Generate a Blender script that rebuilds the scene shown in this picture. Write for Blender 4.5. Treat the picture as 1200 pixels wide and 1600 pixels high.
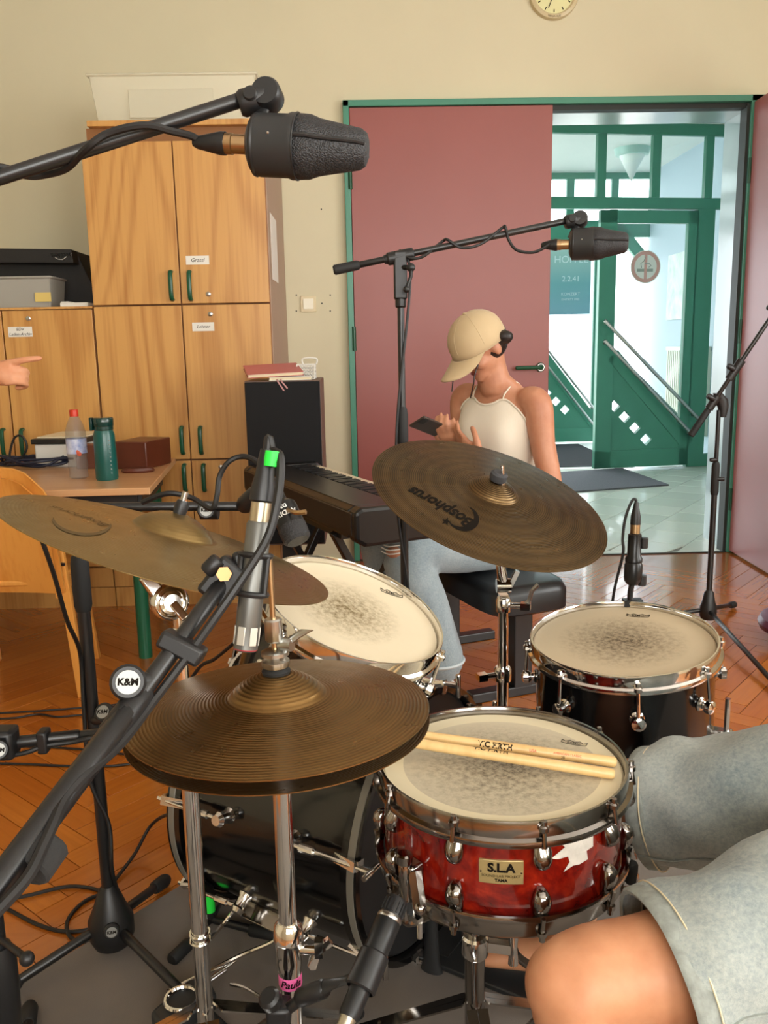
import bpy, math, random
from mathutils import Vector as V, Matrix
for o in list(bpy.data.objects): bpy.data.objects.remove(o)
random.seed(7)
sc = bpy.context.scene
COL = sc.collection
PI = math.pi
R = math.radians

# ---------------------------------------------------------------- camera
F_PX, CAM_H = 1350.0, 1.22
PITCH, ROLL, YAW = R(10.84), R(1.1), R(1.2)
c_right = V((math.cos(YAW), -math.sin(YAW), 0))
c_fwd = V((math.sin(YAW)*math.cos(PITCH), math.cos(YAW)*math.cos(PITCH), -math.sin(PITCH)))
c_up = c_right.cross(c_fwd)
RI = c_right*math.cos(ROLL) - c_up*math.sin(ROLL)
UI = c_right*math.sin(ROLL) + c_up*math.cos(ROLL)
CAM = V((0, 0, CAM_H))
cd = bpy.data.cameras.new('camera'); cam = bpy.data.objects.new('camera', cd); COL.objects.link(cam)
cam.matrix_world = Matrix(((RI.x, UI.x, -c_fwd.x, 0), (RI.y, UI.y, -c_fwd.y, 0), (RI.z, UI.z, -c_fwd.z, CAM_H), (0, 0, 0, 1)))
cd.sensor_fit = 'VERTICAL'; cd.sensor_height = 36; cd.sensor_width = 27
cd.lens = 36*F_PX/1600; cd.clip_start = .02; cd.clip_end = 200
sc.camera = cam
# measured photo point + a real depth / height -> a place in the room
def ray(px, py): return c_fwd + RI*((px-600)/F_PX) - UI*((py-800)/F_PX)
def PD(px, py, d): return CAM + ray(px, py)*d
def PY(px, py, y): r = ray(px, py); return CAM + r*(y/r.y)
def PZ(px, py, z): r = ray(px, py); return CAM + r*((z-CAM_H)/r.z)
def prj(p):
    d = V(p)-CAM; z = d.dot(c_fwd); return (600+F_PX*d.dot(RI)/z, 800-F_PX*d.dot(UI)/z, z)
def tilt(px, py, ang, ratio):           # normal of a disc seen as an ellipse
    r = ray(px, py).normalized(); ex = (RI-r*RI.dot(r)).normalized(); ey = -r.cross(ex); ey = ey if ey.dot(UI) > 0 else -ey
    a = R(ang); return (-r*ratio + (ex*math.sin(a)+ey*math.cos(a))*math.sqrt(1-ratio*ratio)).normalized()

# ---------------------------------------------------------------- world, light, exposure
w = bpy.data.worlds.new('world'); sc.world = w; w.use_nodes = True
wn = w.node_tree.nodes; bg = wn['Background']
bg.inputs[0].default_value = (.90, .95, 1.0, 1); bg.inputs[1].default_value = 5.2
def area(name, loc, rot, sx, sy, power, col):
    l = bpy.data.lights.new(name, 'AREA'); l.shape = 'RECTANGLE'; l.size = sx; l.size_y = sy; l.energy = power; l.color = col
    o = bpy.data.objects.new(name, l); COL.objects.link(o); o.location = loc; o.rotation_euler = rot; return o
# daylight through the windows behind the photographer and in the right wall
WARM = (1.0, .95, .86)
for i, x in enumerate((0.1, 2.1)):
    area('window_daylight', (x, -2.34, 1.85), (R(-90), 0, R(180)), 1.5, 1.7, 50, WARM)
for i, y in enumerate((-.6, 1.7)):
    area('window_daylight', (3.34, y, 1.85), (0, R(90), 0), 1.7, 1.6, 34, WARM)
vs = sc.view_settings
sc.display_settings.display_device = 'sRGB'
vs.view_transform = 'Standard'; vs.look = 'None'; vs.exposure = 0.15; vs.gamma = 1; vs.use_curve_mapping = False

# ---------------------------------------------------------------- mesh helpers
def frame(ax):
    z = V(ax).normalized(); t = V((0, 0, 1)) if abs(z.z) < .9 else V((1, 0, 0))
    x = t.cross(z).normalized(); return x, z.cross(x), z
def mxf(o, z, xh=None):
    z = V(z).normalized()
    if xh is None: x = frame(z)[0]
    else: x = V(xh); x = (x-z*x.dot(z)).normalized()
    y = z.cross(x); o = V(o)
    return Matrix(((x.x, y.x, z.x, o.x), (x.y, y.y, z.y, o.y), (x.z, y.z, z.z, o.z), (0, 0, 0, 1)))
def spl(pts, n=8):
    P = [V(p) for p in pts]; out = []
    for i in range(len(P)-1):
        a = P[max(i-1, 0)]; b = P[i]; c = P[i+1]; d = P[min(i+2, len(P)-1)]
        for k in range(n):
            t = k/n; out.append(.5*((2*b)+(c-a)*t+(2*a-5*b+4*c-d)*t*t+(3*b-a-3*c+d)*t**3))
    out.append(P[-1]); return out
class MB:
    def __init__(s): s.v = []; s.f = []
    def add(s, vs, fs):
        b = len(s.v); s.v += [V(p) for p in vs]; s.f += [tuple(b+i for i in f) for f in fs]; return s
    def box(s, c, d, rz=0, m=None):
        hx, hy, hz = d[0]/2, d[1]/2, d[2]/2; c = V(c); ca, sa = math.cos(rz), math.sin(rz); vs = []
        for z in (-hz, hz):
            for x, y in ((-hx, -hy), (hx, -hy), (hx, hy), (-hx, hy)):
                p = V((x*ca-y*sa, x*sa+y*ca, z)); vs.append(c+(m @ p if m else p))
        return s.add(vs, [(3, 2, 1, 0), (4, 5, 6, 7), (0, 1, 5, 4), (1, 2, 6, 5), (2, 3, 7, 6), (3, 0, 4, 7)])
    def bx(s, a, b): return s.box([(a[i]+b[i])/2 for i in range(3)], [abs(b[i]-a[i]) for i in range(3)])
    def beam(s, p, q, wd, h, up=(0, 0, 1)):
        p, q = V(p), V(q); z = (q-p).normalized(); u = V(up)
        x = u.cross(z)
        if x.length < 1e-4: x = V((1, 0, 0)).cross(z)
        x.normalize(); y = z.cross(x); vs = []
        for o in (p, q):
            for a, b in ((-1, -1), (1, -1), (1, 1), (-1, 1)): vs.append(o+x*(a*wd/2)+y*(b*h/2))
        return s.add(vs, [(3, 2, 1, 0), (4, 5, 6, 7), (0, 1, 5, 4), (1, 2, 6, 5), (2, 3, 7, 6), (3, 0, 4, 7)])
    def lathe(s, prof, o=(0, 0, 0), ax=(0, 0, 1), n=24, cap=True, xh=None, sx=1, sy=1):
        m = mxf(o, ax, xh); vs = []; rings = []
        for r, h in prof:
            if r <= 1e-6: rings.append((len(vs), 1)); vs.append(m @ V((0, 0, h)))
            else:
                rings.append((len(vs), n))
                for k in range(n):
                    a = 2*PI*k/n; vs.append(m @ V((r*sx*math.cos(a), r*sy*math.sin(a), h)))
        fs = []
        for (i, a), (j, b) in zip(rings, rings[1:]):
            if a == 1 and b == 1: continue
            for k in range(n):
                k2 = (k+1) % n
                if a == 1: fs.append((i, j+k2, j+k))
                elif b == 1: fs.append((i+k, i+k2, j))
                else: fs.append((i+k, i+k2, j+k2, j+k))
        if cap:
            if rings[0][1] > 1: fs.append(tuple(rings[0][0]+k for k in range(n-1, -1, -1)))
            if rings[-1][1] > 1: fs.append(tuple(rings[-1][0]+k for k in range(n)))
        # closed outward orientation is recalculated at build
        return s.add(vs, fs)
    def cyl(s, p, q, r0, r1=None, n=14):
        p, q = V(p), V(q); return s.lathe([(r0, 0), (r0 if r1 is None else r1, (q-p).length)], p, q-p, n)
    def rod(s, p, q, r, n=14, e=.15):                                   # cylinder with softened ends
        p, q = V(p), V(q); L = (q-p).length; b = min(r*e*2, L*.2)
        return s.lathe([(r-b*.6, 0), (r, b), (r, L-b), (r-b*.6, L)], p, q-p, n)
    def tube(s, pts, r, n=8, cap=True, flat=1.0, closed=False):
        P = [V(p) for p in pts]; N = len(P); rr = r if isinstance(r, (list, tuple)) else [r]*N
        t0 = (P[1]-P[0]).normalized(); x = frame(t0)[0]; vs = []
        for i in range(N):
            t = (P[(i+1) % N if closed else min(i+1, N-1)]-P[i-1 if (closed or i) else 0]).normalized()
            x = (x-t*x.dot(t)); x.normalize(); y = t.cross(x)
            for k in range(n):
                a = 2*PI*k/n; vs.append(P[i]+x*(rr[i]*math.cos(a))+y*(rr[i]*flat*math.sin(a)))
        fs = []
        for i in range(N if closed else N-1):
            j = (i+1) % N
            for k in range(n): fs.append((i*n+k, i*n+(k+1) % n, j*n+(k+1) % n, j*n+k))
        if cap and not closed: fs += [tuple(range(n-1, -1, -1)), tuple((N-1)*n+k for k in range(n))]
        return s.add(vs, fs)
    def loft(s, secs, n=20, cap=True):            # secs: (centre, xvec, yvec) elliptical sections
        vs = []
        for c, x, y in secs:
            c, x, y = V(c), V(x), V(y)
            for k in range(n):
                a = 2*PI*k/n; vs.append(c+x*math.cos(a)+y*math.sin(a))
        fs = []
        for i in range(len(secs)-1):
            for k in range(n): fs.append((i*n+k, i*n+(k+1) % n, (i+1)*n+(k+1) % n, (i+1)*n+k))
        if cap: fs += [tuple(range(n-1, -1, -1)), tuple((len(secs)-1)*n+k for k in range(n))]
        return s.add(vs, fs)
    def ball(s, c, r, n=16, sc3=(1, 1, 1), m=None):
        k = n//2; b = MB().lathe([(r*math.sin(PI*i/k), -r*math.cos(PI*i/k)) for i in range(k+1)], n=n)
        c = V(c); vs = []
        for p in b.v:
            p = V((p.x*sc3[0], p.y*sc3[1], p.z*sc3[2])); vs.append(c+(m @ p if m else p))
        return s.add(vs, b.f)
    def torus(s, c, ax, Rr, r, n=40, k=8, flat=1.0):
        x, y, z = frame(ax); c = V(c); vs = []; fs = []
        for i in range(n):
            a = 2*PI*i/n; d = x*math.cos(a)+y*math.sin(a)
            for j in range(k):
                b = 2*PI*j/k; vs.append(c+d*(Rr+r*math.cos(b))+z*(r*flat*math.sin(b)))
        for i in range(n):
            for j in range(k): fs.append((i*k+j, ((i+1) % n)*k+j, ((i+1) % n)*k+(j+1) % k, i*k+(j+1) % k))
        return s.add(vs, fs)
    def prism(s, poly, o, ux, uy, d):              # 2-D outline swept by d along ux x uy (from 0 to d)
        o, ux, uy = V(o), V(ux), V(uy); nz = ux.cross(uy).normalized(); n = len(poly)
        a = [o+ux*p[0]+uy*p[1] for p in poly]; b = [p+nz*d for p in a]
        return s.add(a+b, [tuple(range(n-1, -1, -1)), tuple(range(n, 2*n))]+[(i, (i+1) % n, n+(i+1) % n, n+i) for i in range(n)])
    def bar(s, polyline, wd, o, ux, uy, d):        # flat strip along a 2-D polyline
        for (a, b) in zip(polyline, polyline[1:]):
            a, b = V(a), V(b); t = (b-a).normalized(); nn = V((-t.y, t.x))*wd/2
            s.prism([tuple(a-nn), tuple(b-nn), tuple(b+nn), tuple(a+nn)], o, ux, uy, d)
        return s
    def copy(s, fn): m = MB(); m.add([fn(p) for p in s.v], s.f); return m
    def join(s, m): return s.add(m.v, m.f)
    def mesh(s, name, mt, smooth=35, org=V((0, 0, 0)), fix=True):
        import bmesh
        me = bpy.data.meshes.new(name); me.from_pydata([tuple(p-org) for p in s.v], [], s.f)
        if fix:
            bm = bmesh.new(); bm.from_mesh(me); bmesh.ops.recalc_face_normals(bm, faces=bm.faces); bm.to_mesh(me); bm.free()
        me.validate()
        if mt is not None: me.materials.append(mt)
        if smooth:
            for p in me.polygons: p.use_smooth = True
            me.set_sharp_from_angle(angle=R(smooth))
        return me
    def build(s, name, mt, parent=None, mw=None, smooth=35, bevel=0, org=None, fix=True):
        og = ORG.get(parent.name, V((0, 0, 0))) if parent else (V(org) if org is not None else None)
        if mw is not None:
            me = s.mesh(name, mt, smooth, fix=fix); o = bpy.data.objects.new(name, me); COL.objects.link(o)
            o.matrix_world = mw if parent is None else Matrix.Translation(-og) @ mw
            if parent:
                if parent.name in LOCM: o.matrix_basis = LOCM[parent.name].inverted() @ mw
                o.parent = parent
            ORG[o.name] = og if parent else mw.to_translation(); LOCM[o.name] = mw
        else:
            if og is None:                                      # base centre of a single-mesh thing
                xs = [p.x for p in s.v]; ys = [p.y for p in s.v]; zs = [p.z for p in s.v]
                og = V(((min(xs)+max(xs))/2, (min(ys)+max(ys))/2, min(zs)))
            if parent and parent.name in LOCM:
                inv = LOCM[parent.name].inverted(); t = s.copy(lambda p: inv @ p); me = t.mesh(name, mt, smooth, fix=fix)
                o = bpy.data.objects.new(name, me); COL.objects.link(o); o.parent = parent; LOCM[o.name] = LOCM[parent.name]
            else:
                me = s.mesh(name, mt, smooth, og, fix=fix); o = bpy.data.objects.new(name, me); COL.objects.link(o)
                if parent: o.parent = parent
                else: o.location = og
            ORG[o.name] = og
        if bevel:
            b = o.modifiers.new('bevel', 'BEVEL'); b.width = bevel; b.segments = 2; b.limit_method = 'ANGLE'; b.angle_limit = R(40)
        return o
ORG = {}; LOCM = {}
def thing(name, label, cat, loc, group=None, kind=None):
    o = bpy.data.objects.new(name, None); COL.objects.link(o); o.location = loc; o.empty_display_size = .05; ORG[o.name] = V(loc)
    return tag(o, label, cat, group, kind)
def tag(o, label=None, cat=None, group=None, kind=None):
    if label: o['label'] = label
    if cat: o['category'] = cat
    if group: o['group'] = group
    if kind: o['kind'] = kind
    return o
def struct(o, label=None): o['kind'] = 'structure'; return tag(o, label)
def text2d(s, size, ext=0, align='CENTER', shear=0, bold=0):
    cu = bpy.data.curves.new('txt', 'FONT'); cu.body = s; cu.size = size; cu.align_x = align; cu.align_y = 'CENTER'; cu.shear = shear; cu.offset = bold
    cu.resolution_u = 3; o = bpy.data.objects.new('txt', cu); COL.objects.link(o)
    dg = bpy.context.evaluated_depsgraph_get(); me = bpy.data.meshes.new_from_object(o.evaluated_get(dg))
    m = MB().add([v.co.copy() for v in me.vertices], [tuple(p.vertices) for p in me.polygons])
    bpy.data.objects.remove(o); bpy.data.curves.remove(cu); bpy.data.meshes.remove(me); return m
def lettering(s, size, o, ux, uy, mt, parent, name='lettering', lift=.0006, **k):
    ux, uy = V(ux).normalized(), V(uy); uy = (uy-ux*uy.dot(ux)).normalized(); nz = ux.cross(uy); o = V(o)
    m = text2d(s, size, **k).copy(lambda p: o+ux*p.x+uy*p.y+nz*lift)
    return m.build(name, mt, parent, smooth=0, fix=False)
def remesh(o, voxel, smooth=6, sub=0):
    r = o.modifiers.new('remesh', 'REMESH'); r.mode = 'VOXEL'; r.voxel_size = voxel; r.use_smooth_shade = True
    if smooth: s = o.modifiers.new('smooth', 'SMOOTH'); s.factor = .5; s.iterations = smooth
    dg = bpy.context.evaluated_depsgraph_get(); me = bpy.data.meshes.new_from_object(o.evaluated_get(dg)); mts = list(o.data.materials)
    o.modifiers.clear(); o.data = me; me.materials.clear()
    for t in mts: me.materials.append(t)
    for p in me.polygons: p.use_smooth = True
    return o
def copy_tree(o, parent=None):
    c = o.copy(); COL.objects.link(c); c.parent = parent
    for ch in [x for x in bpy.data.objects if x.parent == o]: copy_tree(ch, c)
    return c

# ---------------------------------------------------------------- materials
def lin(r, g, b):
    return tuple((x/12.92 if x <= .04045 else ((x+.055)/1.055)**2.4) for x in (r/255, g/255, b/255))+(1,)
class NT:
    def __init__(s, name):
        s.m = bpy.data.materials.new(name); s.m.use_nodes = True; s.n = s.m.node_tree.nodes; s.l = s.m.node_tree.links; s.b = s.n['Principled BSDF']; s.out = s.n['Material Output']
    def new(s, t, **k):
        x = s.n.new(t)
        for a, b in k.items(): setattr(x, a, b)
        return x
    def set(s, x, i, v):
        if hasattr(v, 'is_linked') or isinstance(v, bpy.types.NodeSocket): s.l.new(v, x.inputs[i])
        else: x.inputs[i].default_value = v
    def obj(s, scale=(1, 1, 1), rnd=0):
        t = s.new('ShaderNodeTexCoord'); mp = s.new('ShaderNodeMapping'); s.l.new(t.outputs['Object'], mp.inputs[0]); mp.inputs['Scale'].default_value = scale
        if rnd:
            oi = s.new('ShaderNodeObjectInfo'); v = s.math('MULTIPLY', oi.outputs['Random'], rnd); s.l.new(v, mp.inputs['Location'])
        return mp.outputs[0]
    def noise(s, vec, scale, detail=3, rough=.55, dist=0):
        x = s.new('ShaderNodeTexNoise'); s.l.new(vec, x.inputs['Vector']); x.inputs['Scale'].default_value = scale; x.inputs['Detail'].default_value = detail
        x.inputs['Roughness'].default_value = rough; x.inputs['Distortion'].default_value = dist; return x.outputs['Fac']
    def math(s, op, a, b=0.0, c=None):
        x = s.new('ShaderNodeMath', operation=op); s.set(x, 0, a); s.set(x, 1, b)
        if c is not None: s.set(x, 2, c)
        return x.outputs[0]
    def ramp(s, f, stops):
        x = s.new('ShaderNodeValToRGB'); s.l.new(f, x.inputs[0]); e = x.color_ramp.elements
        while len(e) < len(stops): e.new(.5)
        for i, (p, c) in enumerate(stops): e[i].position = p; e[i].color = c
        return x.outputs[0]
    def mix(s, f, a, b, mode='MIX'):
        x = s.new('ShaderNodeMix', data_type='RGBA', blend_type=mode); s.set(x, 0, f); s.set(x, 6, a); s.set(x, 7, b); return x.outputs[2]
    def bump(s, h, strength, dist=.001):
        x = s.new('ShaderNodeBump'); x.inputs['Strength'].default_value = strength; x.inputs['Distance'].default_value = dist; s.l.new(h, x.inputs['Height']); s.l.new(x.outputs[0], s.b.inputs['Normal'])
    def p(s, **k):
        nm = {'col': 'Base Color', 'rough': 'Roughness', 'metal': 'Metallic', 'coat': 'Coat Weight', 'crough': 'Coat Roughness', 'spec': 'Specular IOR Level', 'trans': 'Transmission Weight', 'ior': 'IOR', 'alpha': 'Alpha', 'sss': 'Subsurface Weight', 'sheen': 'Sheen Weight', 'emit': 'Emission Color', 'estr': 'Emission Strength', 'aniso': 'Anisotropic'}
        for a, v in k.items(): s.set(s.b, nm[a], v)
        return s
def mat(name, col, rough=.5, metal=0, var=0, vs=6, bump=0, bs=300, coat=0, spec=.5, sheen=0, sc3=(1, 1, 1), col2=None, crough=.1):
    t = NT(name); t.p(rough=rough, metal=metal, coat=coat, spec=spec, sheen=sheen, crough=crough)
    vec = t.obj(sc3, 7)
    c2 = col2 if col2 else tuple(x*(1-var) for x in col[:3])+(1,)
    f = t.noise(vec, vs, 4)
    t.p(col=t.mix(t.ramp(f, [(.32, (0, 0, 0, 1)), (.68, (1, 1, 1, 1))]), col, c2))
    if bump: t.bump(t.noise(vec, bs, 2), bump)
    return t.m
def wood(name, c1, c2, rough=.35, axis=2, freq=22, coat=.3, fine=.35):
    t = NT(name); sc = [1.7, 1.7, 1.7]; sc[axis] = .28; vec = t.obj(sc, 9)
    n = t.noise(vec, 1.6, 1, .4, .3); s = t.math('SINE', t.math('MULTIPLY', n, freq*2.4)); s = t.math('MULTIPLY_ADD', s, .5, .5); s = t.math('POWER', s, 2.2)
    sc = [70, 70, 70]; sc[axis] = 1.6; g = t.noise(t.obj(sc, 5), 1, 3)
    f = t.math('ADD', t.math('MULTIPLY', s, .5), t.math('MULTIPLY', t.math('SUBTRACT', g, .5), fine*4))
    t.p(col=t.mix(f, c1, c2), rough=rough, coat=coat, crough=.25); t.bump(g, .08, .0006); return t.m
def thin_glass(name, tint=(.95, .98, .97, 1), refl=.07):
    t = NT(name); t.n.remove(t.b); a = t.new('ShaderNodeBsdfTransparent'); a.inputs[0].default_value = tint
    b = t.new('ShaderNodeBsdfGlossy'); b.inputs['Roughness'].default_value = .02; fr = t.new('ShaderNodeFresnel'); fr.inputs[0].default_value = 1.45
    mx = t.new('ShaderNodeMixShader'); t.l.new(t.math('ADD', fr.outputs[0], refl-.04), mx.inputs[0]); t.l.new(a.outputs[0], mx.inputs[1]); t.l.new(b.outputs[0], mx.inputs[2]); t.l.new(mx.outputs[0], t.out.inputs[0]); return t.m
def milky(name, col, alpha):
    t = NT(name); t.p(col=col, rough=.25, spec=.5); a = t.new('ShaderNodeBsdfTransparent'); mx = t.new('ShaderNodeMixShader'); mx.inputs[0].default_value = alpha
    t.l.new(a.outputs[0], mx.inputs[1]); t.l.new(t.b.outputs[0], mx.inputs[2]); t.l.new(mx.outputs[0], t.out.inputs[0]); return t.m
K = {}
K['wall'] = mat('wall_paint', lin(216, 208, 178), .85, var=.04, vs=2, bump=.15, bs=260)
K['white'] = mat('white_paint', lin(235, 236, 230), .7, var=.03)
K['hallwhite'] = mat('hall_plaster', lin(228, 233, 228), .7, var=.03)
K['reveal'] = mat('glossy_reveal_paint', lin(164, 180, 180), .18, var=.05, coat=.3)
K['red'] = mat('red_door_laminate', lin(150, 82, 76), .38, var=.05, vs=3, bump=.05, bs=90)
K['green'] = mat('green_metal', lin(68, 138, 114), .35, var=.05)
K['dgreen'] = mat('dark_green_plastic', lin(10, 78, 52), .3, var=.08)
K['seal'] = mat('dark_seal', lin(38, 44, 40), .6)
K['glass'] = thin_glass('window_glass')
K['black'] = mat('black_plastic', lin(26, 26, 27), .42, var=.15, vs=30)
K['bmetal'] = mat('black_powder_coat', lin(24, 24, 25), .33, var=.1, vs=40, bump=.08, bs=900, spec=.6)
K['rubber'] = mat('black_rubber', lin(22, 22, 22), .7, var=.1)
K['cable'] = mat('cable_rubber', lin(20, 19, 19), .5, var=.1)
K['gmetal'] = mat('grey_metal', lin(120, 120, 116), .38, .85, var=.08, vs=40)
K['chrome'] = mat('chrome', (.80, .79, .77, 1), .09, 1, var=.05, vs=20)
K['nickel'] = mat('black_nickel', (.34, .32, .30, 1), .13, 1, var=.1, vs=20)
K['steel'] = mat('brushed_steel', lin(190, 190, 186), .28, 1, var=.1)
K['gold'] = mat('gold_connector', lin(196, 164, 124), .32, 1, var=.1, vs=30)
K['dkprint'] = mat('dark_print', lin(22, 17, 12), .8, spec=.1)
K['whprint'] = mat('white_print', lin(215, 215, 212), .6)
K['cream'] = mat('cream_paper', lin(226, 212, 178), .7, var=.05)
K['paper'] = mat('white_paper', lin(232, 230, 222), .75, var=.04)
K['logo'] = mat('logo_disc_grey', lin(150, 150, 146), .4, .4)
K['floorgap'] = mat('floor_joint', lin(58, 28, 10), .7)
K['cab'] = wood('cabinet_wood', lin(206, 154, 86), lin(168, 110, 50), .38)
K['cabedge'] = mat('cabinet_carcass', lin(140, 92, 48), .5, var=.1)
K['cabside'] = mat('cabinet_side_laminate', lin(172, 146, 126), .5, var=.05)
K['tabletop'] = wood('table_top_wood', lin(206, 158, 112), lin(186, 134, 88), .3, 0, 18)
K['chairw'] = wood('chair_wood', lin(226, 158, 74), lin(204, 128, 48), .35, 2, 14)
K['greentape'] = mat('green_tape', lin(40, 230, 70), .5)
# ---------------------------------------------------------------- the room
YW, YH, ZC = 4.915, 5.26, 3.30
HX0f = -1.6
XL, XR, YB = -3.4, 3.3, -2.3
m = MB(); m.bx((XL-.3, YW, 0), (-.073, YH, ZC)); m.bx((2.17, YW, 0), (XR+.3, YH, ZC)); m.bx((-.073, YW, 2.497), (2.17, YH, ZC))
struct(m.build('wall_back', K['wall'], org=(0, YW, 0), smooth=0))
m = MB()                                              # right wall with two window openings
for a, b in ((YB, -1.4), (.2, .9), (2.5, YW)): m.bx((XR, a, 0), (XR+.25, b, ZC))
for a, b in ((-1.4, .2), (.9, 2.5)): m.bx((XR, a, 0), (XR+.25, b, 1.0)); m.bx((XR, a, 2.7), (XR+.25, b, ZC))
struct(m.build('wall_right', K['wall'], org=(XR, 0, 0), smooth=0))
m = MB()
for a, b in ((XL-.25, -.65), (.85, 1.35), (2.85, XR+.25)): m.bx((a, YB-.25, 0), (b, YB, ZC))
for a in (-.65, 1.35): m.bx((a, YB-.25, 0), (a+1.5, YB, 1.0)); m.bx((a, YB-.25, 2.7), (a+1.5, YB, ZC))
struct(m.build('wall_rear', K['wall'], org=(0, YB, 0), smooth=0))
struct(MB().bx((XL-.25, YB, 0), (XL, YW, ZC)).build('wall_left', K['wall'], org=(XL, 0, 0), smooth=0))
struct(MB().bx((XL-.3, YB-.3, ZC), (XR+.3, YW, ZC+.2)).build('ceiling', K['white'], org=(0, 0, ZC), smooth=0))
wi = 10
for x in (-.65, 1.35):
    f = MB(); f.bx((x, YB-.12, 1.0), (x+.07, YB-.06, 2.7)); f.bx((x+1.43, YB-.12, 1.0), (x+1.5, YB-.06, 2.7)); f.bx((x, YB-.12, 1.0), (x+1.5, YB-.06, 1.07)); f.bx((x, YB-.12, 2.63), (x+1.5, YB-.06, 2.7)); f.bx((x+.72, YB-.12, 1.0), (x+.78, YB-.06, 2.7))
    struct(f.build('window_%d' % wi, K['white'], smooth=0)); wi += 1
for y in (-1.4, .9):
    f = MB(); f.bx((XR+.06, y, 1.0), (XR+.12, y+.07, 2.7)); f.bx((XR+.06, y+1.53, 1.0), (XR+.12, y+1.6, 2.7)); f.bx((XR+.06, y, 1.0), (XR+.12, y+1.6, 1.07)); f.bx((XR+.06, y, 2.63), (XR+.12, y+1.6, 2.7)); f.bx((XR+.06, y+.77, 1.0), (XR+.12, y+.83, 2.7))
    struct(f.build('window_%d' % wi, K['white'], smooth=0)); wi += 1

# parquet: herringbone planks, each its own piece where it shows large
def parquet_mat():
    t = NT('parquet_lacquer'); oi = t.new('ShaderNodeObjectInfo'); g = t.new('ShaderNodeNewGeometry')
    rnd = t.math('FRACT', t.math('ADD', oi.outputs['Random'], t.math('MULTIPLY', g.outputs['Random Per Island'], 7.31)))
    gr = t.noise(t.obj((2.5, 60, 60), 11), 1.2, 4, .6, .2)
    c = t.ramp(rnd, [(0, lin(170, 92, 26)), (.5, lin(180, 101, 32)), (1, lin(190, 112, 38))])
    c = t.mix(t.math('MULTIPLY', t.math('SUBTRACT', gr, .35), .8), c, lin(124, 60, 14))
    t.p(col=c, rough=.26, coat=.8, crough=.08); t.bump(gr, .05, .0005); return t.m
K['parquet'] = parquet_mat()
fl = struct(MB().bx((XL-.3, YB-.3, -.08), (XR+.3, 4.87, -.004)).bx((XL-.3, 4.8, -.08), (HX0f, 5.0, -.005)).bx((2.3, 4.8, -.08), (XR+.3, 5.0, -.005)).build('floor', K['floorgap'], org=(0, 0, 0), smooth=0))
PL, PW = .48, .08
pm = MB(); g = .0012; ch = .0004
def plank_shape(m, f=lambda p: p):
    a, b = PL/2-g, PW/2-g
    vs = [(-a, -b, -.004), (a, -b, -.004), (a, b, -.004), (-a, b, -.004), (-a, -b, -ch), (a, -b, -ch), (a, b, -ch), (-a, b, -ch), (-a+ch, -b+ch, 0), (a-ch, -b+ch, 0), (a-ch, b-ch, 0), (-a+ch, b-ch, 0)]
    fs = [(8, 9, 10, 11)]
    for i in range(4):
        j = (i+1) % 4; fs += [(i, j, 4+j, 4+i), (4+i, 4+j, 8+j, 8+i)]
    m.add([f(V(p)) for p in vs], fs)
plank_shape(pm); pme = pm.mesh('plank', K['parquet'], 0)
ang = R(49); ca, sa = math.cos(ang), math.sin(ang); slots = []
for i in range(-110, 110):
    for j in range(-16, 17):
        for kind in (0, 1):
            bx, by = i*PW+j*PL, i*PW-j*PL
            if kind == 0: cx, cy, rz = bx+PL/2, by+PW/2, 0
            else: cx, cy, rz = bx+PL+PW/2, by+PW-PL/2, PI/2
            X = cx*ca-cy*sa; Y = cx*sa+cy*ca+1.5
            if XL+.22 < X < XR-.22 and YB+.22 < Y < 4.64: slots.append((X, Y, rz+ang-R(45)+R(45)))
def area_px(s):
    x, y, z = prj((s[0], s[1], 0))
    if z < .5 or not (-20 < x < 1220 and 850 < y < 1650): return 0
    return 1/(z*z*z)
slots.sort(key=area_px, reverse=True)
rest = MB()
for k, (X, Y, rz) in enumerate(slots):
    if k < 300 and area_px((X, Y)) > 0:
        o = bpy.data.objects.new('plank', pme); COL.objects.link(o); o.location = (X, Y, 0); o.rotation_euler.z = rz; o.parent = fl
    else:
        c, s_ = math.cos(rz), math.sin(rz); plank_shape(rest, lambda p: V((X+p.x*c-p.y*s_, Y+p.x*s_+p.y*c, p.z)))
o = rest.build('planks', K['parquet'], fl, smooth=0, fix=False); o['kind'] = 'stuff'
# border strips along the walls
bd = MB()
for a, b in (((XL, 4.44, -.004), (XR, 4.88, -.0015)), ((XL, YB, -.004), (XL+.42, 4.44, -.0015)), ((XR-.42, YB, -.004), (XR, 4.44, -.0015)), ((XL, YB, -.004), (XR, YB+.42, -.0015))): bd.bx(a, b)
bd.bx((XL, 4.87, -.004), (-.08, 4.93, -.0015)); bd.bx((2.18, 4.87, -.004), (XR, 4.93, -.0015))
bd.build('border_strip', K['parquet'], fl, smooth=0)

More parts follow.
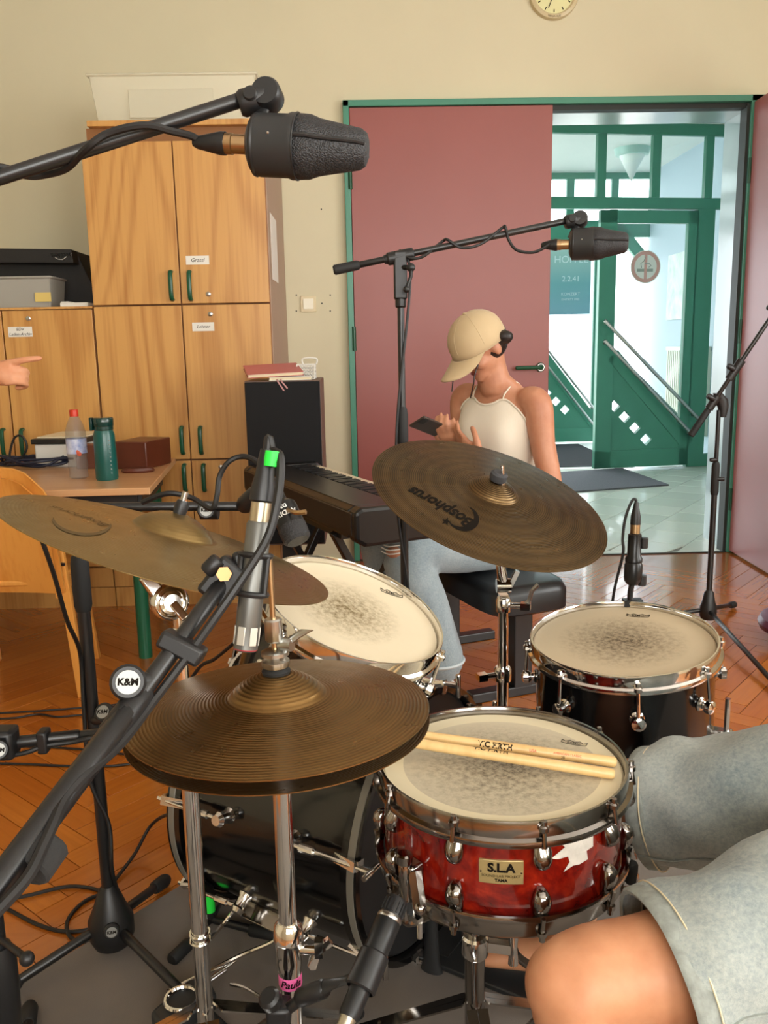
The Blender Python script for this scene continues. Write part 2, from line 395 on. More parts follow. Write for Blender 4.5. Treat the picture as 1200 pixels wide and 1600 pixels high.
# doorway: frame, lining, two leaves
fr = MB(); fr.bx((-.075, 4.87, 0), (-.043, 4.96, 2.497)); fr.bx((2.10, 4.87, 0), (2.172, 4.96, 2.497)); fr.bx((-.075, 4.87, 2.465), (2.172, 4.96, 2.497)); fr.bx((-.075, 4.925, 0), (-.015, 4.96, 2.497)); fr.bx((-.075, 4.925, 2.44), (1.05, 4.96, 2.497))
t1 = struct(fr.build('trim_1', K['green'], org=(1, 4.9, 0), smooth=0, bevel=.003), 'green metal door frame around the double doorway')
sl = MB(); sl.bx((2.083, 4.885, 0), (2.10, 4.97, 2.455)); sl.bx((1.0, 4.905, 2.44), (2.10, 4.97, 2.465)); sl.build('seal', K['seal'], t1, smooth=0)
rv = MB(); rv.bx((2.12, 4.96, .0), (2.172, 5.27, 2.45)); rv.bx((-.073, 4.96, 2.45), (2.172, 5.27, 2.497)); rv.bx((-.073, 4.96, 0), (-.05, 5.27, 2.45))
struct(rv.build('trim_2', K['reveal'], org=(1, 5.1, 0), smooth=0))
d1 = struct(MB().bx((-.041, 4.882, .006), (1.04, 4.922, 2.462)).build('door_1', K['red'], org=(.5, 4.9, 0), smooth=0, bevel=.003), 'closed brick-red door leaf with a green lever handle')
hp = PY(846, 574, 4.85); hl = PY(808, 575, 4.83)
m = MB(); m.lathe([(.0, -.0), (.024, 0), (.026, .006), (.022, .012), (0, .012)], (hp.x, 4.882, hp.z), (0, -1, 0), 24); m.cyl((hp.x, 4.88, hp.z), (hp.x, 4.835, hp.z), .010)
m.tube(spl([(hp.x, 4.835, hp.z), (hp.x-.02, 4.825, hp.z), (hp.x-.06, 4.825, hp.z), (hl.x, 4.828, hl.z)], 5), .0115, 10); m.ball((hl.x, 4.828, hl.z), .0115)
m.build('handle', K['dgreen'], d1)
m = MB(); m.torus((hp.x, 4.868, hp.z), (0, 1, 0), .019, .003, 24, 6); m.build('handle_ring', K['steel'], d1)
for z in (.25, 1.2, 2.05):
    m = MB(); m.cyl((-.044, 4.868, z), (-.044, 4.868, z+.13), .011); m.build('hinge', K['dgreen'], d1)
hx, hy = 2.135, 4.885; ex, ey = 2.105, 3.81; dv = V((ex-hx, ey-hy, 0)).normalized(); nv = V((-dv.y, dv.x, 0))
d2 = struct(MB().beam((hx, hy, 1.237), (ex, ey, 1.237), .04, 2.45, (0, 0, 1)).build('door_2', K['red'], org=(2.12, 4.3, 0), smooth=0, bevel=.003), 'brick-red door leaf standing open into the room')
m = MB()
for z in (.25, 1.2, 2.05): m.cyl((2.11, 4.875, z), (2.11, 4.875, z+.13), .011)
m.build('hinge', K['dgreen'], d2)
m = MB(); q = V((ex, ey, 1.05))-dv*.07+nv*-.0; m.cyl(q-nv*.02, q-nv*.07, .01); m.rod(q-nv*.07, q-nv*.07-dv*.12, .0115); m.build('handle', K['dgreen'], d2)

# wall bits: light switch, screw holes, clock
s0 = PY(482, 475, YW)
sw = thing('light_switch', 'square white light switch on the wall beside the red door', 'light switch', (s0.x, YW, s0.z-.045))
MB().box((s0.x, YW-.005, s0.z), (.086, .012, .086)).build('switch_plate', K['cream'], sw, bevel=.003)
MB().box((s0.x, YW-.0125, s0.z), (.056, .008, .056), m=Matrix.Rotation(R(4), 3, 'X')).build('rocker', mat('rocker_white', lin(244, 240, 220), .35), sw, bevel=.002)
m = MB()
for px, py in ((463, 461), (463, 486), (516, 461), (516, 486), (503, 474), (502, 327)): q = PY(px, py, YW); m.cyl((q.x, YW+.002, q.z), (q.x, YW-.002, q.z), .0042, n=8)
m.build('screw_hole', K['seal'], bpy.data.objects['wall_back'])
ck = PY(865, -10, YW); cr = .131
cl = thing('wall_clock', 'round cream wall clock high above the doorway', 'clock', (ck.x, YW, ck.z-cr))
MB().lathe([(cr, 0), (cr, .012), (cr*.97, .028), (cr*.86, .034), (cr*.80, .028), (cr*.78, .016), (0, .016)], (ck.x, YW, ck.z), (0, -1, 0), 56).build('case', mat('clock_case', lin(206, 190, 150), .35), cl)
MB().lathe([(0, 0), (cr*.79, 0), (cr*.79, .003), (0, .003)], (ck.x, YW-.0165, ck.z), (0, -1, 0), 48).build('dial', mat('clock_dial', lin(228, 224, 170), .5), cl)
for k in range(12):
    m = MB(); a = k*PI/6; m.box((ck.x+math.sin(a)*cr*.68, YW-.020, ck.z+math.cos(a)*cr*.68), (.005, .002, .014), m=Matrix.Rotation(a, 3, 'Y'))
    m.build('hour_mark', K['dkprint'], cl, smooth=0)
m = MB(); m.beam((ck.x, YW-.021, ck.z), (ck.x+.045, YW-.021, ck.z+.035), .006, .002, (0, 1, 0)); m.build('hour_hand', K['dkprint'], cl)
m = MB(); m.beam((ck.x, YW-.023, ck.z), (ck.x-.03, YW-.023, ck.z-.075), .004, .002, (0, 1, 0)); m.build('minute_hand', K['dkprint'], cl)
lettering('WEATEX', .017, (ck.x, YW-.031, ck.z-cr*.90), (1, 0, 0), (0, 0, 1), K['dkprint'], cl, lift=.002)

# ---------------------------------------------------------------- the hall behind the doorway
HX0, HX1, ZH = -1.6, 3.45, 3.17
tl = NT('hall_tile'); oi = tl.new('ShaderNodeObjectInfo'); tl.p(col=tl.ramp(oi.outputs['Random'], [(0, lin(204, 210, 198)), (1, lin(222, 226, 214))]), rough=.22, coat=.2); K['tile'] = tl.m
hf = struct(MB().bx((HX0, 4.88, -.08), (HX1+.2, 10.9, -.004)).build('floor', mat('tile_grout', lin(112, 112, 102), .8), org=(1, 7, 0), smooth=0))
TS = .345; tm = MB().add([(-.5*TS+.0025, -.5*TS+.0025, -.004), (.5*TS-.0025, -.5*TS+.0025, -.004), (.5*TS-.0025, .5*TS-.0025, -.004), (-.5*TS+.0025, .5*TS-.0025, -.004), (-.5*TS+.005, -.5*TS+.005, 0), (.5*TS-.005, -.5*TS+.005, 0), (.5*TS-.005, .5*TS-.005, 0), (-.5*TS+.005, .5*TS-.005, 0)], [(4, 5, 6, 7), (0, 1, 5, 4), (1, 2, 6, 5), (2, 3, 7, 6), (3, 0, 4, 7)])
tme = tm.mesh('tile', K['tile'], 0); ta = R(54); ct, st = math.cos(ta), math.sin(ta); trest = MB(); nt = 0
tp = []
for i in range(-24, 25):
    for j in range(-24, 25):
        u = (i+(.5 if j % 2 else 0))*TS; v = j*TS; X = 1.69+u*ct-v*st; Y = 5.03+u*st+v*ct; tp.append((X, Y))
tp.sort(key=lambda p: (p[0]-2)**2+(p[1]-5.5)**2)
for X, Y in tp:
    x, y, z = prj((X, Y, 0)) if Y > 1 else (0, 0, 1)
    if HX0+.2 < X < HX1 and 5.1 < Y < 8.35:
        if nt < 200 and 780 < x < 1180: o = bpy.data.objects.new('tile', tme); COL.objects.link(o); o.location = (X, Y, 0); o.rotation_euler.z = ta; o.parent = hf; o.location = (X-1, Y-7, 0); nt += 1
        else: trest.join(tm.copy(lambda p: V((X+p.x*ct-p.y*st, Y+p.x*st+p.y*ct, p.z))))
    elif HX0 < X < HX1+.1 and 4.65 < Y < 8.6:      # cut tiles along the walls and the doorway
        t2 = tm.copy(lambda p: V((min(max(X+p.x*ct-p.y*st, HX0), HX1), min(max(Y+p.x*st+p.y*ct, 4.886), 8.38), p.z))); trest.join(t2)
o = trest.build('cut_tiles', K['tile'], hf, smooth=0, fix=False); o['kind'] = 'stuff'
struct(MB().bx((-.05, 4.872, -.003), (2.1, 4.888, .005)).build('trim_3', K['seal'], smooth=0))
struct(MB().bx((HX0-.2, YH, ZH), (HX1+.4, 10.9, ZH+.2)).build('ceiling', K['hallwhite'], org=(1, 7, ZH), smooth=0))
struct(MB().bx((HX1, YH, 0), (HX1+.2, 10.7, ZH)).build('wall_hall_right', mat('hall_wall_blue_white', lin(186, 202, 214), .6), org=(HX1, 8, 0), smooth=0))
# unseen glazed left side, added to let sky light into the hall
lw = MB()
for y in (5.3, 6.6, 7.9, 9.2, 10.6): lw.bx((HX0-.08, y-.05, 0), (HX0, y+.05, ZH))
for z in (.05, 2.3, 3.12): lw.bx((HX0-.07, 5.3, z-.05), (HX0-.01, 10.6, z+.05))
o = struct(lw.build('window_1', K['green'], smooth=0)); MB().bx((HX0-.045, 5.3, .05), (HX0-.040, 10.6, 3.1)).build('pane', K['glass'], o, smooth=0)

def plate(outer, holes, o, ux, uy, thick, name, mt, parent):
    import bmesh
    bm = bmesh.new(); es = []
    for loop in [outer]+holes:
        vs_ = [bm.verts.new((p[0], p[1], 0)) for p in loop]
        for a, b in zip(vs_, vs_[1:]+vs_[:1]): es.append(bm.edges.new((a, b)))
    bmesh.ops.triangle_fill(bm, edges=es, use_beauty=True, use_dissolve=False)
    fs = [[v.index for v in f.verts] for f in bm.faces] if not bm.verts.index_update() else None
    pts = [v.co.copy() for v in bm.verts]; n = len(pts); uz = V(ux).cross(V(uy)).normalized(); o = V(o); M2 = MB()
    A = [o+V(ux)*p.x+V(uy)*p.y for p in pts]; B = [a+uz*thick for a in A]
    faces = [tuple(f) for f in fs]+[tuple(n+i for i in reversed(f)) for f in fs]; k = 0
    for loop in [outer]+holes:
        L = len(loop)
        for i in range(L): faces.append((k+i, k+(i+1) % L, n+k+(i+1) % L, n+k+i))
        k += L
    bm.free(); return M2.add(A+B, faces).build(name, mt, parent, smooth=0)
class Plane:
    def __init__(s, o, ang): s.o = V(o); s.u = V((math.cos(ang), math.sin(ang), 0)); s.n = V((math.sin(ang), -math.cos(ang), 0)); s.z = V((0, 0, 1))
    def __call__(s, px, py):
        r = ray(px, py); t = (s.o-CAM).dot(s.n)/r.dot(s.n); p = CAM+r*t-s.o; return (p.dot(s.u), p.z)
    def at(s, u, z, off=0): return s.o+s.u*u+s.z*z+s.n*off
    def rect(s, m, u0, u1, z0, z1, d0=-.03, d1=.03):
        m.prism([(u0, z0), (u1, z0), (u1, z1), (u0, z1)], s.o+s.n*d0, s.u, s.z, d1-d0)       # u x z = n
H1 = Plane((2.2, 8.27, 0), R(8))
def glass_wall(P, name, umin, umax, mulls, ztr0, ztr1, ztop, label):
    m = MB()
    P.rect(m, umin, umax, ztop, ZH); P.rect(m, umin, umax, ztr0, ztr1)
    for a, b in mulls: P.rect(m, a, b, ztr1, ztop)
    o = struct(m.build(name, K['green'], org=P.o, smooth=0, bevel=.004), label)
    ed = sorted(mulls); xs = [umin]+[e for ab in ed for e in ab]+[umax]
    for a, b in zip(xs[0::2], xs[1::2]):
        if b-a > .05:
            g_ = MB(); P.rect(g_, a-.004, b+.004, ztr1-.004, ztop+.004, -.004, .004); g_.build('pane', K['glass'], o, smooth=0)
    return o
zt1, zt0 = H1(1000, 309)[1], H1(1000, 327)[1]; ztop = H1(1000, 211)[1]
mu = [(H1(932, 250)[0], H1(946, 250)[0]), (H1(1018, 250)[0], H1(1031, 250)[0]), (H1(1101, 250)[0], H1(1113, 250)[0]), (-.75, -.67), (-1.6, -1.52)]
p1 = glass_wall(H1, 'window_2', -2.4, 1.27, mu, zt0, zt1, ztop, 'green framed glass screen with square top lights in the hall')
m = MB(); ur0, ur1 = H1(1080, 500)[0], H1(1107, 500)[0]; H1.rect(m, ur0, ur1, 0, zt0); H1.rect(m, ur1+.0, 1.27, 0, .12); m.build('post', K['green'], p1, smooth=0)
g_ = MB(); H1.rect(g_, ur1, 1.27, .12, zt0, -.004, .004); g_.build('pane', K['glass'], p1, smooth=0)
m = MB(); H1.rect(m, -1.3, -1.2, 0, zt0); m.build('post', K['green'], p1, smooth=0)
# the green glazed leaf with its triangular lower panel
def leaf(P, name, ul, ur, zb, zt, st, tri, diam, dia_r, bars, label, bar_r):
    o = MB(); P.rect(o, ul, ul+st, zb, zt); P.rect(o, ur-st*.62, ur, zb, zt); P.rect(o, ul, ur, zt-st*.7, zt); P.rect(o, ul, ur, zb, zb+.17)
    d = struct(o.build(name, K['green'], org=P.o, smooth=0, bevel=.003), label)
    holes = [[(u-dia_r, z), (u, z-dia_r), (u+dia_r, z), (u, z+dia_r)] for u, z in diam]
    plate(tri, holes, P.at(0, 0, -.028), P.u, P.z, .05, 'panel', K['green'], d)
    a, b = tri[2], tri[1]                              # sloping rail along the glass
    m = MB(); t = (V(b)-V(a)).normalized(); nn = V((t.y, -t.x)); nn = nn if nn.x+nn.y > 0 else -nn; w_ = .13
    aa, bb = V(a), V(b); m.prism([tuple(aa), tuple(bb), tuple(bb+nn*w_), tuple(aa+nn*w_)], P.o+P.n*-.03, P.u, P.z, .06); m.build('sloping_rail', K['green'], d, smooth=0)
    g_ = MB(); P.rect(g_, ul+st-.01, ur-st*.6, zb+.1, zt-st*.6, -.004, .004); g_.build('pane', K['glass'], d, smooth=0)
    g2 = MB()
    for (p, q, off) in bars:
        br = MB(); br.rod(P.at(p[0], p[1], off), P.at(q[0], q[1], off), bar_r, 12)
        for t_ in (.03, .97):
            c_ = V(p).lerp(V(q), t_); br.cyl(P.at(c_.x, c_.y, off), P.at(c_.x, c_.y, 0), bar_r*.7, n=8)
        br.build('push_bar', K['steel'], d)
    return d
ul, ur = H1(930, 600)[0], H1(1078, 600)[0]
tri = [H1(948, 706), H1(1066, 702), H1(942, 562)]; tri[0] = (H1(944, 706)[0], tri[1][1]); tri[2] = (tri[0][0], tri[2][1])
di = [H1(959, 634), H1(975, 651), H1(991, 668), H1(1008, 686)]
bars = [(H1(938, 501), H1(1083, 653), .10), (H1(938, 532), H1(1076, 680), .10), (H1(941, 522), H1(1080, 663), -.12), (H1(941, 552), H1(1075, 690), -.12)]
leaf(H1, 'door_3', ul, ur, .02, H1(1000, 329)[1], .165, tri, di, .062, bars, 'green framed glass door with slanting steel bars and diamond holes', .017)
# no-smoking sticker on the glass
ns = H1(1008, 417); c0 = H1.at(ns[0], ns[1], .006); rr = .15
sg = thing('no_smoking_sign', 'round no-smoking sticker on the green glass door', 'sign', H1.at(ns[0], ns[1]-rr, .006))
MB().lathe([(0, 0), (rr, 0), (rr, .003), (0, .003)], c0, H1.n, 48).build('disc', mat('sign_white', lin(222, 226, 218), .5), sg)
m = MB(); vs_ = []; fs = []
for k in range(48):
    a = 2*PI*k/48
    for r_ in (rr*.74, rr*.95): vs_.append(c0+H1.u*(r_*math.cos(a))+V((0, 0, r_*math.sin(a)))+H1.n*.0045)
m.add(vs_, [(2*k, 2*k+1, 2*((k+1) % 48)+1, 2*((k+1) % 48)) for k in range(48)]); m.build('ring', mat('sign_faded_red', lin(205, 160, 150), .5), sg, smooth=0)
m = MB().prism([(-.014, -rr*.8), (.014, -rr*.8), (.014, rr*.8), (-.014, rr*.8)], c0+H1.n*.004, H1.u, (0, 0, 1), .0012); m.build('bar', bpy.data.materials['sign_faded_red'], sg, smooth=0)
m = MB().prism([(-.085, -.045), (.075, -.045), (.075, -.018), (-.085, -.018)], c0+H1.n*.004, H1.u, (0, 0, 1), .0006)
m.tube([c0+H1.n*.0045+H1.u*x+V((0, 0, z)) for x, z in ((-.04, -.01), (-.05, .03), (-.02, .05), (-.005, .085))], .004, 6); m.tube([c0+H1.n*.0045+H1.u*x+V((0, 0, z)) for x, z in ((.03, -.005), (.055, .01), (.035, .03), (-.01, .03))], .004, 6)
m.build('cigarette', mat('sign_grey', lin(150, 160, 150), .5), sg, smooth=0)
# outer glass screen with its own doors
H2 = Plane((2.3, 10.6, 0), R(3))
zt1b, zt0b = H2(900, 345)[1], H2(900, 372)[1]
mu2 = [(H2(885, 290)[0], H2(897, 290)[0]), (H2(955, 290)[0], H2(966, 290)[0]), (-.9, -.8), (-1.9, -1.8), (-2.9, -2.8), (H2(1015, 300)[0], H2(1027, 300)[0])]
p2 = glass_wall(H2, 'window_3', -3.9, 1.15, mu2, zt0b, zt1b, 3.10, 'outer green framed glass screen at the far end of the hall')
m = MB(); u1, u2 = H2(1015, 500)[0], H2(1027, 500)[0]; H2.rect(m, u1, u2, 0, zt0b); m.build('post', K['green'], p2, smooth=0)
m = MB(); a, b = H2(950, 335), H2(1005, 405); m.bar([a, b], .13, H2.o+H2.n*-.03, H2.u, H2.z, .06); m.build('brace', K['green'], p2, smooth=0)
ul2, ur2 = H2(800, 600)[0], H2(935, 600)[0]
tri2 = [(ul2+.15, .19), H2(922, 666), (ul2+.15, 0)]; tri2[1] = (tri2[1][0], .19); e1 = H2(862, 588); k_ = (e1[1]-.19)/(tri2[1][0]-e1[0]); tri2[2] = (ul2+.15, .19+k_*(tri2[1][0]-ul2-.15))
di2 = [H2(868, 627), H2(882, 640), (H2(868, 627)[0]-.115, H2(868, 627)[1]+.105)]
bars2 = [(H2(800, 480), H2(926, 640), .1), (H2(800, 505), H2(923, 662), .1)]
leaf(H2, 'door_4', ul2, ur2, .02, zt0b, .15, tri2, di2, .06, bars2, 'far green glass door with diamond holes seen through the hall', .014)
pt, pb = H2(845, 385), H2(921, 491)
ps = thing('poster', 'green-blue poster taped to the far glass door', 'poster', H2.at((pt[0]+pb[0])/2, pb[1], .02))
pmn = NT('poster_print'); tc = pmn.obj(); sx = pmn.new('ShaderNodeSeparateXYZ'); pmn.l.new(tc, sx.inputs[0])
pmn.p(col=pmn.ramp(pmn.math('DIVIDE', sx.outputs[2], pt[1]-pb[1]), [(0, lin(120, 165, 180)), (.45, lin(110, 165, 170)), (1, lin(165, 200, 190))]), rough=.5)
m = MB(); H2.rect(m, pt[0], pb[0], pb[1], pt[1], .018, .022); m.build('sheet', pmn.m, ps, smooth=0)
for s_, z_, sz in (('HOFFEL', .80, .12), ('2.2.41', .52, .09), ('KONZERT', .30, .05), ('EINTRITT FREI', .22, .035)):
    u_ = (pt[0]+pb[0])/2+.06; lettering(s_, sz, H2.at(u_, pb[1]+z_*(pt[1]-pb[1]), .023), H2.u, (0, 0, 1), mat('poster_ink', lin(205, 225, 225), .6), ps)
# cone lamp on the hall ceiling, radiator, mats
cl0 = PZ(988, 232, ZH); cb = PY(990, 284, cl0.y)
lp = thing('cone_lamp', 'white cone-shaped ceiling lamp hanging in the hall', 'lamp', (cl0.x, cl0.y, cb.z))
hh = ZH-cb.z
MB().lathe([(0, 0), (.0965*1.35, hh*.80)], (cl0.x, cl0.y, cb.z), (0, 0, 1), 32, cap=False).build('cone_shade', mat('lamp_glass', lin(236, 240, 236), .4), lp)
MB().lathe([(.13, hh*.78), (.165, hh*.80), (.185, hh), (.0, hh)], (cl0.x, cl0.y, cb.z), (0, 0, 1), 32).build('rim', mat('lamp_rim', lin(170, 205, 195), .3), lp)
rd = thing('radiator', 'white ribbed radiator on the hall side wall', 'radiator', (HX1-.06, 9.1, .25))
for k in range(18):
    MB().bx((HX1-.10, 8.62+k*.055, .27), (HX1-.03, 8.655+k*.055, 1.12)).build('fin', mat('radiator_white', lin(226, 224, 206), .4) if k == 0 else bpy.data.materials['radiator_white'], rd, smooth=0)
MB().bx((HX1-.105, 8.6, 1.12), (HX1-.01, 9.62, 1.16)).build('top_grille', bpy.data.materials['radiator_white'], rd, smooth=0)
MB().bx((HX1-.04, 8.6, .27), (HX1-.002, 9.62, 1.12)).build('back_panel', bpy.data.materials['radiator_white'], rd, smooth=0)
for (y0_, y1_, z0_, z1_) in ((9.0, 9.9, 1.45, 2.15),):
    nb = thing('notice_board', 'pale notice board on the hall wall above the radiator', 'notice board', (HX1, 9.45, z0_))
    MB().bx((HX1-.022, y0_, z0_), (HX1-.002, y1_, z1_)).build('board', mat('notice_pale', lin(200, 214, 208), .6, var=.3, vs=9, col2=lin(240, 244, 236)), nb, smooth=0)
K['doormat'] = mat('grey_mat', lin(98, 100, 106), .95, var=.35, vs=120, bump=.6, bs=500)
a, b, c = PZ(1045, 759, 0), PZ(972, 733, 0), PZ(880, 771, 0)
d_ = (b-a); e_ = (c-a).normalized()*1.6
mt_ = MB().prism([(0, 0), (1, 0), (1, 1), (0, 1)], a+V((0, 0, .001)), d_, e_, .012); tag(mt_.build('door_mat', K['doormat'], smooth=0), 'flat grey door mat on the hall tiles before the green door', 'door mat')
gm = thing('grid_mat', 'dark ribbed entrance mat beyond the green glass door', 'door mat', (1.6, 9.5, 0))
MB().bx((.2, 8.50, -.003), (2.62, 10.45, .004)).build('backing', mat('mat_dark', lin(52, 56, 60), .9), gm, smooth=0)
for k in range(44):
    MB().bx((.22, 8.52+k*.044, .004), (2.60, 8.544+k*.044, .012)).build('rib', bpy.data.materials['mat_dark'] if k else mat('mat_rib', lin(72, 78, 84), .85), gm, smooth=0)
struct(MB().bx((.2, 8.36, -.003), (2.45, 8.50, .003)).build('trim_4', K['white'], smooth=0))
struct(MB().bx((HX0, 8.45, -.02), (HX1, 10.9, -.0035)).build('floor', K['hallwhite'], smooth=0))
struct(MB().bx((-14, 10.9, -.2), (16, 40, -.06)).build('ground', mat('pale_paving', lin(215, 212, 205), .9, var=.1), org=(1, 20, -.06), smooth=0))
# rug under the drum kit
K['rug'] = mat('grey_brown_rug', lin(112, 100, 88), .95, var=.25, vs=5, bump=.5, bs=700, sheen=.2, col2=lin(96, 88, 80))
rgB = V((.06, 2.42, .0005)); e1 = V((-.64, -.77, 0)); e2 = V((.77, -.64, 0))
m = MB().prism([(0, 0), (2.4, 0), (2.4, 2.3), (0, 2.3)], rgB, e1, e2, .007)
tag(m.build('rug', K['rug'], smooth=0), 'flat grey-brown rug under the drum kit', 'rug')
# ---------------------------------------------------------------- cupboards
CY = 4.10
def door_front(root, x0, x1, z0, z1, hx=None, hz=None, lock=None):
    g_ = .003
    d = MB().bx((x0+g_, CY-.02, z0+g_), (x1-g_, CY, z1-g_)).build('door', K['cab'], root, smooth=0, bevel=.002)
    if hx:
        m = MB(); m.tube(spl([(hx, CY-.02, hz-.062), (hx, CY-.045, hz-.055), (hx, CY-.05, hz), (hx, CY-.045, hz+.055), (hx, CY-.02, hz+.062)], 4), .0105, 8, flat=.75); m.build('handle', K['dgreen'], d)
    if lock:
        q = PY(lock[0], lock[1], CY); m = MB(); m.lathe([(.011, 0), (.011, .004), (.007, .006), (0, .006)], (q.x, CY-.02, q.z), (0, -1, 0), 16); m.build('lock', K['steel'], d)
    return d
def handle_z(py, x): return PY(x, py, CY).z
def label_strip(d, px0, py0, px1, py1, lines, sz):
    a, b = PY(px0, py0, CY-.022), PY(px1, py1, CY-.022)
    p = MB().bx((a.x, CY-.0215, b.z), (b.x, CY-.0203, a.z)).build('paper_tag', K['paper'], d, smooth=0)
    for i, t in enumerate(lines):
        lettering(t, sz, ((a.x+b.x)/2, CY-.0217, a.z+(b.z-a.z)*(i+.5)/len(lines)), (1, 0, 0), (0, 0, 1), K['dkprint'], d, shear=.25)
X0, XM, X1 = -1.225, -.822, -.418
zA, zB, zU = .712, 1.427, 2.133
# tall cupboard: base unit, middle unit, top unit
def carcass(root, x0, x1, z0, z1, plinth=False):
    m = MB(); m.bx((x0, CY+.001, z0), (x1, YW-.005, z1)); m.build('body', K['cabedge'], root, smooth=0)
    if plinth: MB().bx((x0, CY+.02, .0), (x1, CY+.04, .09)).build('plinth', K['cab'], root, smooth=0)
un = thing('base_cupboard', 'low wooden base cupboard under the tall doors, partly hidden by the table', 'cupboard', ((X0+X1)/2, CY+.4, 0))
carcass(un, X0, X1, .0, zA-.002, False)
door_front(un, X0, XM, .20, zA-.002, PY(289, 745, CY-.03).x, handle_z(745, 289)); door_front(un, XM, X1, .20, zA-.002, PY(319, 745, CY-.03).x, handle_z(745, 319), (346, 729))
MB().bx((X0, CY-.018, .10), (X1, CY, .195)).build('drawer_front', K['cab'], un, smooth=0); MB().bx((X0, CY-.012, 0), (X1, CY, .095)).build('plinth', K['cab'], un, smooth=0)
un = thing('middle_cupboard', 'two-door wooden cupboard with green handles in the middle of the tall stack', 'cupboard', ((X0+X1)/2, CY+.4, zA))
carcass(un, X0, X1, zA, zB-.002)
door_front(un, X0, XM, zA, zB-.002, PY(285, 687, CY-.03).x, handle_z(687, 285)); d = door_front(un, XM, X1, zA, zB-.002, PY(314, 687, CY-.03).x, handle_z(687, 314), (330, 491))
label_strip(d, 300, 504, 335, 517, ['Lehner'], .021)
MB().bx((X1-.001, CY+.002, zA), (X1+.004, YW-.006, zB)).build('side_panel', K['cabside'], un, smooth=0)
un = thing('top_cupboard', 'two-door wooden cupboard with green handles at the top of the tall stack', 'cupboard', ((X0+X1)/2, CY+.4, zB))
carcass(un, X0, X1, zB, zU)
door_front(un, X0, XM, zB, zU, PY(268, 447, CY-.03).x, handle_z(447, 268)); d = door_front(un, XM, X1, zB, zU, PY(297, 447, CY-.03).x, handle_z(447, 297), (327, 460))
label_strip(d, 290, 400, 327, 413, ['Grassl'], .024)
sp = MB().bx((X1-.001, CY+.002, zB), (X1+.004, YW-.006, zU+.0)).build('side_panel', K['cabside'], un, smooth=0)
MB().bx((X1+.004, CY+.10, 1.54), (X1+.0055, CY+.38, 1.84)).build('paper_notice', K['paper'], sp, smooth=0)
MB().bx((X0+.02, CY+.02, zU), (X1-.02, YW-.05, zU+.062)).build('recess', K['cabedge'], un, smooth=0)
MB().bx((PY(135, 190, CY-.02).x, CY-.02, zU+.062), (X1-.012, YW-.03, zU+.086)).build('top_board', K['cab'], un, smooth=0, bevel=.002)
# lower row of cupboards to the left
LX = [-2.46, -2.05, -1.642, X0-.004]
for i, (nm, lab) in enumerate((('side_cupboard', 'wooden cupboard with paper tag at the left under the black case'),)):
    un = thing(nm, lab, 'cupboard', ((LX[0]+LX[3])/2, CY+.4, 0)); carcass(un, LX[0], LX[3], 0, zB-.012)
    door_front(un, LX[0], LX[1], .20, zB-.012); dA = door_front(un, LX[1], LX[2], .20, zB-.012, PY(6, 690, CY-.03).x, handle_z(691, 6)); dB = door_front(un, LX[2], LX[3], .20, zB-.012, PY(36, 690, CY-.03).x, handle_z(691, 36), (47, 498))
    label_strip(dB, 12, 511, 51, 526, ['EDV', 'Laden-Archiv'], .019)
    for a, b in ((LX[0], LX[1]), (LX[1], LX[2]), (LX[2], LX[3])): MB().bx((a+.003, CY-.018, .10), (b-.003, CY, .195)).build('drawer_front', K['cab'], un, smooth=0)
    MB().bx((LX[0], CY-.012, 0), (LX[3], CY, .095)).build('plinth', K['cab'], un, smooth=0); MB().bx((LX[0], CY-.02, zB-.011), (LX[3], YW-.005, zB-.001)).build('top_board', K['cab'], un, smooth=0)
# clear crate on top
def crate(nm, lab, x0, x1, y0, y1, z0, z1, mt, taper, lip):
    r = thing(nm, lab, 'storage box', ((x0+x1)/2, (y0+y1)/2, z0)); t = .003
    def ring(m, xa, xb, ya, yb, z): return [V((xa, ya, z)), V((xb, ya, z)), V((xb, yb, z)), V((xa, yb, z))]
    def rr(ins, z): return ring(None, x0+ins, x1-ins, y0+ins, y1-ins, z)
    rs = [rr(taper, z0), rr(0, z1-.01), rr(-lip, z1-.01), rr(-lip, z1), rr(0.004, z1), rr(taper+.004, z0+.004)]
    m = MB(); vs_ = [p for q in rs for p in q]; fs = [(3, 2, 1, 0)]
    for i in range(5): fs += [(i*4+k, i*4+(k+1) % 4, (i+1)*4+(k+1) % 4, (i+1)*4+k) for k in range(4)]
    fs.append((20, 21, 22, 23)); m.add(vs_, fs); m.build('tub', mt, r, bevel=.004, smooth=30); return r
K['clear'] = milky('milky_clear_plastic', lin(232, 228, 206), .5); K['bin'] = milky('frosted_plastic', lin(178, 176, 168), .72)
zT = zU+.087
a, b = PY(136, 118, 4.14), PY(403, 118, 4.14)
cr_ = crate('clear_storage_crate', 'clear plastic crate with a wide lip on top of the tall cupboard', a.x+.012, b.x-.012, 4.12, 4.62, zT, a.z, K['clear'], .022, .012)
q0, q1 = PY(200, 140, 4.125), PY(335, 183, 4.125)
MB().bx((q0.x, 4.121, q1.z), (q1.x, 4.128, q0.z)).build('front_relief', K['clear'], cr_, smooth=0, bevel=.003)
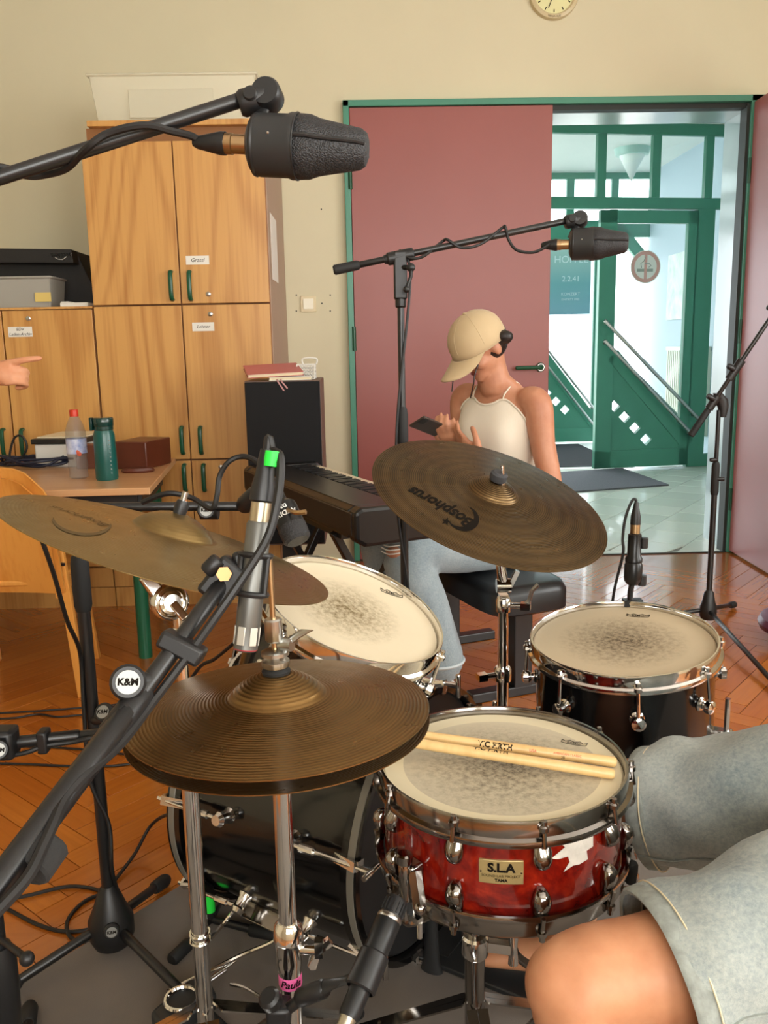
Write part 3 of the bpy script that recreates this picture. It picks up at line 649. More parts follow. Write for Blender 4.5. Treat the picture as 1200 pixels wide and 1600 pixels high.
# black flight-case lid on the lower cupboards
kb = 4.42; pts = [PY(-60, 388, kb), PY(113, 390, kb), PY(140, 446, kb), PY(144, 478, kb), PY(-60, 478, kb)]; zb_ = zB
bc = thing('black_case', 'black open equipment case with sloped side on the left cupboard', 'case', (pts[0].lerp(pts[3], .5).x, kb+.2, zb_))
poly = [(p.x, max(p.z, zb_)) for p in pts]; poly[3] = (poly[3][0], zb_); poly[4] = (poly[4][0], zb_)
MB().prism(poly, (0, kb+.38, 0), (1, 0, 0), (0, 0, 1), .33).build('shell', mat('case_black', lin(24, 23, 24), .55, bump=.2, bs=200), bc, smooth=0, bevel=.006)
lid = [(p.x, p.z) for p in (PY(-60, 388, kb-.02), PY(113, 390, kb-.02), PY(117, 412, kb-.02), PY(-60, 411, kb-.02))]
MB().prism(lid, (0, kb+.05, 0), (1, 0, 0), (0, 0, 1), .09).build('lid_edge', bpy.data.materials['case_black'], bc, smooth=0, bevel=.004)
lg = PY(95, 399, kb-.045)
lettering('audient', .034, (lg.x, kb-.042, lg.z), (-1, 0, -.02), (0, 0, -1), K['whprint'], bc, lift=-.002)
m = MB(); m.tube([PY(x, y, kb-.043) for x, y in ((86, 402), (91, 405), (98, 405.5), (104, 401))], .0018, 6); m.build('logo_swoosh', K['whprint'], bc)
c0_, c1_ = PY(-70, 431, 4.16), PY(88, 478, 4.16)
pb_ = crate('plastic_bin', 'frosted plastic bin with a yellow label on the left cupboard', c0_.x, c1_.x-.012, 4.14, 4.35, zB+.001, PY(40, 432, 4.16).z, K['bin'], .012, .008)
a, b = PY(54, 457, 4.14), PY(80, 471, 4.14)
MB().bx((a.x, 4.140, b.z), (b.x, 4.144, a.z)).build('sticker', mat('yellow_label', lin(214, 190, 110), .6), pb_, smooth=0)
wt = MB(); a = PY(100, 472, 4.2); wt.bx((a.x, 4.14, zB+.001), (PY(143, 472, 4.2).x, 4.24, zB+.02)); wt.bx((a.x, 4.15, zB+.02), (a.x+.04, 4.23, zB+.026)); tag(wt.build('white_device', K['paper'], bevel=.005), 'small flat white device beside the black case', 'device')

# ---------------------------------------------------------------- table with its load
ZT = .735; FR = PZ(234, 762, ZT); ta_ = R(6); tu = V((-math.cos(ta_), math.sin(ta_)*-.25, 0)).normalized(); tv = V((-math.sin(ta_), math.cos(ta_), 0))
tb = thing('work_table', 'light wooden table with green tube legs in front of the cupboards', 'table', FR+tu*.7+tv*.45-V((0, 0, ZT)))
m = MB().prism([(0, 0), (1.5, 0), (1.5, .88), (0, .88)], FR-V((0, 0, .026)), tu, tv, -.026) if tu.cross(tv).z < 0 else MB().prism([(0, 0), (1.5, 0), (1.5, .88), (0, .88)], FR-V((0, 0, .026)), tu, tv, .026)
m.build('tabletop', K['tabletop'], tb, smooth=0, bevel=.003)
lf = PZ(228, 1026, 0)
for q in (lf, lf+tu*1.25, lf+tv*.6, lf+tu*1.25+tv*.6): MB().cyl((q.x, q.y, 0), (q.x, q.y, ZT-.08), .027, n=20).build('leg', mat('leg_green', lin(22, 96, 66), .35, var=.06) if q is lf else bpy.data.materials['leg_green'], tb)
m = MB(); A_ = FR+tu*.06+tv*.10-V((0, 0, .062)); m.beam(A_, A_+tu*1.35, .03, .07); m.beam(A_+tv*.6, A_+tv*.6+tu*1.35, .03, .07); m.beam(A_, A_+tv*.62, .03, .07); m.beam(A_+tu*1.35, A_+tu*1.35+tv*.62, .03, .07); m.build('apron', K['black'], tb, smooth=0)
# PET bottle
bp = PZ(124, 747, ZT); H_ = PY(118, 640, bp.y).z-ZT; r_ = .0385
bt = thing('plastic_water_bottle', 'clear plastic water bottle with red cap and blue label on the table', 'bottle', (bp.x, bp.y, ZT))
K['pet'] = milky('clear_pet', lin(150, 145, 140), .33)
MB().lathe([(0, .003), (r_*.7, 0), (r_*.95, .006), (r_*.9, .03), (r_, .05), (r_*.93, H_*.3), (r_, H_*.36), (r_, H_*.60), (r_*1.0, H_*.68), (r_*.8, H_*.79), (r_*.42, H_*.9), (r_*.36, H_*.93)], (bp.x, bp.y, ZT), n=28).build('bottle_body', K['pet'], bt)
MB().lathe([(r_*1.012, H_*.37), (r_*1.012, H_*.585)], (bp.x, bp.y, ZT), n=28, cap=False).build('label_sleeve', mat('bottle_label', lin(120, 140, 200), .4, var=.5, vs=30, col2=lin(214, 220, 236)), bt)
MB().lathe([(r_*.43, H_*.905), (r_*.44, H_*.985), (r_*.40, H_), (0, H_)], (bp.x, bp.y, ZT), n=22).build('cap', mat('red_cap', lin(205, 55, 30), .4), bt)
m = MB()
for k in range(3): m.ball((bp.x+.010+.005*k, bp.y-r_*.93, ZT+H_*.40-.004*k), .009, 10, (1, .25, 1))
m.build('label_fruit', mat('label_red', lin(200, 90, 60), .5), bt)
# green flask
gp = PZ(168, 749, ZT); H_ = PY(161, 652, gp.y).z-ZT; r_ = .043
gb = thing('green_flask', 'dark teal drinking flask with flip lid on the table', 'bottle', (gp.x, gp.y, ZT))
MB().lathe([(0, 0), (r_*.92, 0), (r_, .008), (r_*.97, H_*.35), (r_*.93, H_*.72), (r_*.80, H_*.80), (0, H_*.80)], (gp.x, gp.y, ZT), n=32).build('flask_body', mat('teal_plastic', lin(10, 84, 78), .32, var=.08, coat=.2), gb)
MB().lathe([(r_*.80, H_*.795), (r_*.86, H_*.81), (r_*.86, H_*.86), (r_*.90, H_*.87), (r_*.92, H_*.975), (r_*.84, H_), (0, H_)], (gp.x, gp.y, ZT), n=32).build('lid', mat('teal_lid', lin(8, 52, 48), .25, coat=.4), gb)
MB().box((gp.x-r_*.95, gp.y-.01, ZT+H_*.9), (.012, .03, .05)).build('lid_latch', bpy.data.materials['teal_lid'], gb, bevel=.003)
for k in range(9):
    MB().box((gp.x+r_*.62, gp.y-r_*.76, ZT+H_*(.12+.065*k)), (.010, .002, .0016), R(-40)).build('scale_mark', K['whprint'], gb, smooth=0)
# brown leather boxes
K['brownbox'] = mat('brown_leather', lin(92, 42, 26), .4, var=.2, vs=14, bump=.2, bs=180, coat=.15)
def boxy(nm, lab, cat, c, d, rz, mt, bev=.004, **k): o = MB().box((c[0], c[1], c[2]+d[2]/2), d, rz).build(nm, mt, bevel=bev); tag(o, lab, cat); return o
q = PZ(216, 733, ZT); boxy('leather_box', 'brown leather box with snap lid at the right end of the table', 'box', (q.x-.0, q.y+.10, ZT), (.15, .21, .115), R(-16), K['brownbox'])
q = PZ(216, 738, ZT); w_ = MB().lathe([(.0, 0), (.055, 0), (.062, .008), (.055, .018), (0, .020)], (q.x, q.y, ZT), n=28, sx=1.1, sy=.5, xh=(1, .15, 0)); tag(w_.build('leather_wallet', K['brownbox']), 'flat brown leather wallet in front of the leather box', 'wallet')
q = PZ(150, 738, ZT); boxy('brown_folder_box', 'open brown folder box behind the two bottles', 'box', (q.x-.015, q.y+.15, ZT), (.20, .08, .10), R(-4), mat('folder_brown', lin(112, 66, 50), .5, var=.15))
q = PZ(93, 738, ZT); dv_ = thing('white_recorder', 'white and black boxy device with papers on the left of the table', 'device', (q.x-.04, q.y+.30, ZT))
MB().box((q.x-.04, q.y+.30, ZT+.05), (.21, .28, .10), R(-6)).build('body', mat('device_white', lin(216, 216, 210), .4), dv_, bevel=.006)
MB().box((q.x-.04, q.y+.30, ZT+.112), (.23, .30, .022), R(-6)).build('lid', K['black'], dv_, bevel=.004)
MB().box((q.x-.04, q.y+.31, ZT+.1265), (.20, .25, .006), R(-6)).build('paper_stack', K['cream'], dv_, smooth=0)
m = MB(); rc = random.Random(4)
cb0 = PZ(40, 735, ZT); pts = []
for k in range(46):
    a = k*.83; pts.append(V((cb0.x+.02+math.cos(a)*(.10+.05*rc.random())*1.25, cb0.y+.10+math.sin(a)*(.05+.04*rc.random()), ZT+.009+.035*rc.random()+.02*(k % 3 == 0))))
m.tube(spl(pts, 4), .0055, 6); tag(m.build('cable_heap', mat('navy_cable', lin(20, 26, 48), .5)), 'tangled heap of dark blue cable behind the wooden chair', 'cable')
m = MB(); m.tube(spl([cb0+V((-.08, .1, .01)), PY(15, 715, cb0.y+.1), PY(22, 685, cb0.y+.1), PY(35, 682, cb0.y+.1), PY(42, 700, cb0.y+.1), PY(30, 722, cb0.y+.1)+V((0, 0, .0))], 6), .005, 6); tag(m.build('black_cable', K['cable']), 'black cable looping up at the left of the table', 'cable')

# ---------------------------------------------------------------- wooden school chair
cy_ = 2.88; ch_ = thing('school_chair', 'wooden school chair with moulded plywood back at the left edge', 'chair', (-1.35, 3.1, 0))
pan = MB(); NX, NZ = 12, 14; x0_, x1_ = -1.56, -1.055; vs_ = []
for side in (0, 1):
    for j in range(NZ+1):
        z = .40+.45*j/NZ
        for i in range(NX+1):
            t = i/NX*2-1; hw = (x1_-x0_)/2*(1-.16*max(0, (z-.72)/.13)**3) ; x = (x0_+x1_)/2+t*hw
            zz = z-(.05*abs(t)**5*max(0, (z-.6)/.25)) ; y = cy_+.035*(1-t*t)+.10*(1-j/NZ)**2*.6-(.012 if side else 0); vs_.append((x, y-.07*max(0, (z-.62)), zz))
n1 = (NX+1)*(NZ+1); fs = []
for j in range(NZ):
    for i in range(NX):
        a = j*(NX+1)+i; fs.append((a, a+1, a+NX+2, a+NX+1)); b = n1+a; fs.append((b, b+NX+1, b+NX+2, b+1))
bnd = [i for i in range(NX+1)]+[(j+1)*(NX+1)-1 for j in range(1, NZ+1)]+[NZ*(NX+1)+i for i in range(NX-1, -1, -1)]+[j*(NX+1) for j in range(NZ-1, 0, -1)]
for a, b in zip(bnd, bnd[1:]+bnd[:1]): fs.append((a, b, n1+b, n1+a))
pan.add(vs_, fs); pan.build('backrest', K['chairw'], ch_)
pan.copy(lambda p: V(((x0_+x1_)/2-.004+(p.x-(x0_+x1_)/2)*.95, p.y-.0135, .40+(p.z-.40)*.925))).build('back_panel', K['chairw'], ch_)
MB().box((-1.31, 3.13, .435), (.46, .40, .02)).build('seat', K['chairw'], ch_, bevel=.006)
f0, f1 = PZ(150, 1028, 0), PZ(131, 1088, 0)
for q, tp_ in ((f1, V((-1.075, 2.945, .62))), (f1+V((-.42, 0, 0)), V((-1.53, 2.945, .62))), (f0, V((f0.x-.02, f0.y-.06, .43))), (f0+V((-.40, 0, 0)), V((f0.x-.40, f0.y-.06, .43)))):
    MB().beam(q+V((0, 0, .0)), tp_, .026, .036, (1, 0, 0)).build('leg', K['chairw'], ch_, bevel=.004, smooth=0)
m = MB(); m.beam((-1.08, 2.93, .40), (f0.x-.01, f0.y-.04, .40), .02, .045); m.beam((-1.5, 2.93, .40), (f0.x-.4, f0.y-.04, .40), .02, .045); m.build('side_rail', K['chairw'], ch_, smooth=0, bevel=.003)
for z in (.56, .50): MB().cyl((-1.062, 2.935, z), (-1.050, 2.93, z), .006, n=10).build('bolt', K['black'], ch_)

# ---------------------------------------------------------------- loudspeaker with notebooks
sy_ = 3.66; a, b = PY(381, 597, sy_), PY(500, 594, sy_); zs = PY(440, 595, sy_).z
sp_ = thing('loudspeaker', 'tall black-fronted loudspeaker with wooden side behind the piano', 'loudspeaker', ((a.x+b.x)/2, sy_+.17, 0))
MB().bx((a.x, sy_+.012, .38), (b.x+.0, sy_+.34, zs)).build('cabinet', mat('speaker_wood', lin(112, 88, 76), .5, var=.1), sp_, smooth=0, bevel=.003)
MB().bx((a.x+.002, sy_-.004, .39), (b.x-.002, sy_+.012, zs-.004)).build('grille', mat('speaker_cloth', lin(16, 17, 20), .9, bump=.4, bs=900), sp_, smooth=0, bevel=.004)
m = MB(); m.bx((a.x+.03, sy_+.03, 0), (b.x-.03, sy_+.31, .03)); m.bx(((a.x+b.x)/2-.04, sy_+.13, .03), ((a.x+b.x)/2+.04, sy_+.21, .38)); m.build('stand', K['black'], sp_, smooth=0)
def book(nm, lab, c, d, rz, cov, z):
    r = thing(nm, lab, 'notebook', (c[0], c[1], z)); mr = Matrix.Rotation(rz, 3, 'Z')
    MB().box((c[0], c[1], z+d[2]*.5), (d[0]-.006, d[1]-.006, d[2]*.8), rz).build('pages', K['cream'], r, smooth=0)
    for zz in (z+d[2]*.06, z+d[2]*.94): MB().box((c[0], c[1], zz), (d[0], d[1], d[2]*.12), rz).build('cover', cov, r, smooth=0)
    return r
bc0 = PZ(425, 590, zs+.01); cv = mat('pink_cover', lin(196, 108, 108), .5, var=.06)
b1 = book('white_notebook', 'white open-edged notebook under the pink notebook on the loudspeaker', (bc0.x+.08, sy_+.09, 0), (.18, .15, .014), R(6), K['paper'], zs+.001)
b2 = book('pink_notebook', 'pink notebook with ribbon markers lying on the loudspeaker', (bc0.x+.005, sy_+.12, 0), (.235, .22, .016), R(12), cv, zs+.0165); b2.rotation_euler = (R(9), 0, 0); b2.location.z += .017
for px, e in ((434, (445, 612)), (440, (449, 606))):
    m = MB(); A_ = PY(px, 595, sy_-.012); B_ = PY(e[0], e[1], sy_-.014); m.beam(PY(px-3, 590, sy_+.03), A_, .006, .001); m.beam(A_, B_, .006, .001, (0, 1, 0)); m.build('ribbon_marker', mat('ribbon', lin(200, 150, 150), .6) if px == 434 else bpy.data.materials['ribbon'], b2, smooth=0)
bk0, bk1 = PY(464, 570, sy_+.16), PY(489, 588, sy_+.16)
bs_ = thing('plastic_basket', 'small white perforated plastic basket on the loudspeaker', 'basket', ((bk0.x+bk1.x)/2, sy_+.2, zs))
x0_, x1_, y0_, y1_, z0_, z1_ = bk0.x, bk1.x+.008, sy_+.15, sy_+.25, zs+.0005, bk0.z
def lattice(p, u, v, nu, nv, th):
    m = MB(); p, u, v = V(p), V(u), V(v); n_ = u.cross(v).normalized()
    for i in range(nu+1): c = p+u*(i/nu); m.beam(c, c+v, .005, th, n_)
    for j in range(nv+1): c = p+v*(j/nv); m.beam(c, c+u, .005, th, n_)
    return m
for nm, p, u, v in (('side', (x0_, y0_, z0_), (x1_-x0_, 0, 0), (0, 0, z1_-z0_)), ('side', (x0_, y1_, z0_), (x1_-x0_, 0, 0), (0, 0, z1_-z0_)), ('side', (x0_, y0_, z0_), (0, y1_-y0_, 0), (0, 0, z1_-z0_)), ('side', (x1_, y0_, z0_), (0, y1_-y0_, 0), (0, 0, z1_-z0_))):
    lattice(p, u, v, 6, 4, .003).build('side', K['paper'], bs_, smooth=0)
MB().bx((x0_, y0_, z0_), (x1_, y1_, z0_+.003)).build('bottom', K['paper'], bs_, smooth=0)
m = MB(); hc = V(((x0_+x1_)/2+.012, y1_, z1_)); m.tube(spl([hc+V((-.03, 0, 0)), hc+V((-.032, 0, .022)), hc+V((0, 0, .028)), hc+V((.032, 0, .022)), hc+V((.03, 0, 0))], 5), .004, 8); m.build('handle', K['paper'], bs_)

# ---------------------------------------------------------------- digital piano
PN = V((-.03, 2.485, 0)); pd_ = V((-.414, .91, 0)).normalized(); pn_ = V((.91, .414, 0)).normalized(); LP = 1.13; ZP = .75
pi = thing('digital_piano', 'black digital piano on a folding stand, seen from its back', 'piano', PN+pd_*LP/2+pn_*.16)
K['pianoblack'] = mat('piano_black', lin(22, 21, 22), .3, var=.15, vs=20, bump=.05, bs=700); K['pianobrown'] = mat('piano_rear_panel', lin(40, 31, 27), .42, var=.12, vs=10)
def psec(s, poly, a, b, nm, mt, bev=.006): return MB().prism(poly, PN+pd_*a, pn_, (0, 0, 1), b-a).build(nm, mt, pi, smooth=0, bevel=bev)
# cross-section in (depth from the back, height); pn x z points to -pd, so sweep is negative
def sweep(poly, a, b, nm, mt, bev=.005):
    m = MB(); n_ = len(poly); A = [PN+pd_*a+pn_*s_+V((0, 0, z)) for s_, z in poly]; B = [p+pd_*(b-a) for p in A]
    m.add(A+B, [tuple(range(n_)), tuple(range(2*n_-1, n_-1, -1))]+[(i, (i+1) % n_, n_+(i+1) % n_, n_+i) for i in range(n_)]); return m.build(nm, mt, pi, smooth=0, bevel=bev)
body = sweep([(0.0, .655), (.30, .645), (.31, .70), (.165, .705), (.165, .748), (.02, .752), (0, .74)], .06, LP-.06, 'body', K['pianoblack'])
sweep([(-.004, .668), (.004, .668), (.004, .738), (-.004, .736)], .03, LP-.03, 'rear_panel', K['pianobrown'], .002)
for a, b in ((-.0, .06), (LP-.06, LP)): sweep([(-.002, .655), (.03, .635), (.28, .635), (.325, .665), (.325, .735), (.30, .752), (.02, .755), (-.002, .742)], a, b, 'end_block', K['pianoblack'], .012)
sweep([(.165, .7485), (.02, .7525), (.02, .7545), (.165, .7505)], .06, LP-.06, 'top_panel', mat('piano_top', lin(30, 30, 31), .35, bump=.1, bs=600), .001)
wk = MB(); bk = MB(); nw = 52; kw = (LP-.13)/nw
for i in range(nw):
    a = .065+i*kw; 
    A = PN+pd_*(a+kw/2)
    mm = Matrix(((pn_.x, pd_.x, 0), (pn_.y, pd_.y, 0), (0, 0, 1))); wk.box(A+pn_*.242+V((0, 0, .727)), (.135, kw-.0012, .022), m=mm)
    if (i % 7) in (0, 1, 3, 4, 5): bk.box(PN+pd_*(a+kw)+pn_*.218+V((0, 0, .742)), (.085, kw*.55, .014), m=mm)
o = wk.build('white_keys', mat('ivory_keys', lin(238, 224, 196), .3), pi, smooth=0); o['kind'] = 'stuff'
o = bk.build('black_keys', K['pianoblack'], pi, smooth=0); o['kind'] = 'stuff'
lq = PZ(455, 748, .705); lq = PN+pd_*((lq-PN).dot(pd_))-pn_*.0045+V((0, 0, .707))
lettering('Roland', .052, lq, -pd_, (0, 0, 1), mat('piano_print', lin(74, 64, 58), .5), pi, lift=.001, bold=.001)
MB().box(lq-pd_*.16, (.004, .018, .018), math.atan2(pd_.y, pd_.x)-PI/2).build('badge', K['black'], pi)
for e in (.25, LP-.25):
    for sgn in (1, -1):
        A_ = PN+pd_*e+pn_*(.16-.19*sgn); B_ = PN+pd_*e+pn_*(.16+.13*sgn)
        MB().beam(A_+V((0, 0, .02)), B_+V((0, 0, .635)), .025, .035, pd_).build('stand_leg', K['bmetal'], pi, smooth=0, bevel=.003)
    MB().rod(PN+pd_*e+pn_*-.06+V((0, 0, .018)), PN+pd_*e+pn_*.38+V((0, 0, .018)), .018).build('foot_bar', K['bmetal'], pi)
for s_ in (.05, .27): MB().beam(PN+pd_*.2+pn_*s_+V((0, 0, .632)), PN+pd_*(LP-.2)+pn_*s_+V((0, 0, .632)), .03, .022).build('stand_rail', K['bmetal'], pi, smooth=0)

# ---------------------------------------------------------------- piano bench
L1, L2 = PZ(703, 1006, 0), PZ(812, 1083, 0); ba = (L2-L1).normalized(); bb = V((-ba.y, ba.x, 0)); bc_ = (L1+L2)/2; BZ = .315
be = thing('piano_bench', 'black padded piano bench with T-shaped feet', 'bench', bc_)
secs = []; HL, HW = .385, .165
pd = MB()
for (z, ins) in ((BZ+.0, .02), (BZ+.012, .0), (BZ+.075, .0), (BZ+.098, .012), (BZ+.105, .035)):
    ring = []
    for k in range(32):
        a = 2*PI*k/32; ce, se = math.cos(a), math.sin(a); e_ = .35
        x = (HL-ins)*math.copysign(abs(ce)**e_, ce); y = (HW-ins)*math.copysign(abs(se)**e_, se); ring.append(bc_+ba*x+bb*y+V((0, 0, z)))
    secs.append(ring)
vs_ = [p for r_ in secs for p in r_]; fs = [tuple(range(31, -1, -1)), tuple(4*32+k for k in range(32))]
for i in range(4): fs += [(i*32+k, i*32+(k+1) % 32, (i+1)*32+(k+1) % 32, (i+1)*32+k) for k in range(32)]
pd.add(vs_, fs); pd.build('seat_pad', mat('black_leatherette', lin(17, 18, 22), .36, bump=.15, bs=260), be, smooth=50)
for q in (L1, L2):
    MB().beam(q+V((0, 0, .03)), q+V((0, 0, BZ)), .07, .05, ba).build('leg', K['bmetal'], be, smooth=0, bevel=.004)
    MB().beam(q-bb*.20+V((0, 0, .018)), q+bb*.20+V((0, 0, .018)), .05, .036).build('foot_bar', K['bmetal'], be, smooth=0, bevel=.004)
MB().beam(L1+V((0, 0, BZ-.02)), L2+V((0, 0, BZ-.02)), .05, .05).build('stretcher', K['bmetal'], be, smooth=0)
# ---------------------------------------------------------------- drum kit materials
def cymbal_mat(name, base, dark, ring_str, groove):
    t = NT(name); tc = t.new('ShaderNodeTexCoord'); sx = t.new('ShaderNodeSeparateXYZ'); t.l.new(tc.outputs['Object'], sx.inputs[0])
    r = t.math('SQRT', t.math('ADD', t.math('MULTIPLY', sx.outputs[0], sx.outputs[0]), t.math('MULTIPLY', sx.outputs[1], sx.outputs[1])))
    n = t.noise(t.obj((1, 1, 1)), 9, 4, .6, .6); n2 = t.noise(t.obj((1, 1, 1)), 40, 3)
    rj = t.math('ADD', r, t.math('MULTIPLY', t.math('SUBTRACT', t.noise(t.obj((1, 1, 1)), 5, 2), .5), .003))
    s = t.math('MULTIPLY_ADD', t.math('SINE', t.math('MULTIPLY', rj, groove)), .5, .5); s = t.math('POWER', s, 1.5)
    s2 = t.math('MULTIPLY_ADD', t.math('SINE', t.math('MULTIPLY', rj, groove*.137)), .5, .5)
    f = t.math('ADD', t.math('MULTIPLY', s, ring_str), t.math('ADD', t.math('MULTIPLY', s2, ring_str*.4), t.math('MULTIPLY', t.math('SUBTRACT', n, .4), .9)))
    c = t.mix(f, base, dark); t.p(col=c, metal=.9, rough=t.math('MULTIPLY_ADD', n2, .22, .20), aniso=.3)
    t.bump(t.math('ADD', t.math('MULTIPLY', s, ring_str*2), t.math('MULTIPLY', n, .6)), .35, .0012); return t.m
K['cymride'] = cymbal_mat('bronze_ride', lin(120, 96, 64), lin(56, 42, 26), .66, 1500)
K['cymcrash'] = cymbal_mat('bronze_crash', lin(148, 124, 80), lin(106, 84, 50), .10, 1300)
K['cymhat'] = cymbal_mat('bronze_hihat', lin(142, 110, 66), lin(80, 60, 34), .34, 1500)
def head_mat(name, base, dirt, cx, cy, rad, amt, ring=None):
    t = NT(name); tc = t.new('ShaderNodeTexCoord'); mp = t.new('ShaderNodeMapping'); t.l.new(tc.outputs['Object'], mp.inputs[0]); mp.inputs['Location'].default_value = (-cx, -cy, 0)
    ln = t.new('ShaderNodeVectorMath', operation='LENGTH'); t.l.new(mp.outputs[0], ln.inputs[0]); r = ln.outputs['Value']
    n = t.noise(t.obj((1, 1, 1)), 90, 5, .75); n2 = t.noise(t.obj((1, 1, 1)), 14, 4, .6); n3 = t.noise(t.obj((1, 1, 1)), 320, 3, .7)
    k = t.math('SUBTRACT', 1.0, t.math('DIVIDE', r, rad)); k = t.math('MAXIMUM', k, 0.0)
    sp = t.math('MULTIPLY_ADD', t.math('SUBTRACT', n, .47), 5.0, .25); sp = t.math('MAXIMUM', sp, 0.0)
    f = t.math('MULTIPLY', t.math('ADD', t.math('MULTIPLY', k, .55), t.math('MULTIPLY', sp, t.math('POWER', k, .8))), amt); f = t.math('MINIMUM', f, .92)
    c = t.mix(t.math('MULTIPLY', n2, .35), base, tuple(x*.78 for x in base[:3])+(1,)); c = t.mix(f, c, dirt)
    if ring:
        l2 = t.new('ShaderNodeVectorMath', operation='LENGTH'); t.l.new(tc.outputs['Object'], l2.inputs[0])
        g_ = t.math('GREATER_THAN', l2.outputs['Value'], ring[0]); c = t.mix(g_, c, ring[1])
    t.p(col=c, rough=.55, spec=.35); t.bump(n3, .25, .0006); return t.m
K['gloss'] = mat('black_lacquer', lin(7, 7, 8), .16, var=.1, coat=.35, crough=.08)
def burl():
    t = NT('red_burl_lacquer'); n = t.noise(t.obj((1, 1, 1)), 16, 5, .62, 1.6); n2 = t.noise(t.obj((1, 1, .5)), 55, 4, .6, .8)
    f = t.math('ADD', t.math('MULTIPLY', n, .8), t.math('MULTIPLY', n2, .35)); t.p(col=t.ramp(f, [(.35, lin(52, 6, 5)), (.55, lin(112, 16, 8)), (.8, lin(158, 40, 16))]), rough=.12, coat=.9, crough=.05); return t.m
K['burl'] = burl()

def drum_common(root, T, n, Rs, Rh, depth, shell_mt, hoop_mt, headmt, xh):
    """shell, top head, two hoops around axis n, T = centre of the top head"""
    mw = mxf(T, n, xh)
    sh = MB().lathe([(Rs-.008, -.006), (Rs, -.012), (Rs, -depth+.012), (Rs-.008, -depth+.004), (0, -depth+.004)], n=64, cap=False).build('shell', shell_mt, root, mw=mw)
    hd = MB().lathe([(0, 0), (Rh*.45, 0), (Rh*.935, 0), (Rh*.955, -.003), (Rh*.955, -.012)], n=64, cap=False).build('head', headmt, root, mw=mw)
    for nm, s, z in (('top_hoop', 1, 0), ('bottom_hoop', -1, -depth)):
        pr = [(Rh*.958, -.004), (Rh*.958, .009), (Rh*.968, .012), (Rh*.985, .012), (Rh*.992, .008), (Rh*.992, -.010), (Rh*1.022, -.013), (Rh*1.028, -.018), (Rh*1.02, -.022), (Rh*.99, -.021), (Rh*.958, -.014), (Rh*.958, -.004)]
        MB().lathe([(r, z+s*h) for r, h in pr], n=72, cap=False).build(nm, hoop_mt, root, mw=mw)
    MB().lathe([(0, -depth), (Rh*.95, -depth)], n=48, cap=False).build('bottom_head', mat('clear_head', lin(190, 186, 170), .3) if 'clear_head' not in bpy.data.materials else bpy.data.materials['clear_head'], root, mw=mw)
    return mw
def lug_at(mw, Rr, a, z): return mw @ V((Rr*math.cos(a), Rr*math.sin(a), z))

# ---------------------------------------------------------------- snare drum
ST = PD(783, 1193, 1.29); sn = V((0, 0, 1)); sR, sH, sD = .176, .186, .143
SR = thing('snare_drum', 'red burl-wood snare drum with black nickel hardware', 'drum', (ST.x, ST.y, ST.z-sD))
back = (V((ST.x, ST.y, 0))).normalized()
K['snarehead'] = head_mat('snare_head_worn', lin(206, 194, 168), lin(62, 54, 42), .0, -.015, .16, .62, (.146, lin(222, 210, 178)))
smw = drum_common(SR, ST, sn, sR, sH, sD, K['burl'], K['nickel'], K['snarehead'], (1, 0, 0))
toc = math.atan2(-ST.y, -ST.x)                       # direction to the camera
for k in range(10):
    a = toc+R(17+36*k)
    rad = V((math.cos(a), math.sin(a), 0)); tg = V((-math.sin(a), math.cos(a), 0))
    for top in (1, -1):
        zc = -.041 if top == 1 else -sD+.041
        m = MB(); secs = []
        for t_, wx, dp in ((-.030, .006, .004), (-.027, .013, .012), (-.015, .0155, .019), (.0, .016, .023), (.012, .013, .021), (.020, .009, .014), (.023, .005, .006)):
            c = smw @ V((0, 0, zc-top*t_*.74)) + rad*(sR-.001)
            secs.append((c+rad*dp*.45, tg*wx*.82, rad*dp*.5))
        m.loft(secs, 14); lg_ = m.build('lug', K['nickel'], SR)
        r0 = lug_at(smw, sH*1.012, a, .004 if top == 1 else -sD-.004); r1 = lug_at(smw, sR+.017, a, zc+top*.02)
        m = MB(); m.cyl(r0, r1, .003, n=8); m.lathe([(.0065, 0), (.0065, .006), (.004, .008), (.004, .014), (0, .015)], r0-sn*top*.003, sn*top, 10); m.build('tension_rod', K['nickel'], SR)
# badge
def on_shell(a, z, r=sR): return V((ST.x+r*math.cos(a), ST.y+r*math.sin(a), ST.z+z))
def shell_patch(poly, a0, z0, r): # poly in metres (along the shell, up)
    return [on_shell(a0+p[0]/sR, z0+p[1], r) for p in poly]
import mathutils
def hit_shell(px, py):
    r_ = ray(px, py).normalized(); dx, dy = r_.x, r_.y; ox, oy = -ST.x, -ST.y; A = dx*dx+dy*dy; B = ox*dx+oy*dy; Cc = ox*ox+oy*oy-sR*sR; t = (-B-math.sqrt(max(B*B-A*Cc, 0)))/A
    p = CAM+r_*t; return math.atan2(p.y-ST.y, p.x-ST.x), p.z-ST.z
ba_, bz_ = hit_shell(783, 1362)
def plate_on(w_, h_, a0, z0, r0, r1, nx=10):
    m = MB(); vs_ = []
    for r_ in (r0, r1):
        for z in (z0-h_/2, z0+h_/2):
            for i in range(nx+1): vs_.append(on_shell(a0+(i/nx-.5)*w_/sR, z, r_))
    q = nx+1; fs = []
    for i in range(nx): fs += [(2*q+i, 2*q+i+1, 3*q+i+1, 3*q+i), (q+i, q+i+1, 3*q+i+1, 3*q+i), (i, i+1, 2*q+i+1, 2*q+i)]
    fs += [(0, q, 3*q, 2*q), (nx, q+nx, 3*q+nx, 2*q+nx)]
    return m.add(vs_, fs)
bd_ = plate_on(.058, .034, ba_, bz_, sR-.001, sR+.0022).build('badge', mat('brass_badge', lin(186, 164, 112), .35, .55, var=.15, vs=40), SR, smooth=30, bevel=.0008)
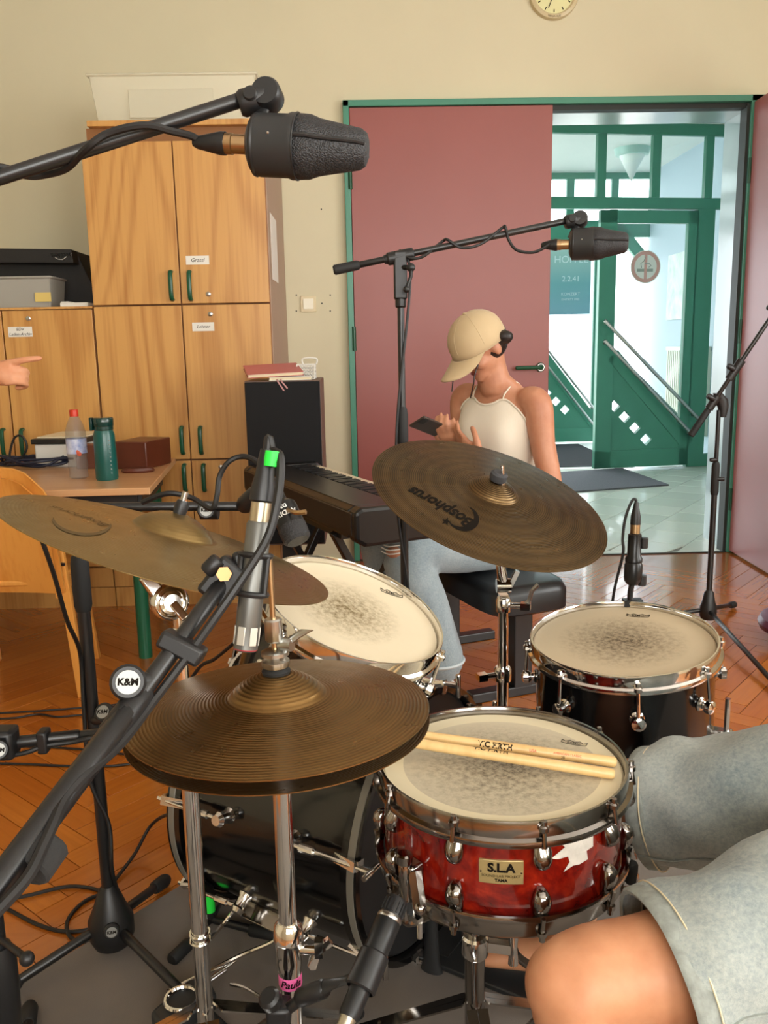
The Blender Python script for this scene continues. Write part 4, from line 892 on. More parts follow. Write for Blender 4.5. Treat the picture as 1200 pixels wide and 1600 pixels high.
def shell_text(s_, size, a0, z0, mt, parent, bold=0): # reads left to right from outside: angle decreases? -> handle by sign
    t = text2d(s_, size, bold=bold); return t.copy(lambda p: on_shell(a0+p.x/sR, z0+p.y, sR+.0026)).build('lettering', mt, parent, smooth=0, fix=False)
shell_text('S.L.A', .017, ba_, bz_+.006, K['dkprint'], bd_, .0008); shell_text('SOUND LAB PROJECT', .0052, ba_, bz_-.0055, K['dkprint'], bd_); shell_text('TAMA', .006, ba_, bz_-.0115, K['dkprint'], bd_, .0003)
for sx_ in (-.026, .026): MB().ball(on_shell(ba_+sx_/sR, bz_, sR+.0026), .0014, 8).build('rivet', K['nickel'], bd_)
# torn white sticker
pts = [(861, 1341), (884, 1322), (876, 1318), (900, 1314), (926, 1305), (926, 1322), (916, 1329), (918, 1342), (905, 1350), (895, 1352), (880, 1362), (890, 1348), (886, 1334), (872, 1342)]
hs = [hit_shell(*p) for p in pts]; m = MB(); c_ = (sum(h[0] for h in hs)/len(hs), sum(h[1] for h in hs)/len(hs)); vs_ = [on_shell(c_[0], c_[1], sR+.0008)]+[on_shell(h[0], h[1], sR+.0008) for h in hs]
m.add(vs_, [(0, i+1, (i+1) % len(hs)+1) for i in range(len(hs))]); m.build('torn_sticker', mat('torn_paper', lin(216, 208, 196), .9, var=.2, vs=60, bump=.5, bs=250), SR, smooth=0, fix=False)
# strainer (throw-off) on the left front, butt plate at the right rear
ta0, tz0 = hit_shell(652, 1365); c = on_shell(ta0, tz0, sR+.012); rad = V((math.cos(ta0), math.sin(ta0), 0)); tg = V((-rad.y, rad.x, 0))
th = MB().box(c, (.03, .024, .05), ta0+PI/2).build('strainer', K['nickel'], SR, bevel=.004)
m = MB(); m.rod(c+rad*.01+V((0, 0, -.03)), c+rad*.012+V((0, 0, .035)), .009); m.lathe([(.011, 0), (.0115, .012), (.009, .014)], c+rad*.012+V((0, 0, .028)), (0, 0, 1), 16); m.build('adjuster_knob', K['nickel'], th)
m = MB(); m.beam(c+tg*.016+rad*.008+V((0, 0, .02)), c+tg*.038+rad*.02+V((0, 0, -.018)), .016, .010, rad); m.ball(c+tg*.038+rad*.02+V((0, 0, -.018)), .009); m.build('lever', K['nickel'], th)
m = MB(); m.beam(c+rad*.006+V((0, 0, -.03)), c+rad*.0+tg*.0+V((0, 0, -.066)), .018, .004, rad); m.cyl(c+tg*.022+rad*.006+V((0, 0, -.055)), c+tg*.022+rad*.006+V((0, 0, -.078)), .004, n=10); m.beam(c+rad*.006+V((0, 0, -.052)), c+tg*.024+rad*.006+V((0, 0, -.052)), .01, .008); m.build('snare_clamp', K['chrome'], th)
# REMO-style crown mark on the snare head
def crown(mw, px, py, T, n, ux_px, size, txt, parent, mt, flip=1):
    nn = V(n).normalized()
    def hit(x, y):
        r_ = ray(x, y); return CAM+r_*((V(T)-CAM).dot(nn)/r_.dot(nn))
    o = hit(px, py); u = (hit(px+ux_px[0]*10, py+ux_px[1]*10)-o).normalized(); v = nn.cross(u); o = o+nn*.0006
    pl = [(-1, -.22), (-1.05, .30), (-.72, .02), (-.42, .36), (0, .10), (.42, .36), (.72, .02), (1.05, .30), (1, -.22), (.5, -.32), (0, -.36), (-.5, -.32), (-1, -.22)]
    m = MB(); P3 = [o+u*(a*size)+v*(b*size) for a, b in pl]
    for a, b in zip(P3, P3[1:]): m.beam(a, b, size*.07, .0004, nn)
    lg = m.build('crown_mark', mt, parent, smooth=0)
    lettering(txt, size*.42, o-v*size*.10, u, v, mt, parent, lift=.0002, bold=size*.01); return lg
crown(smw, 897, 1161, ST, sn, (1, .18), .019, 'REMO', SR, mat('faded_print', lin(92, 84, 70), .6))
# sticks on the snare
K['hickory'] = wood('hickory', lin(226, 190, 130), lin(204, 160, 98), .4, 2, 10, .2)
def stick(lab, pxa, pxb, z_right, texts):
    a = PZ(pxa[0], pxa[1], ST.z+z_right); b = PZ(pxb[0], pxb[1], ST.z+.030); dr = (b-a).normalized(); b = a+dr*.405
    L = .405; r_ = .0078; prof = [(0, 0), (r_*.7, .0008), (r_*.95, .004), (r_, .008), (r_, L*.70), (r_*.82, L*.80), (r_*.5, L*.945), (r_*.46, L*.955), (r_*.58, L*.97), (r_*.5, L*.99), (0, L)]
    up = (-ray(*pxa)).normalized(); up = (up-dr*up.dot(dr)).normalized(); side = dr.cross(up)
    rt = thing('drumstick', lab, 'drumstick', a); MB().lathe(prof, a, dr, 20).build('shaft', K['hickory'], rt, mw=None)
    for s_, size, pos, mt, off in texts:
        t = text2d(s_, size, bold=size*.03 if size > .007 else 0)
        def f(p):
            an = (p.y+off)/r_; along = pos-p.x; return a+dr*along+(up*math.cos(an)+(-side if side.z > 0 else side)*0+dr.cross(up)*-math.sin(an)*-1)*(r_+.0006)
        t.copy(f).build('lettering', mt, rt, smooth=0, fix=False)
K['rdprint'] = mat('red_print', lin(200, 70, 40), .6)
stick('light hickory drumstick lying rearmost across the snare drum, its printed name facing up', (964, 1191), (640, 1147), .0085, [('VIC FIRTH', .0115, .178, K['dkprint'], .0), ('AMERICAN CLASSIC', .0046, .072, K['rdprint'], .001), ('2B', .0055, .078, K['dkprint'], -.004), ('USA', .006, .122, K['rdprint'], 0)])
stick('light hickory drumstick lying nearest the front of the snare drum, its name rolled away', (961, 1210), (636, 1159), .0085, [('VIC FIRTH', .0115, .178, K['dkprint'], .0085)])
# snare stand
ss = thing('snare_stand', 'chrome snare drum stand under the red snare', 'drum stand', (ST.x-.005, ST.y+.005, 0))
sx0, sy0 = PZ(752, 1500, .33).x, ST.y+.02
c = V((ST.x-.02, ST.y+.0, 0)); q = PY(742, 1455, c.y+.0); c = V((q.x, q.y, 0)); zb = ST.z-sD
m = MB(); m.cyl(c+V((0, 0, .10)), c+V((0, 0, zb-.10)), .0125); m.build('upper_tube', K['nickel'], ss)
MB().cyl(c+V((0, 0, .04)), c+V((0, 0, .30)), .016).build('lower_tube', K['nickel'], ss)
m = MB(); m.lathe([(.019, 0), (.021, .004), (.021, .032), (.018, .036)], c+V((0, 0, .285)), n=18); m.beam(c+V((.015, 0, .302)), c+V((.055, -.01, .302)), .014, .016); m.build('collar', K['chrome'], ss)
m = MB(); m.loft([(c+V((.058, -.012, .302+z)), V((.006+.002*abs(z)*40, 0, 0)), V((0, .008, 0))) for z in (-.026, -.015, 0, .015, .026)], 12); m.build('wing_screw', K['chrome'], ss)
m = MB(); jc = c+V((0, 0, zb-.085)); m.ball(jc, .019, 16); m.cyl(jc-V((.03, 0, 0)), jc+V((.03, 0, 0)), .010); m.cyl(jc, jc+V((.012, 0, .045)), .013); m.build('tilter', K['nickel'], ss)
m = MB(); m.lathe([(.018, 0), (.020, .006), (.020, .03)], jc+V((.05, .0, .022)), n=20); m.build('basket_nut', K['chrome'], ss)
for k in range(3):
    a = R(100+120*k); rd = V((math.cos(a), math.sin(a), 0)); e_ = V((ST.x, ST.y, 0))+rd*(sH+.006)
    m = MB(); m.tube(spl([jc+V((.012, 0, .05)), V((ST.x, ST.y, 0))+rd*.10+V((0, 0, zb-.036)), e_+V((0, 0, zb-.028)), e_+V((0, 0, zb+.012))], 5), .006, 8); m.build('basket_arm', K['nickel'], ss)
    MB().rod(e_+V((0, 0, zb-.016)), e_+V((0, 0, zb+.016)), .0095).build('rubber_grip', K['rubber'], ss)
for k in range(3):
    a = R(35+120*k); rd = V((math.cos(a), math.sin(a), 0))
    for s_ in (-1, 1):
        tn = V((-rd.y, rd.x, 0))*.009*s_; MB().beam(c+rd*.016+tn+V((0, 0, .20)), c+rd*.30+tn*.6+V((0, 0, .02)), .003, .016, tn).build('leg', K['nickel'], ss, smooth=0)
    MB().rod(c+rd*.29+V((0, 0, .012)), c+rd*.33+V((0, 0, .012)), .012).build('rubber_foot', K['rubber'], ss)
    MB().beam(c+rd*.015+V((0, 0, .06)), c+rd*.17+V((0, 0, .105)), .004, .010).build('strut', K['nickel'], ss, smooth=0)

# ---------------------------------------------------------------- toms
def tom(name, lab, T, n, Rs, Rh, depth, headmt, nl, a_off, lug_style):
    root = thing(name, lab, 'drum', V(T)-V(n)*depth); xh = (1, 0, 0); mw = drum_common(root, T, n, Rs, Rh, depth, K['gloss'], K['chrome'], headmt, xh)
    nv_ = V(n).normalized(); tc_ = (CAM-V(T)); tc_ = mw.to_3x3().inverted() @ tc_; a0 = math.atan2(tc_.y, tc_.x)
    for k in range(nl):
        a = a0+R(a_off)+2*PI*k/nl; rad = (mw.to_3x3() @ V((math.cos(a), math.sin(a), 0))); tg = nv_.cross(rad)
        for top in (1, -1):
            zc = -.075 if top == 1 else -depth+.075
            p = lug_at(mw, Rs, a, zc); m = MB(); m.lathe([(.008, 0), (.008, .010), (.013, .016), (.013, .026), (.006, .030), (0, .030)], p-rad*.002, rad, 14); m.lathe([(.012, 0), (.014, .002), (.011, .005)], p-rad*.001, rad, 14); lg = m.build('lug', K['chrome'], root)
            r0 = lug_at(mw, Rh*1.022, a, -.010 if top == 1 else -depth+.010); r1 = p+rad*.020
            m = MB(); m.cyl(r0, r1, .0035, n=8); m.lathe([(.008, 0), (.008, .007), (.0045, .009), (.0045, .016), (0, .017)], r0-nv_*top*.003, nv_*top, 10); m.build('tension_rod', K['chrome'], root)
    return root, mw
FT = PD(973, 1001, 1.72); fn = tilt(973, 1001, 2, .415)
FTr, fmw = tom('floor_tom', 'large black floor tom with a coated head, beside the open door', FT, fn, .174, .184, .36, head_mat('floor_head_worn', lin(196, 178, 148), lin(70, 54, 32), 0.0, .0, .13, .75), 8, 8, 0)
crown(fmw, 997, 962, FT, fn, (1, .05), .022, 'REMO', FTr, K['dkprint'])
for a in (100, 215, 335):
    rad = fmw.to_3x3() @ V((math.cos(R(a)), math.sin(R(a)), 0)); p = fmw @ V((.174*math.cos(R(a)), .174*math.sin(R(a)), -.20)); q = p+rad*.022
    br = MB(); br.box(p+rad*.014, (.04, .03, .06), R(a)); br.build('leg_bracket', K['chrome'], FTr, bevel=.005)
    top_ = V((q.x, q.y, FT.z-.10)); m = MB(); m.tube([top_, V((q.x, q.y, .12)), V((q.x+rad.x*.02, q.y+rad.y*.02, .07)), V((q.x+rad.x*.03, q.y+rad.y*.03, .02))], .0055, 10); lg = m.build('leg', K['chrome'], FTr)
    MB().rod(V((q.x+rad.x*.03, q.y+rad.y*.03, .008)), V((q.x+rad.x*.03, q.y+rad.y*.03, .045)), .012).build('rubber_foot', K['rubber'], lg)
RT = PD(551, 955, 1.44); rn = tilt(551, 955, 22, .47)
RTr, rmw = tom('rack_tom', 'black rack tom tilted toward the stool with a worn spot on its head', RT, rn, .150, .160, .20, head_mat('rack_head_worn', lin(216, 202, 174), lin(96, 78, 36), -.01, .0, .10, .75), 6, 25, 0)
crown(rmw, 612, 927, RT, rn, (1, .33), .020, 'REMO', RTr, K['dkprint'])

# ---------------------------------------------------------------- bass drum
BB = V((.10, 1.585, .285)); bn = V((.84, -.54, 0)).normalized(); bR, bH, bL = .254, .272, .42
BRs = BB-bn*bL
BD = thing('bass_drum', 'black bass drum lying on its side behind the hi-hat stand', 'drum', (BB.x-bn.x*bL/2, BB.y-bn.y*bL/2, 0))
bmw = mxf(BB, bn, (0, 0, 1))
MB().lathe([(bR-.01, -.004), (bR, -.015), (bR, -bL+.015), (bR-.01, -bL+.004)], n=72, cap=False).build('shell', K['gloss'], BD, mw=bmw)
MB().lathe([(0, 0), (bH*.93, 0), (bH*.95, -.004), (bH*.95, -.01)], n=64, cap=False).build('batter_head', mat('dark_drum_head', lin(44, 44, 45), .45, var=.3, vs=8), BD, mw=bmw)
MB().lathe([(0, -bL), (bH*.93, -bL), (bH*.95, -bL+.004)], n=64, cap=False).build('front_head', K['gloss'], BD, mw=bmw)
K['hoopgrey'] = mat('grey_hoop', lin(132, 128, 118), .35, .3, var=.1)
for nm, z0, s_ in (('batter_hoop', 0, 1), ('front_hoop', -bL, -1)):
    hp_o = MB().lathe([(bH*.955, z0-s_*.018), (bH*.955, z0+s_*.016), (bH*1.0, z0+s_*.016), (bH*1.0, z0-s_*.018), (bH*.955, z0-s_*.018)], n=72, cap=False).build(nm, K['gloss'], BD, mw=bmw)
    MB().lathe([(bH*1.0, z0-s_*.004), (bH*1.004, z0-s_*.003), (bH*1.004, z0+s_*.010), (bH*1.0, z0+s_*.011)], n=72, cap=False).build('hoop_inlay', K['hoopgrey'], hp_o, mw=bmw)
for k in range(8):
    # angle measured in the drum's own frame: x = up, y = bn x up
    a = R(-90+12+45*k) if False else R(78+45*k)
    d_ = bmw.to_3x3() @ V((math.cos(a), math.sin(a), 0))
    z0, z1 = .030, -bL-.030
    p0 = bmw @ V((0, 0, z0)); p1 = bmw @ V((0, 0, z1)); rr_ = bR+.030
    for zz, zl in ((.014, -.13), (-bL-.014, -bL+.13)):
        s_ = 1 if zz > -.1 else -1
        lp = bmw @ V((bR*math.cos(a), bR*math.sin(a), zl)); lg = MB(); lg.lathe([(.014, 0), (.016, .004), (.012, .012), (.012, .030), (.015, .034), (.010, .042), (0, .042)], lp-d_*.004, d_, 18); lg.build('lug', K['chrome'], BD)
        ro = lp+d_*.026; rt_ = ro+bn*(s_*(.15+.012)); m = MB(); m.cyl(ro-bn*s_*.015, rt_, .0045, n=10); m.lathe([(.008, 0), (.008, .03), (.005, .034)], ro+bn*s_*.03, bn*s_, 10); m.build('tension_rod', K['chrome'], BD)
        m = MB(); hp_ = bmw @ V((0, 0, zz+s_*.004)); m.beam(hp_+d_*(bH-.014), ro+bn*s_*.15, .018, .006, bn); m.beam(ro+bn*s_*.15+d_*.004, ro+bn*s_*.10+d_*-.01, .018, .006, d_); m.build('claw', K['chrome'], BD, smooth=0)
        if s_ == 1:
            m = MB(); tdir = V((0, 0, 1)).cross(bn) if abs(d_.z) < .5 else V((0, 0, 1)); m.cyl(rt_, rt_+bn*s_*.016, .006, n=10); m.rod(rt_+bn*s_*.018-tdir*.024, rt_+bn*s_*.018+tdir*.024, .0055); m.build('key_rod_handle', K['chrome'], BD)
for s_ in (-1,):                                    # spur at the far side of the front
    sd = bn.cross(V((0, 0, 1)))*s_; p = BRs+bn*.10+sd*(bR+.004)+V((0, 0, -.04)); e_ = BRs-bn*.16+sd*.33; e_ = V((e_.x, e_.y, .012))
    MB().box(p, (.06, .03, .05), math.atan2(bn.y, bn.x)).build('spur_bracket', K['chrome'], BD, bevel=.006)
    sp = MB().rod(p+(p-e_).normalized()*.05, e_, .008).build('spur', K['chrome'], BD); MB().lathe([(.013, 0), (.013, .035), (.008, .04)], e_+V((0, 0, -.012)), (p-e_), 12).build('rubber_foot', K['rubber'], sp)
# rack tom holder
m = MB(); top = BB-bn*.20+V((0, 0, bR)); m.lathe([(.034, -.006), (.034, .012), (.02, .016)], top, n=24); m.cyl(top, top+V((0, 0, .16)), .0125); t_ = top+V((0, 0, .16)); e_ = RT-rn*.10+(rmw.to_3x3() @ V((-1, 0, 0)))*.14
m.ball(t_, .024); m.build('tom_post', K['chrome'], BD)
m = MB(); m.tube(spl([t_, t_.lerp(e_, .5)+V((0, 0, .03)), e_], 6), .010, 12); m.build('tom_arm', K['chrome'], BD)
# kick pedal
pc = BB+bn*.05; pc = V((pc.x, pc.y, 0)); sd = V((-bn.y, bn.x, 0))
K['cast'] = mat('cast_grey_metal', lin(66, 67, 68), .38, .6, var=.15)
kp = thing('kick_pedal', 'dark grey bass drum pedal clamped to the batter hoop', 'pedal', pc)
MB().box(pc+bn*.13+V((0, 0, .014)), (.36, .11, .012), math.atan2(bn.y, bn.x)).build('base_plate', K['cast'], kp, bevel=.003)
for s_ in (-1, 1):
    b0 = pc+sd*.062*s_; pst = MB(); pst.loft([(b0+V((0, 0, z)), bn*wb, sd*ws) for z, wb, ws in ((.008, .024, .013), (.03, .017, .012), (.10, .013, .011), (.17, .014, .011), (.20, .019, .012), (.222, .021, .012), (.238, .012, .010))], 16); p_ = pst.build('post', K['cast'], kp)
    MB().torus(b0+V((0, 0, .214))+sd*-.0+bn*.0+sd*(.012*s_), sd, .011, .003, 20, 6).build('bearing', K['nickel'], p_)
MB().rod(pc-sd*.085+V((0, 0, .214)), pc+sd*.085+V((0, 0, .214)), .006).build('axle', K['chrome'], kp)
fbm = MB(); fa, fb = pc+bn*.03+V((0, 0, .135)), pc+bn*.31+V((0, 0, .03)); fbm.beam(fa, fb, .085, .008, (0, 0, 1)); fbp = fbm.build('footboard', mat('pedal_board', lin(72, 64, 56), .5, .3, var=.15), kp, smooth=0, bevel=.003)
fd = (fb-fa).normalized(); fu = sd.cross(fd); fu = fu if fu.z > 0 else -fu
for k in range(6):
    cc = fa.lerp(fb, .12+.14*k)+fu*.0045
    for s_ in (-1, 1): MB().beam(cc, cc+sd*.032*s_+fd*.028, .005, .004, fu).build('tread', K['rubber'], fbp, smooth=0)
MB().box(pc+bn*.315+V((0, 0, .024)), (.06, .085, .022), math.atan2(bn.y, bn.x)).build('heel_plate', K['cast'], kp, bevel=.004)
m = MB(); bt_ = pc-bn*.02+V((0, 0, .30)); m.cyl(pc+V((0, 0, .214)), bt_, .004); m.build('beater_rod', K['chrome'], kp); MB().rod(bt_-bn*.030+V((0, 0, -.005)), bt_+bn*.025+V((0, 0, -.005)), .024, 20).build('beater', K['rubber'], kp)
m = MB(); sp0 = pc+sd*.085; m.tube([sp0+V((.008*math.cos(k*.9), .008*math.sin(k*.9), .06+.0018*k)) for k in range(60)], .0018, 5); m.build('spring', K['chrome'], kp)
m = MB(); m.cyl(pc+bn*.02+V((0, 0, .20)), fa+V((0, 0, .004)), .004, n=8); m.build('chain', K['nickel'], kp)
m = MB(); m.beam(pc-bn*.045+V((0, 0, .016)), pc+bn*.02+V((0, 0, .016)), .06, .014); m.build('hoop_clamp', K['cast'], kp, smooth=0)

# ---------------------------------------------------------------- cymbals
def zc(r, Rc, hb=.024, rb=.056, hbell=.024): 
    z = hb*(1-(r/Rc)**1.5)
    if r < rb: z += hbell*(1-(r/rb)**2)**.75
    return z
def cym_prof(Rc, th=.0012, flip=1):
    rs = [.006, .016, .028, .038, .046, .052, .055, .057, .062, .075]+[.075+(Rc-.075)*i/12 for i in range(1, 13)]
    up = [(r, flip*zc(r, Rc)) for r in rs]; dn = [(r, flip*zc(r, Rc)-th) for r in reversed(rs)]
    return up+dn+[up[0]]
def cymbal(name, lab, C0, n, Rc, mt, xh, ):
    root = thing(name, lab, 'cymbal', C0); mw = mxf(C0, n, xh); MB().lathe(cym_prof(Rc), n=96, cap=False).build('plate', mt, root, mw=mw, smooth=60); return root, mw
def cym_hit(mw, px, py, Rc):
    inv = mw.inverted(); z = .012
    for _ in range(6):
        o = inv @ CAM; d = inv.to_3x3() @ ray(px, py); t = (z-o.z)/d.z; p = o+d*t; z = zc(min(math.hypot(p.x, p.y), Rc), Rc)
    return V((p.x, p.y))
def cym_text(root, mw, Rc, txt, px, py, dpx, size, mt, name='lettering', bold=0, stretch=1):
    o = cym_hit(mw, px, py, Rc); u = (cym_hit(mw, px+dpx[0], py+dpx[1], Rc)-o).normalized(); v = V((-u.y, u.x))
    t = text2d(txt, size, bold=bold)
    def f(p): q = o+u*p.x+v*p.y*stretch; return mw @ V((q.x, q.y, zc(q.length, Rc)+.0006))
    return t.copy(f).build(name, mt, root, smooth=0, fix=False)
def cym_poly(root, mw, Rc, pts, mt, name):
    ps = [cym_hit(mw, x, y, Rc) for x, y in pts]; 
    ntri = mathutils.geometry.tessellate_polygon([[V((p.x, p.y, 0)) for p in ps]])
    return MB().add([mw @ V((p.x, p.y, zc(p.length, Rc)+.0006)) for p in ps], ntri).build(name, mt, root, smooth=0, fix=False)
def crescent(px, py, r1, r2, off, a0, a1, asp=.7, rot=0):
    pts = []
    for k in range(17): a = R(a0+(a1-a0)*k/16); pts.append((r1*math.cos(a), r1*math.sin(a)))
    for k in range(16, -1, -1): a = R(a0+(a1-a0)*k/16); pts.append((off[0]+r2*math.cos(a), off[1]+r2*math.sin(a)))
    c, s = math.cos(R(rot)), math.sin(R(rot)); return [(px+x*c-y*asp*s, py+x*s+y*asp*c) for x, y in pts]
RC = PD(766, 780, 1.89); rnn = tilt(766, 780, 20, .436); RR = .267
ride, ridemw = cymbal('ride_cymbal', 'large dark bronze ride cymbal with fine lathe grooves and black lettering', RC, rnn, RR, K['cymride'], (1, 0, 0))
cym_text(ride, ridemw, RR, 'Bosphorus', 688, 790, (-9, -5), .037, K['dkprint'], bold=.0012, stretch=1.35)
cym_poly(ride, ridemw, RR, crescent(724, 810, 25, 22, (-6, -4), -70, 150, .80, 14), K['dkprint'], 'crescent_mark')
st = []
for k in range(10): a = R(36*k-90+20); rr_ = 8 if k % 2 == 0 else 3.4; st.append((697+rr_*math.cos(a), 815+rr_*.8*math.sin(a)))
cym_poly(ride, ridemw, RR, st, K['dkprint'], 'star_mark')
CC = PD(265, 853, 1.19); cn = tilt(265, 853, 15.8, .183); CR = .229
crash, crmw = cymbal('crash_cymbal', 'wide brass crash cymbal with a faded maker mark, tilted at the left', CC, cn, CR, K['cymcrash'], (1, 0, 0))
K['fade'] = mat('faded_cymbal_ink', lin(98, 80, 50), .5, .6)
cym_poly(crash, crmw, CR, crescent(128, 815, 47, 45, (0, -7.5), 5, 175, .48, 6), K['fade'], 'crescent_mark')
cym_text(crash, crmw, CR, 'Bosphorus', 122, 805, (-9, -3.0), .024, K['fade'])
HC = PD(435, 1109, 1.02); hn = tilt(435, 1109, -5, .375); HR = .178
hat, hatmw = cymbal('hihat_top_cymbal', 'upper hi-hat cymbal, dark bronze with a raised bell', HC, hn, HR, K['cymhat'], (1, 0, 0))
hb0 = HC-hn*.016; hb = thing('hihat_bottom_cymbal', 'lower hi-hat cymbal, its dark rim showing under the upper one', 'cymbal', hb0-hn*.03)
MB().lathe([(r, -z) for r, z in cym_prof(HR)], n=96, cap=False).build('plate', K['cymhat'], hb, mw=mxf(hb0, hn, (1, 0, 0)), smooth=60)
# felts, sleeves, wing nuts belong to the stands
def stand_base(root, x, y, mt, r, spread=.30, a0=20, ztop=.22):
    for k in range(3):
        a = R(a0+120*k); rd = V((math.cos(a), math.sin(a), 0)); tn = V((-rd.y, rd.x, 0)); c = V((x, y, 0))
        for s_ in (-1, 1): MB().beam(c+rd*.02+tn*.010*s_+V((0, 0, ztop)), c+rd*spread+tn*.007*s_+V((0, 0, .02)), .003, .018, tn).build('leg', mt, root, smooth=0)
        MB().rod(c+rd*(spread-.015)+V((0, 0, .013)), c+rd*(spread+.03)+V((0, 0, .013)), .013).build('rubber_foot', K['rubber'], root)
def collar(root, c, r, side, mt, nm='collar'):
    c = V(c); side = V(side).normalized(); m = MB(); m.lathe([(r*1.1, -.018), (r*1.5, -.015), (r*1.55, .012), (r*1.25, .018)], c, n=20); m.cyl(c+side*r, c+side*(r+.03), .007); m.beam(c+side*(r+.028), c+side*(r+.05), .02, .016); return m.build(nm, mt, root)
def wing(root, c, axis, up, mt, L=.022, nm='wing_nut'):
    c, axis, up = V(c), V(axis).normalized(), V(up).normalized(); m = MB(); m.lathe([(.008, -.006), (.009, .0), (.007, .010)], c, axis, 14); sd_ = axis.cross(up)
    for s_ in (-1, 1): m.loft([(c+up*s_*t*L+axis*(.002+.010*t*t), sd_*(.0045-.0015*t), axis*(.006+.003*t)) for t in (.15, .5, .85, 1.0)], 10)
    return m.build(nm, mt, root)
# ride stand
rp = RC-rnn*.012; rb_ = PY(785, 905, RC.y+.015); rx, ry = PY(786, 1000, RC.y+.015).x, RC.y+.015
rs = thing('ride_stand', 'chrome cymbal stand holding the ride cymbal', 'cymbal stand', (rx, ry, 0))
jt = V((rx, ry, PY(778, 915, ry).z))
m = MB(); m.cyl(jt, RC+rnn*.085, .004, n=10); m.build('threaded_rod', K['chrome'], rs)
MB().lathe([(.017, 0), (.019, .004), (.019, .016), (.014, .02), (.010, .02)], RC+rnn*.0485, rnn, 20).build('top_felt', mat('grey_felt', lin(62, 62, 64), .95, bump=.5, bs=600), rs)
MB().lathe([(.018, 0), (.018, -.018), (.010, -.02)], RC+rnn*.044, rnn, 20).build('bottom_felt', bpy.data.materials['grey_felt'], rs)
m = MB(); m.lathe([(.011, 0), (.012, .02), (.010, .05)], jt+V((0, 0, -.0)), (RC-jt), 16); m.cyl(jt-V((.016, 0, 0)), jt+V((.016, 0, 0)), .016, n=18); m.beam(jt+V((0, 0, -.02)), jt+V((0, 0, -.055)), .024, .02); m.build('tilter', K['chrome'], rs)
m = MB(); m.beam(jt+V((.014, -.004, .0)), jt+V((.030, -.006, .035)), .01, .014, (0, 1, 0)); m.build('tilter_key', K['steel'], rs)
zc1 = PY(785, 945, ry).z; zc2 = PY(785, 1053, ry).z
MB().cyl((rx, ry, zc1), jt+V((0, 0, -.05)), .0085).build('upper_tube', K['chrome'], rs); MB().cyl((rx, ry, zc2-.02), (rx, ry, zc1), .0115).build('middle_tube', K['chrome'], rs); MB().cyl((rx, ry, .05), (rx, ry, zc2), .0135).build('lower_tube', K['chrome'], rs)
collar(rs, (rx, ry, zc1), .011, (1, -.3, 0), K['chrome']); collar(rs, (rx, ry, zc2), .013, (-1, -.3, 0), K['chrome'])
m = MB(); m.tube(spl([(rx+.04, ry-.012, zc1), (rx+.055, ry-.014, zc1+.012), (rx+.062, ry-.015, zc1+.035), (rx+.075, ry-.016, zc1+.05)], 4), .0045, 8); m.build('memory_lever', K['steel'], rs)
stand_base(rs, rx, ry, K['chrome'], .0135, .30, 15)
# crash stand
cj = PD(270, 938, 1.21); cx_, cy_2 = PD(282, 1000, 1.215).x, PD(282, 1000, 1.215).y; cj = V((cx_-.012, cy_2, cj.z))
cs = thing('crash_stand', 'chrome cymbal stand holding the crash cymbal, left of the hi-hat stand', 'cymbal stand', (cx_, cy_2, 0))
m = MB(); m.cyl(cj, CC+cn*.075, .004, n=10); m.build('threaded_rod', K['chrome'], cs)
MB().lathe([(.009, 0), (.010, .012), (.0075, .02)], CC+cn*.046, cn, 16).build('sleeve', K['black'], cs); MB().cyl(CC+cn*.062, CC+cn*.078, .0045).build('rod_tip', K['steel'], cs)
MB().lathe([(.018, 0), (.018, -.016), (.010, -.02)], CC+cn*.042, cn, 20).build('bottom_felt', bpy.data.materials['grey_felt'], cs)
m = MB(); ax_ = (RI*.5-c_fwd).normalized(); m.lathe([(.022, -.014), (.026, -.010), (.026, .008), (.022, .014), (.012, .016), (.012, .022), (0, .022)], cj, ax_, 24); m.torus(cj+ax_*.012, ax_, .018, .004, 24, 8); m.build('ratchet', K['chrome'], cs)
m = MB(); m.beam(cj+V((-.012, -.004, .010)), cj+V((-.030, -.004, .040)), .02, .018, ax_); m.build('tilter_block', K['chrome'], cs, bevel=.003)
m = MB(); m.beam(cj+ax_*.02, cj+ax_*.02+RI*.018-UI*.022, .012, .008, ax_); m.build('tilter_key', K['chrome'], cs, bevel=.002)
z1 = PD(288, 1035, 1.215).z
MB().lathe([(.012, 0), (.012, .022), (.009, .03)], (cx_, cy_2, z1+.02), n=16).build('tube_cap', K['chrome'], cs)
MB().cyl((cx_, cy_2, .46), cj+V((.012, 0, -.012)), .0085).build('upper_tube', K['chrome'], cs); MB().cyl((cx_, cy_2, .05), (cx_, cy_2, .72), .0125, n=20).build('lower_tube', K['chrome'], cs)
stand_base(cs, cx_, cy_2, K['chrome'], .0125, .30, -75)
wq = V((cx_, cy_2, PD(318, 1548, 1.2).z)); m = MB(); m.torus(wq, (0, 0, 1), .0145, .0022, 20, 6); m.torus(wq+V((0, 0, .012)), (0, 0, 1), .0145, .0022, 20, 6); m.build('wire_clip', K['chrome'], cs)
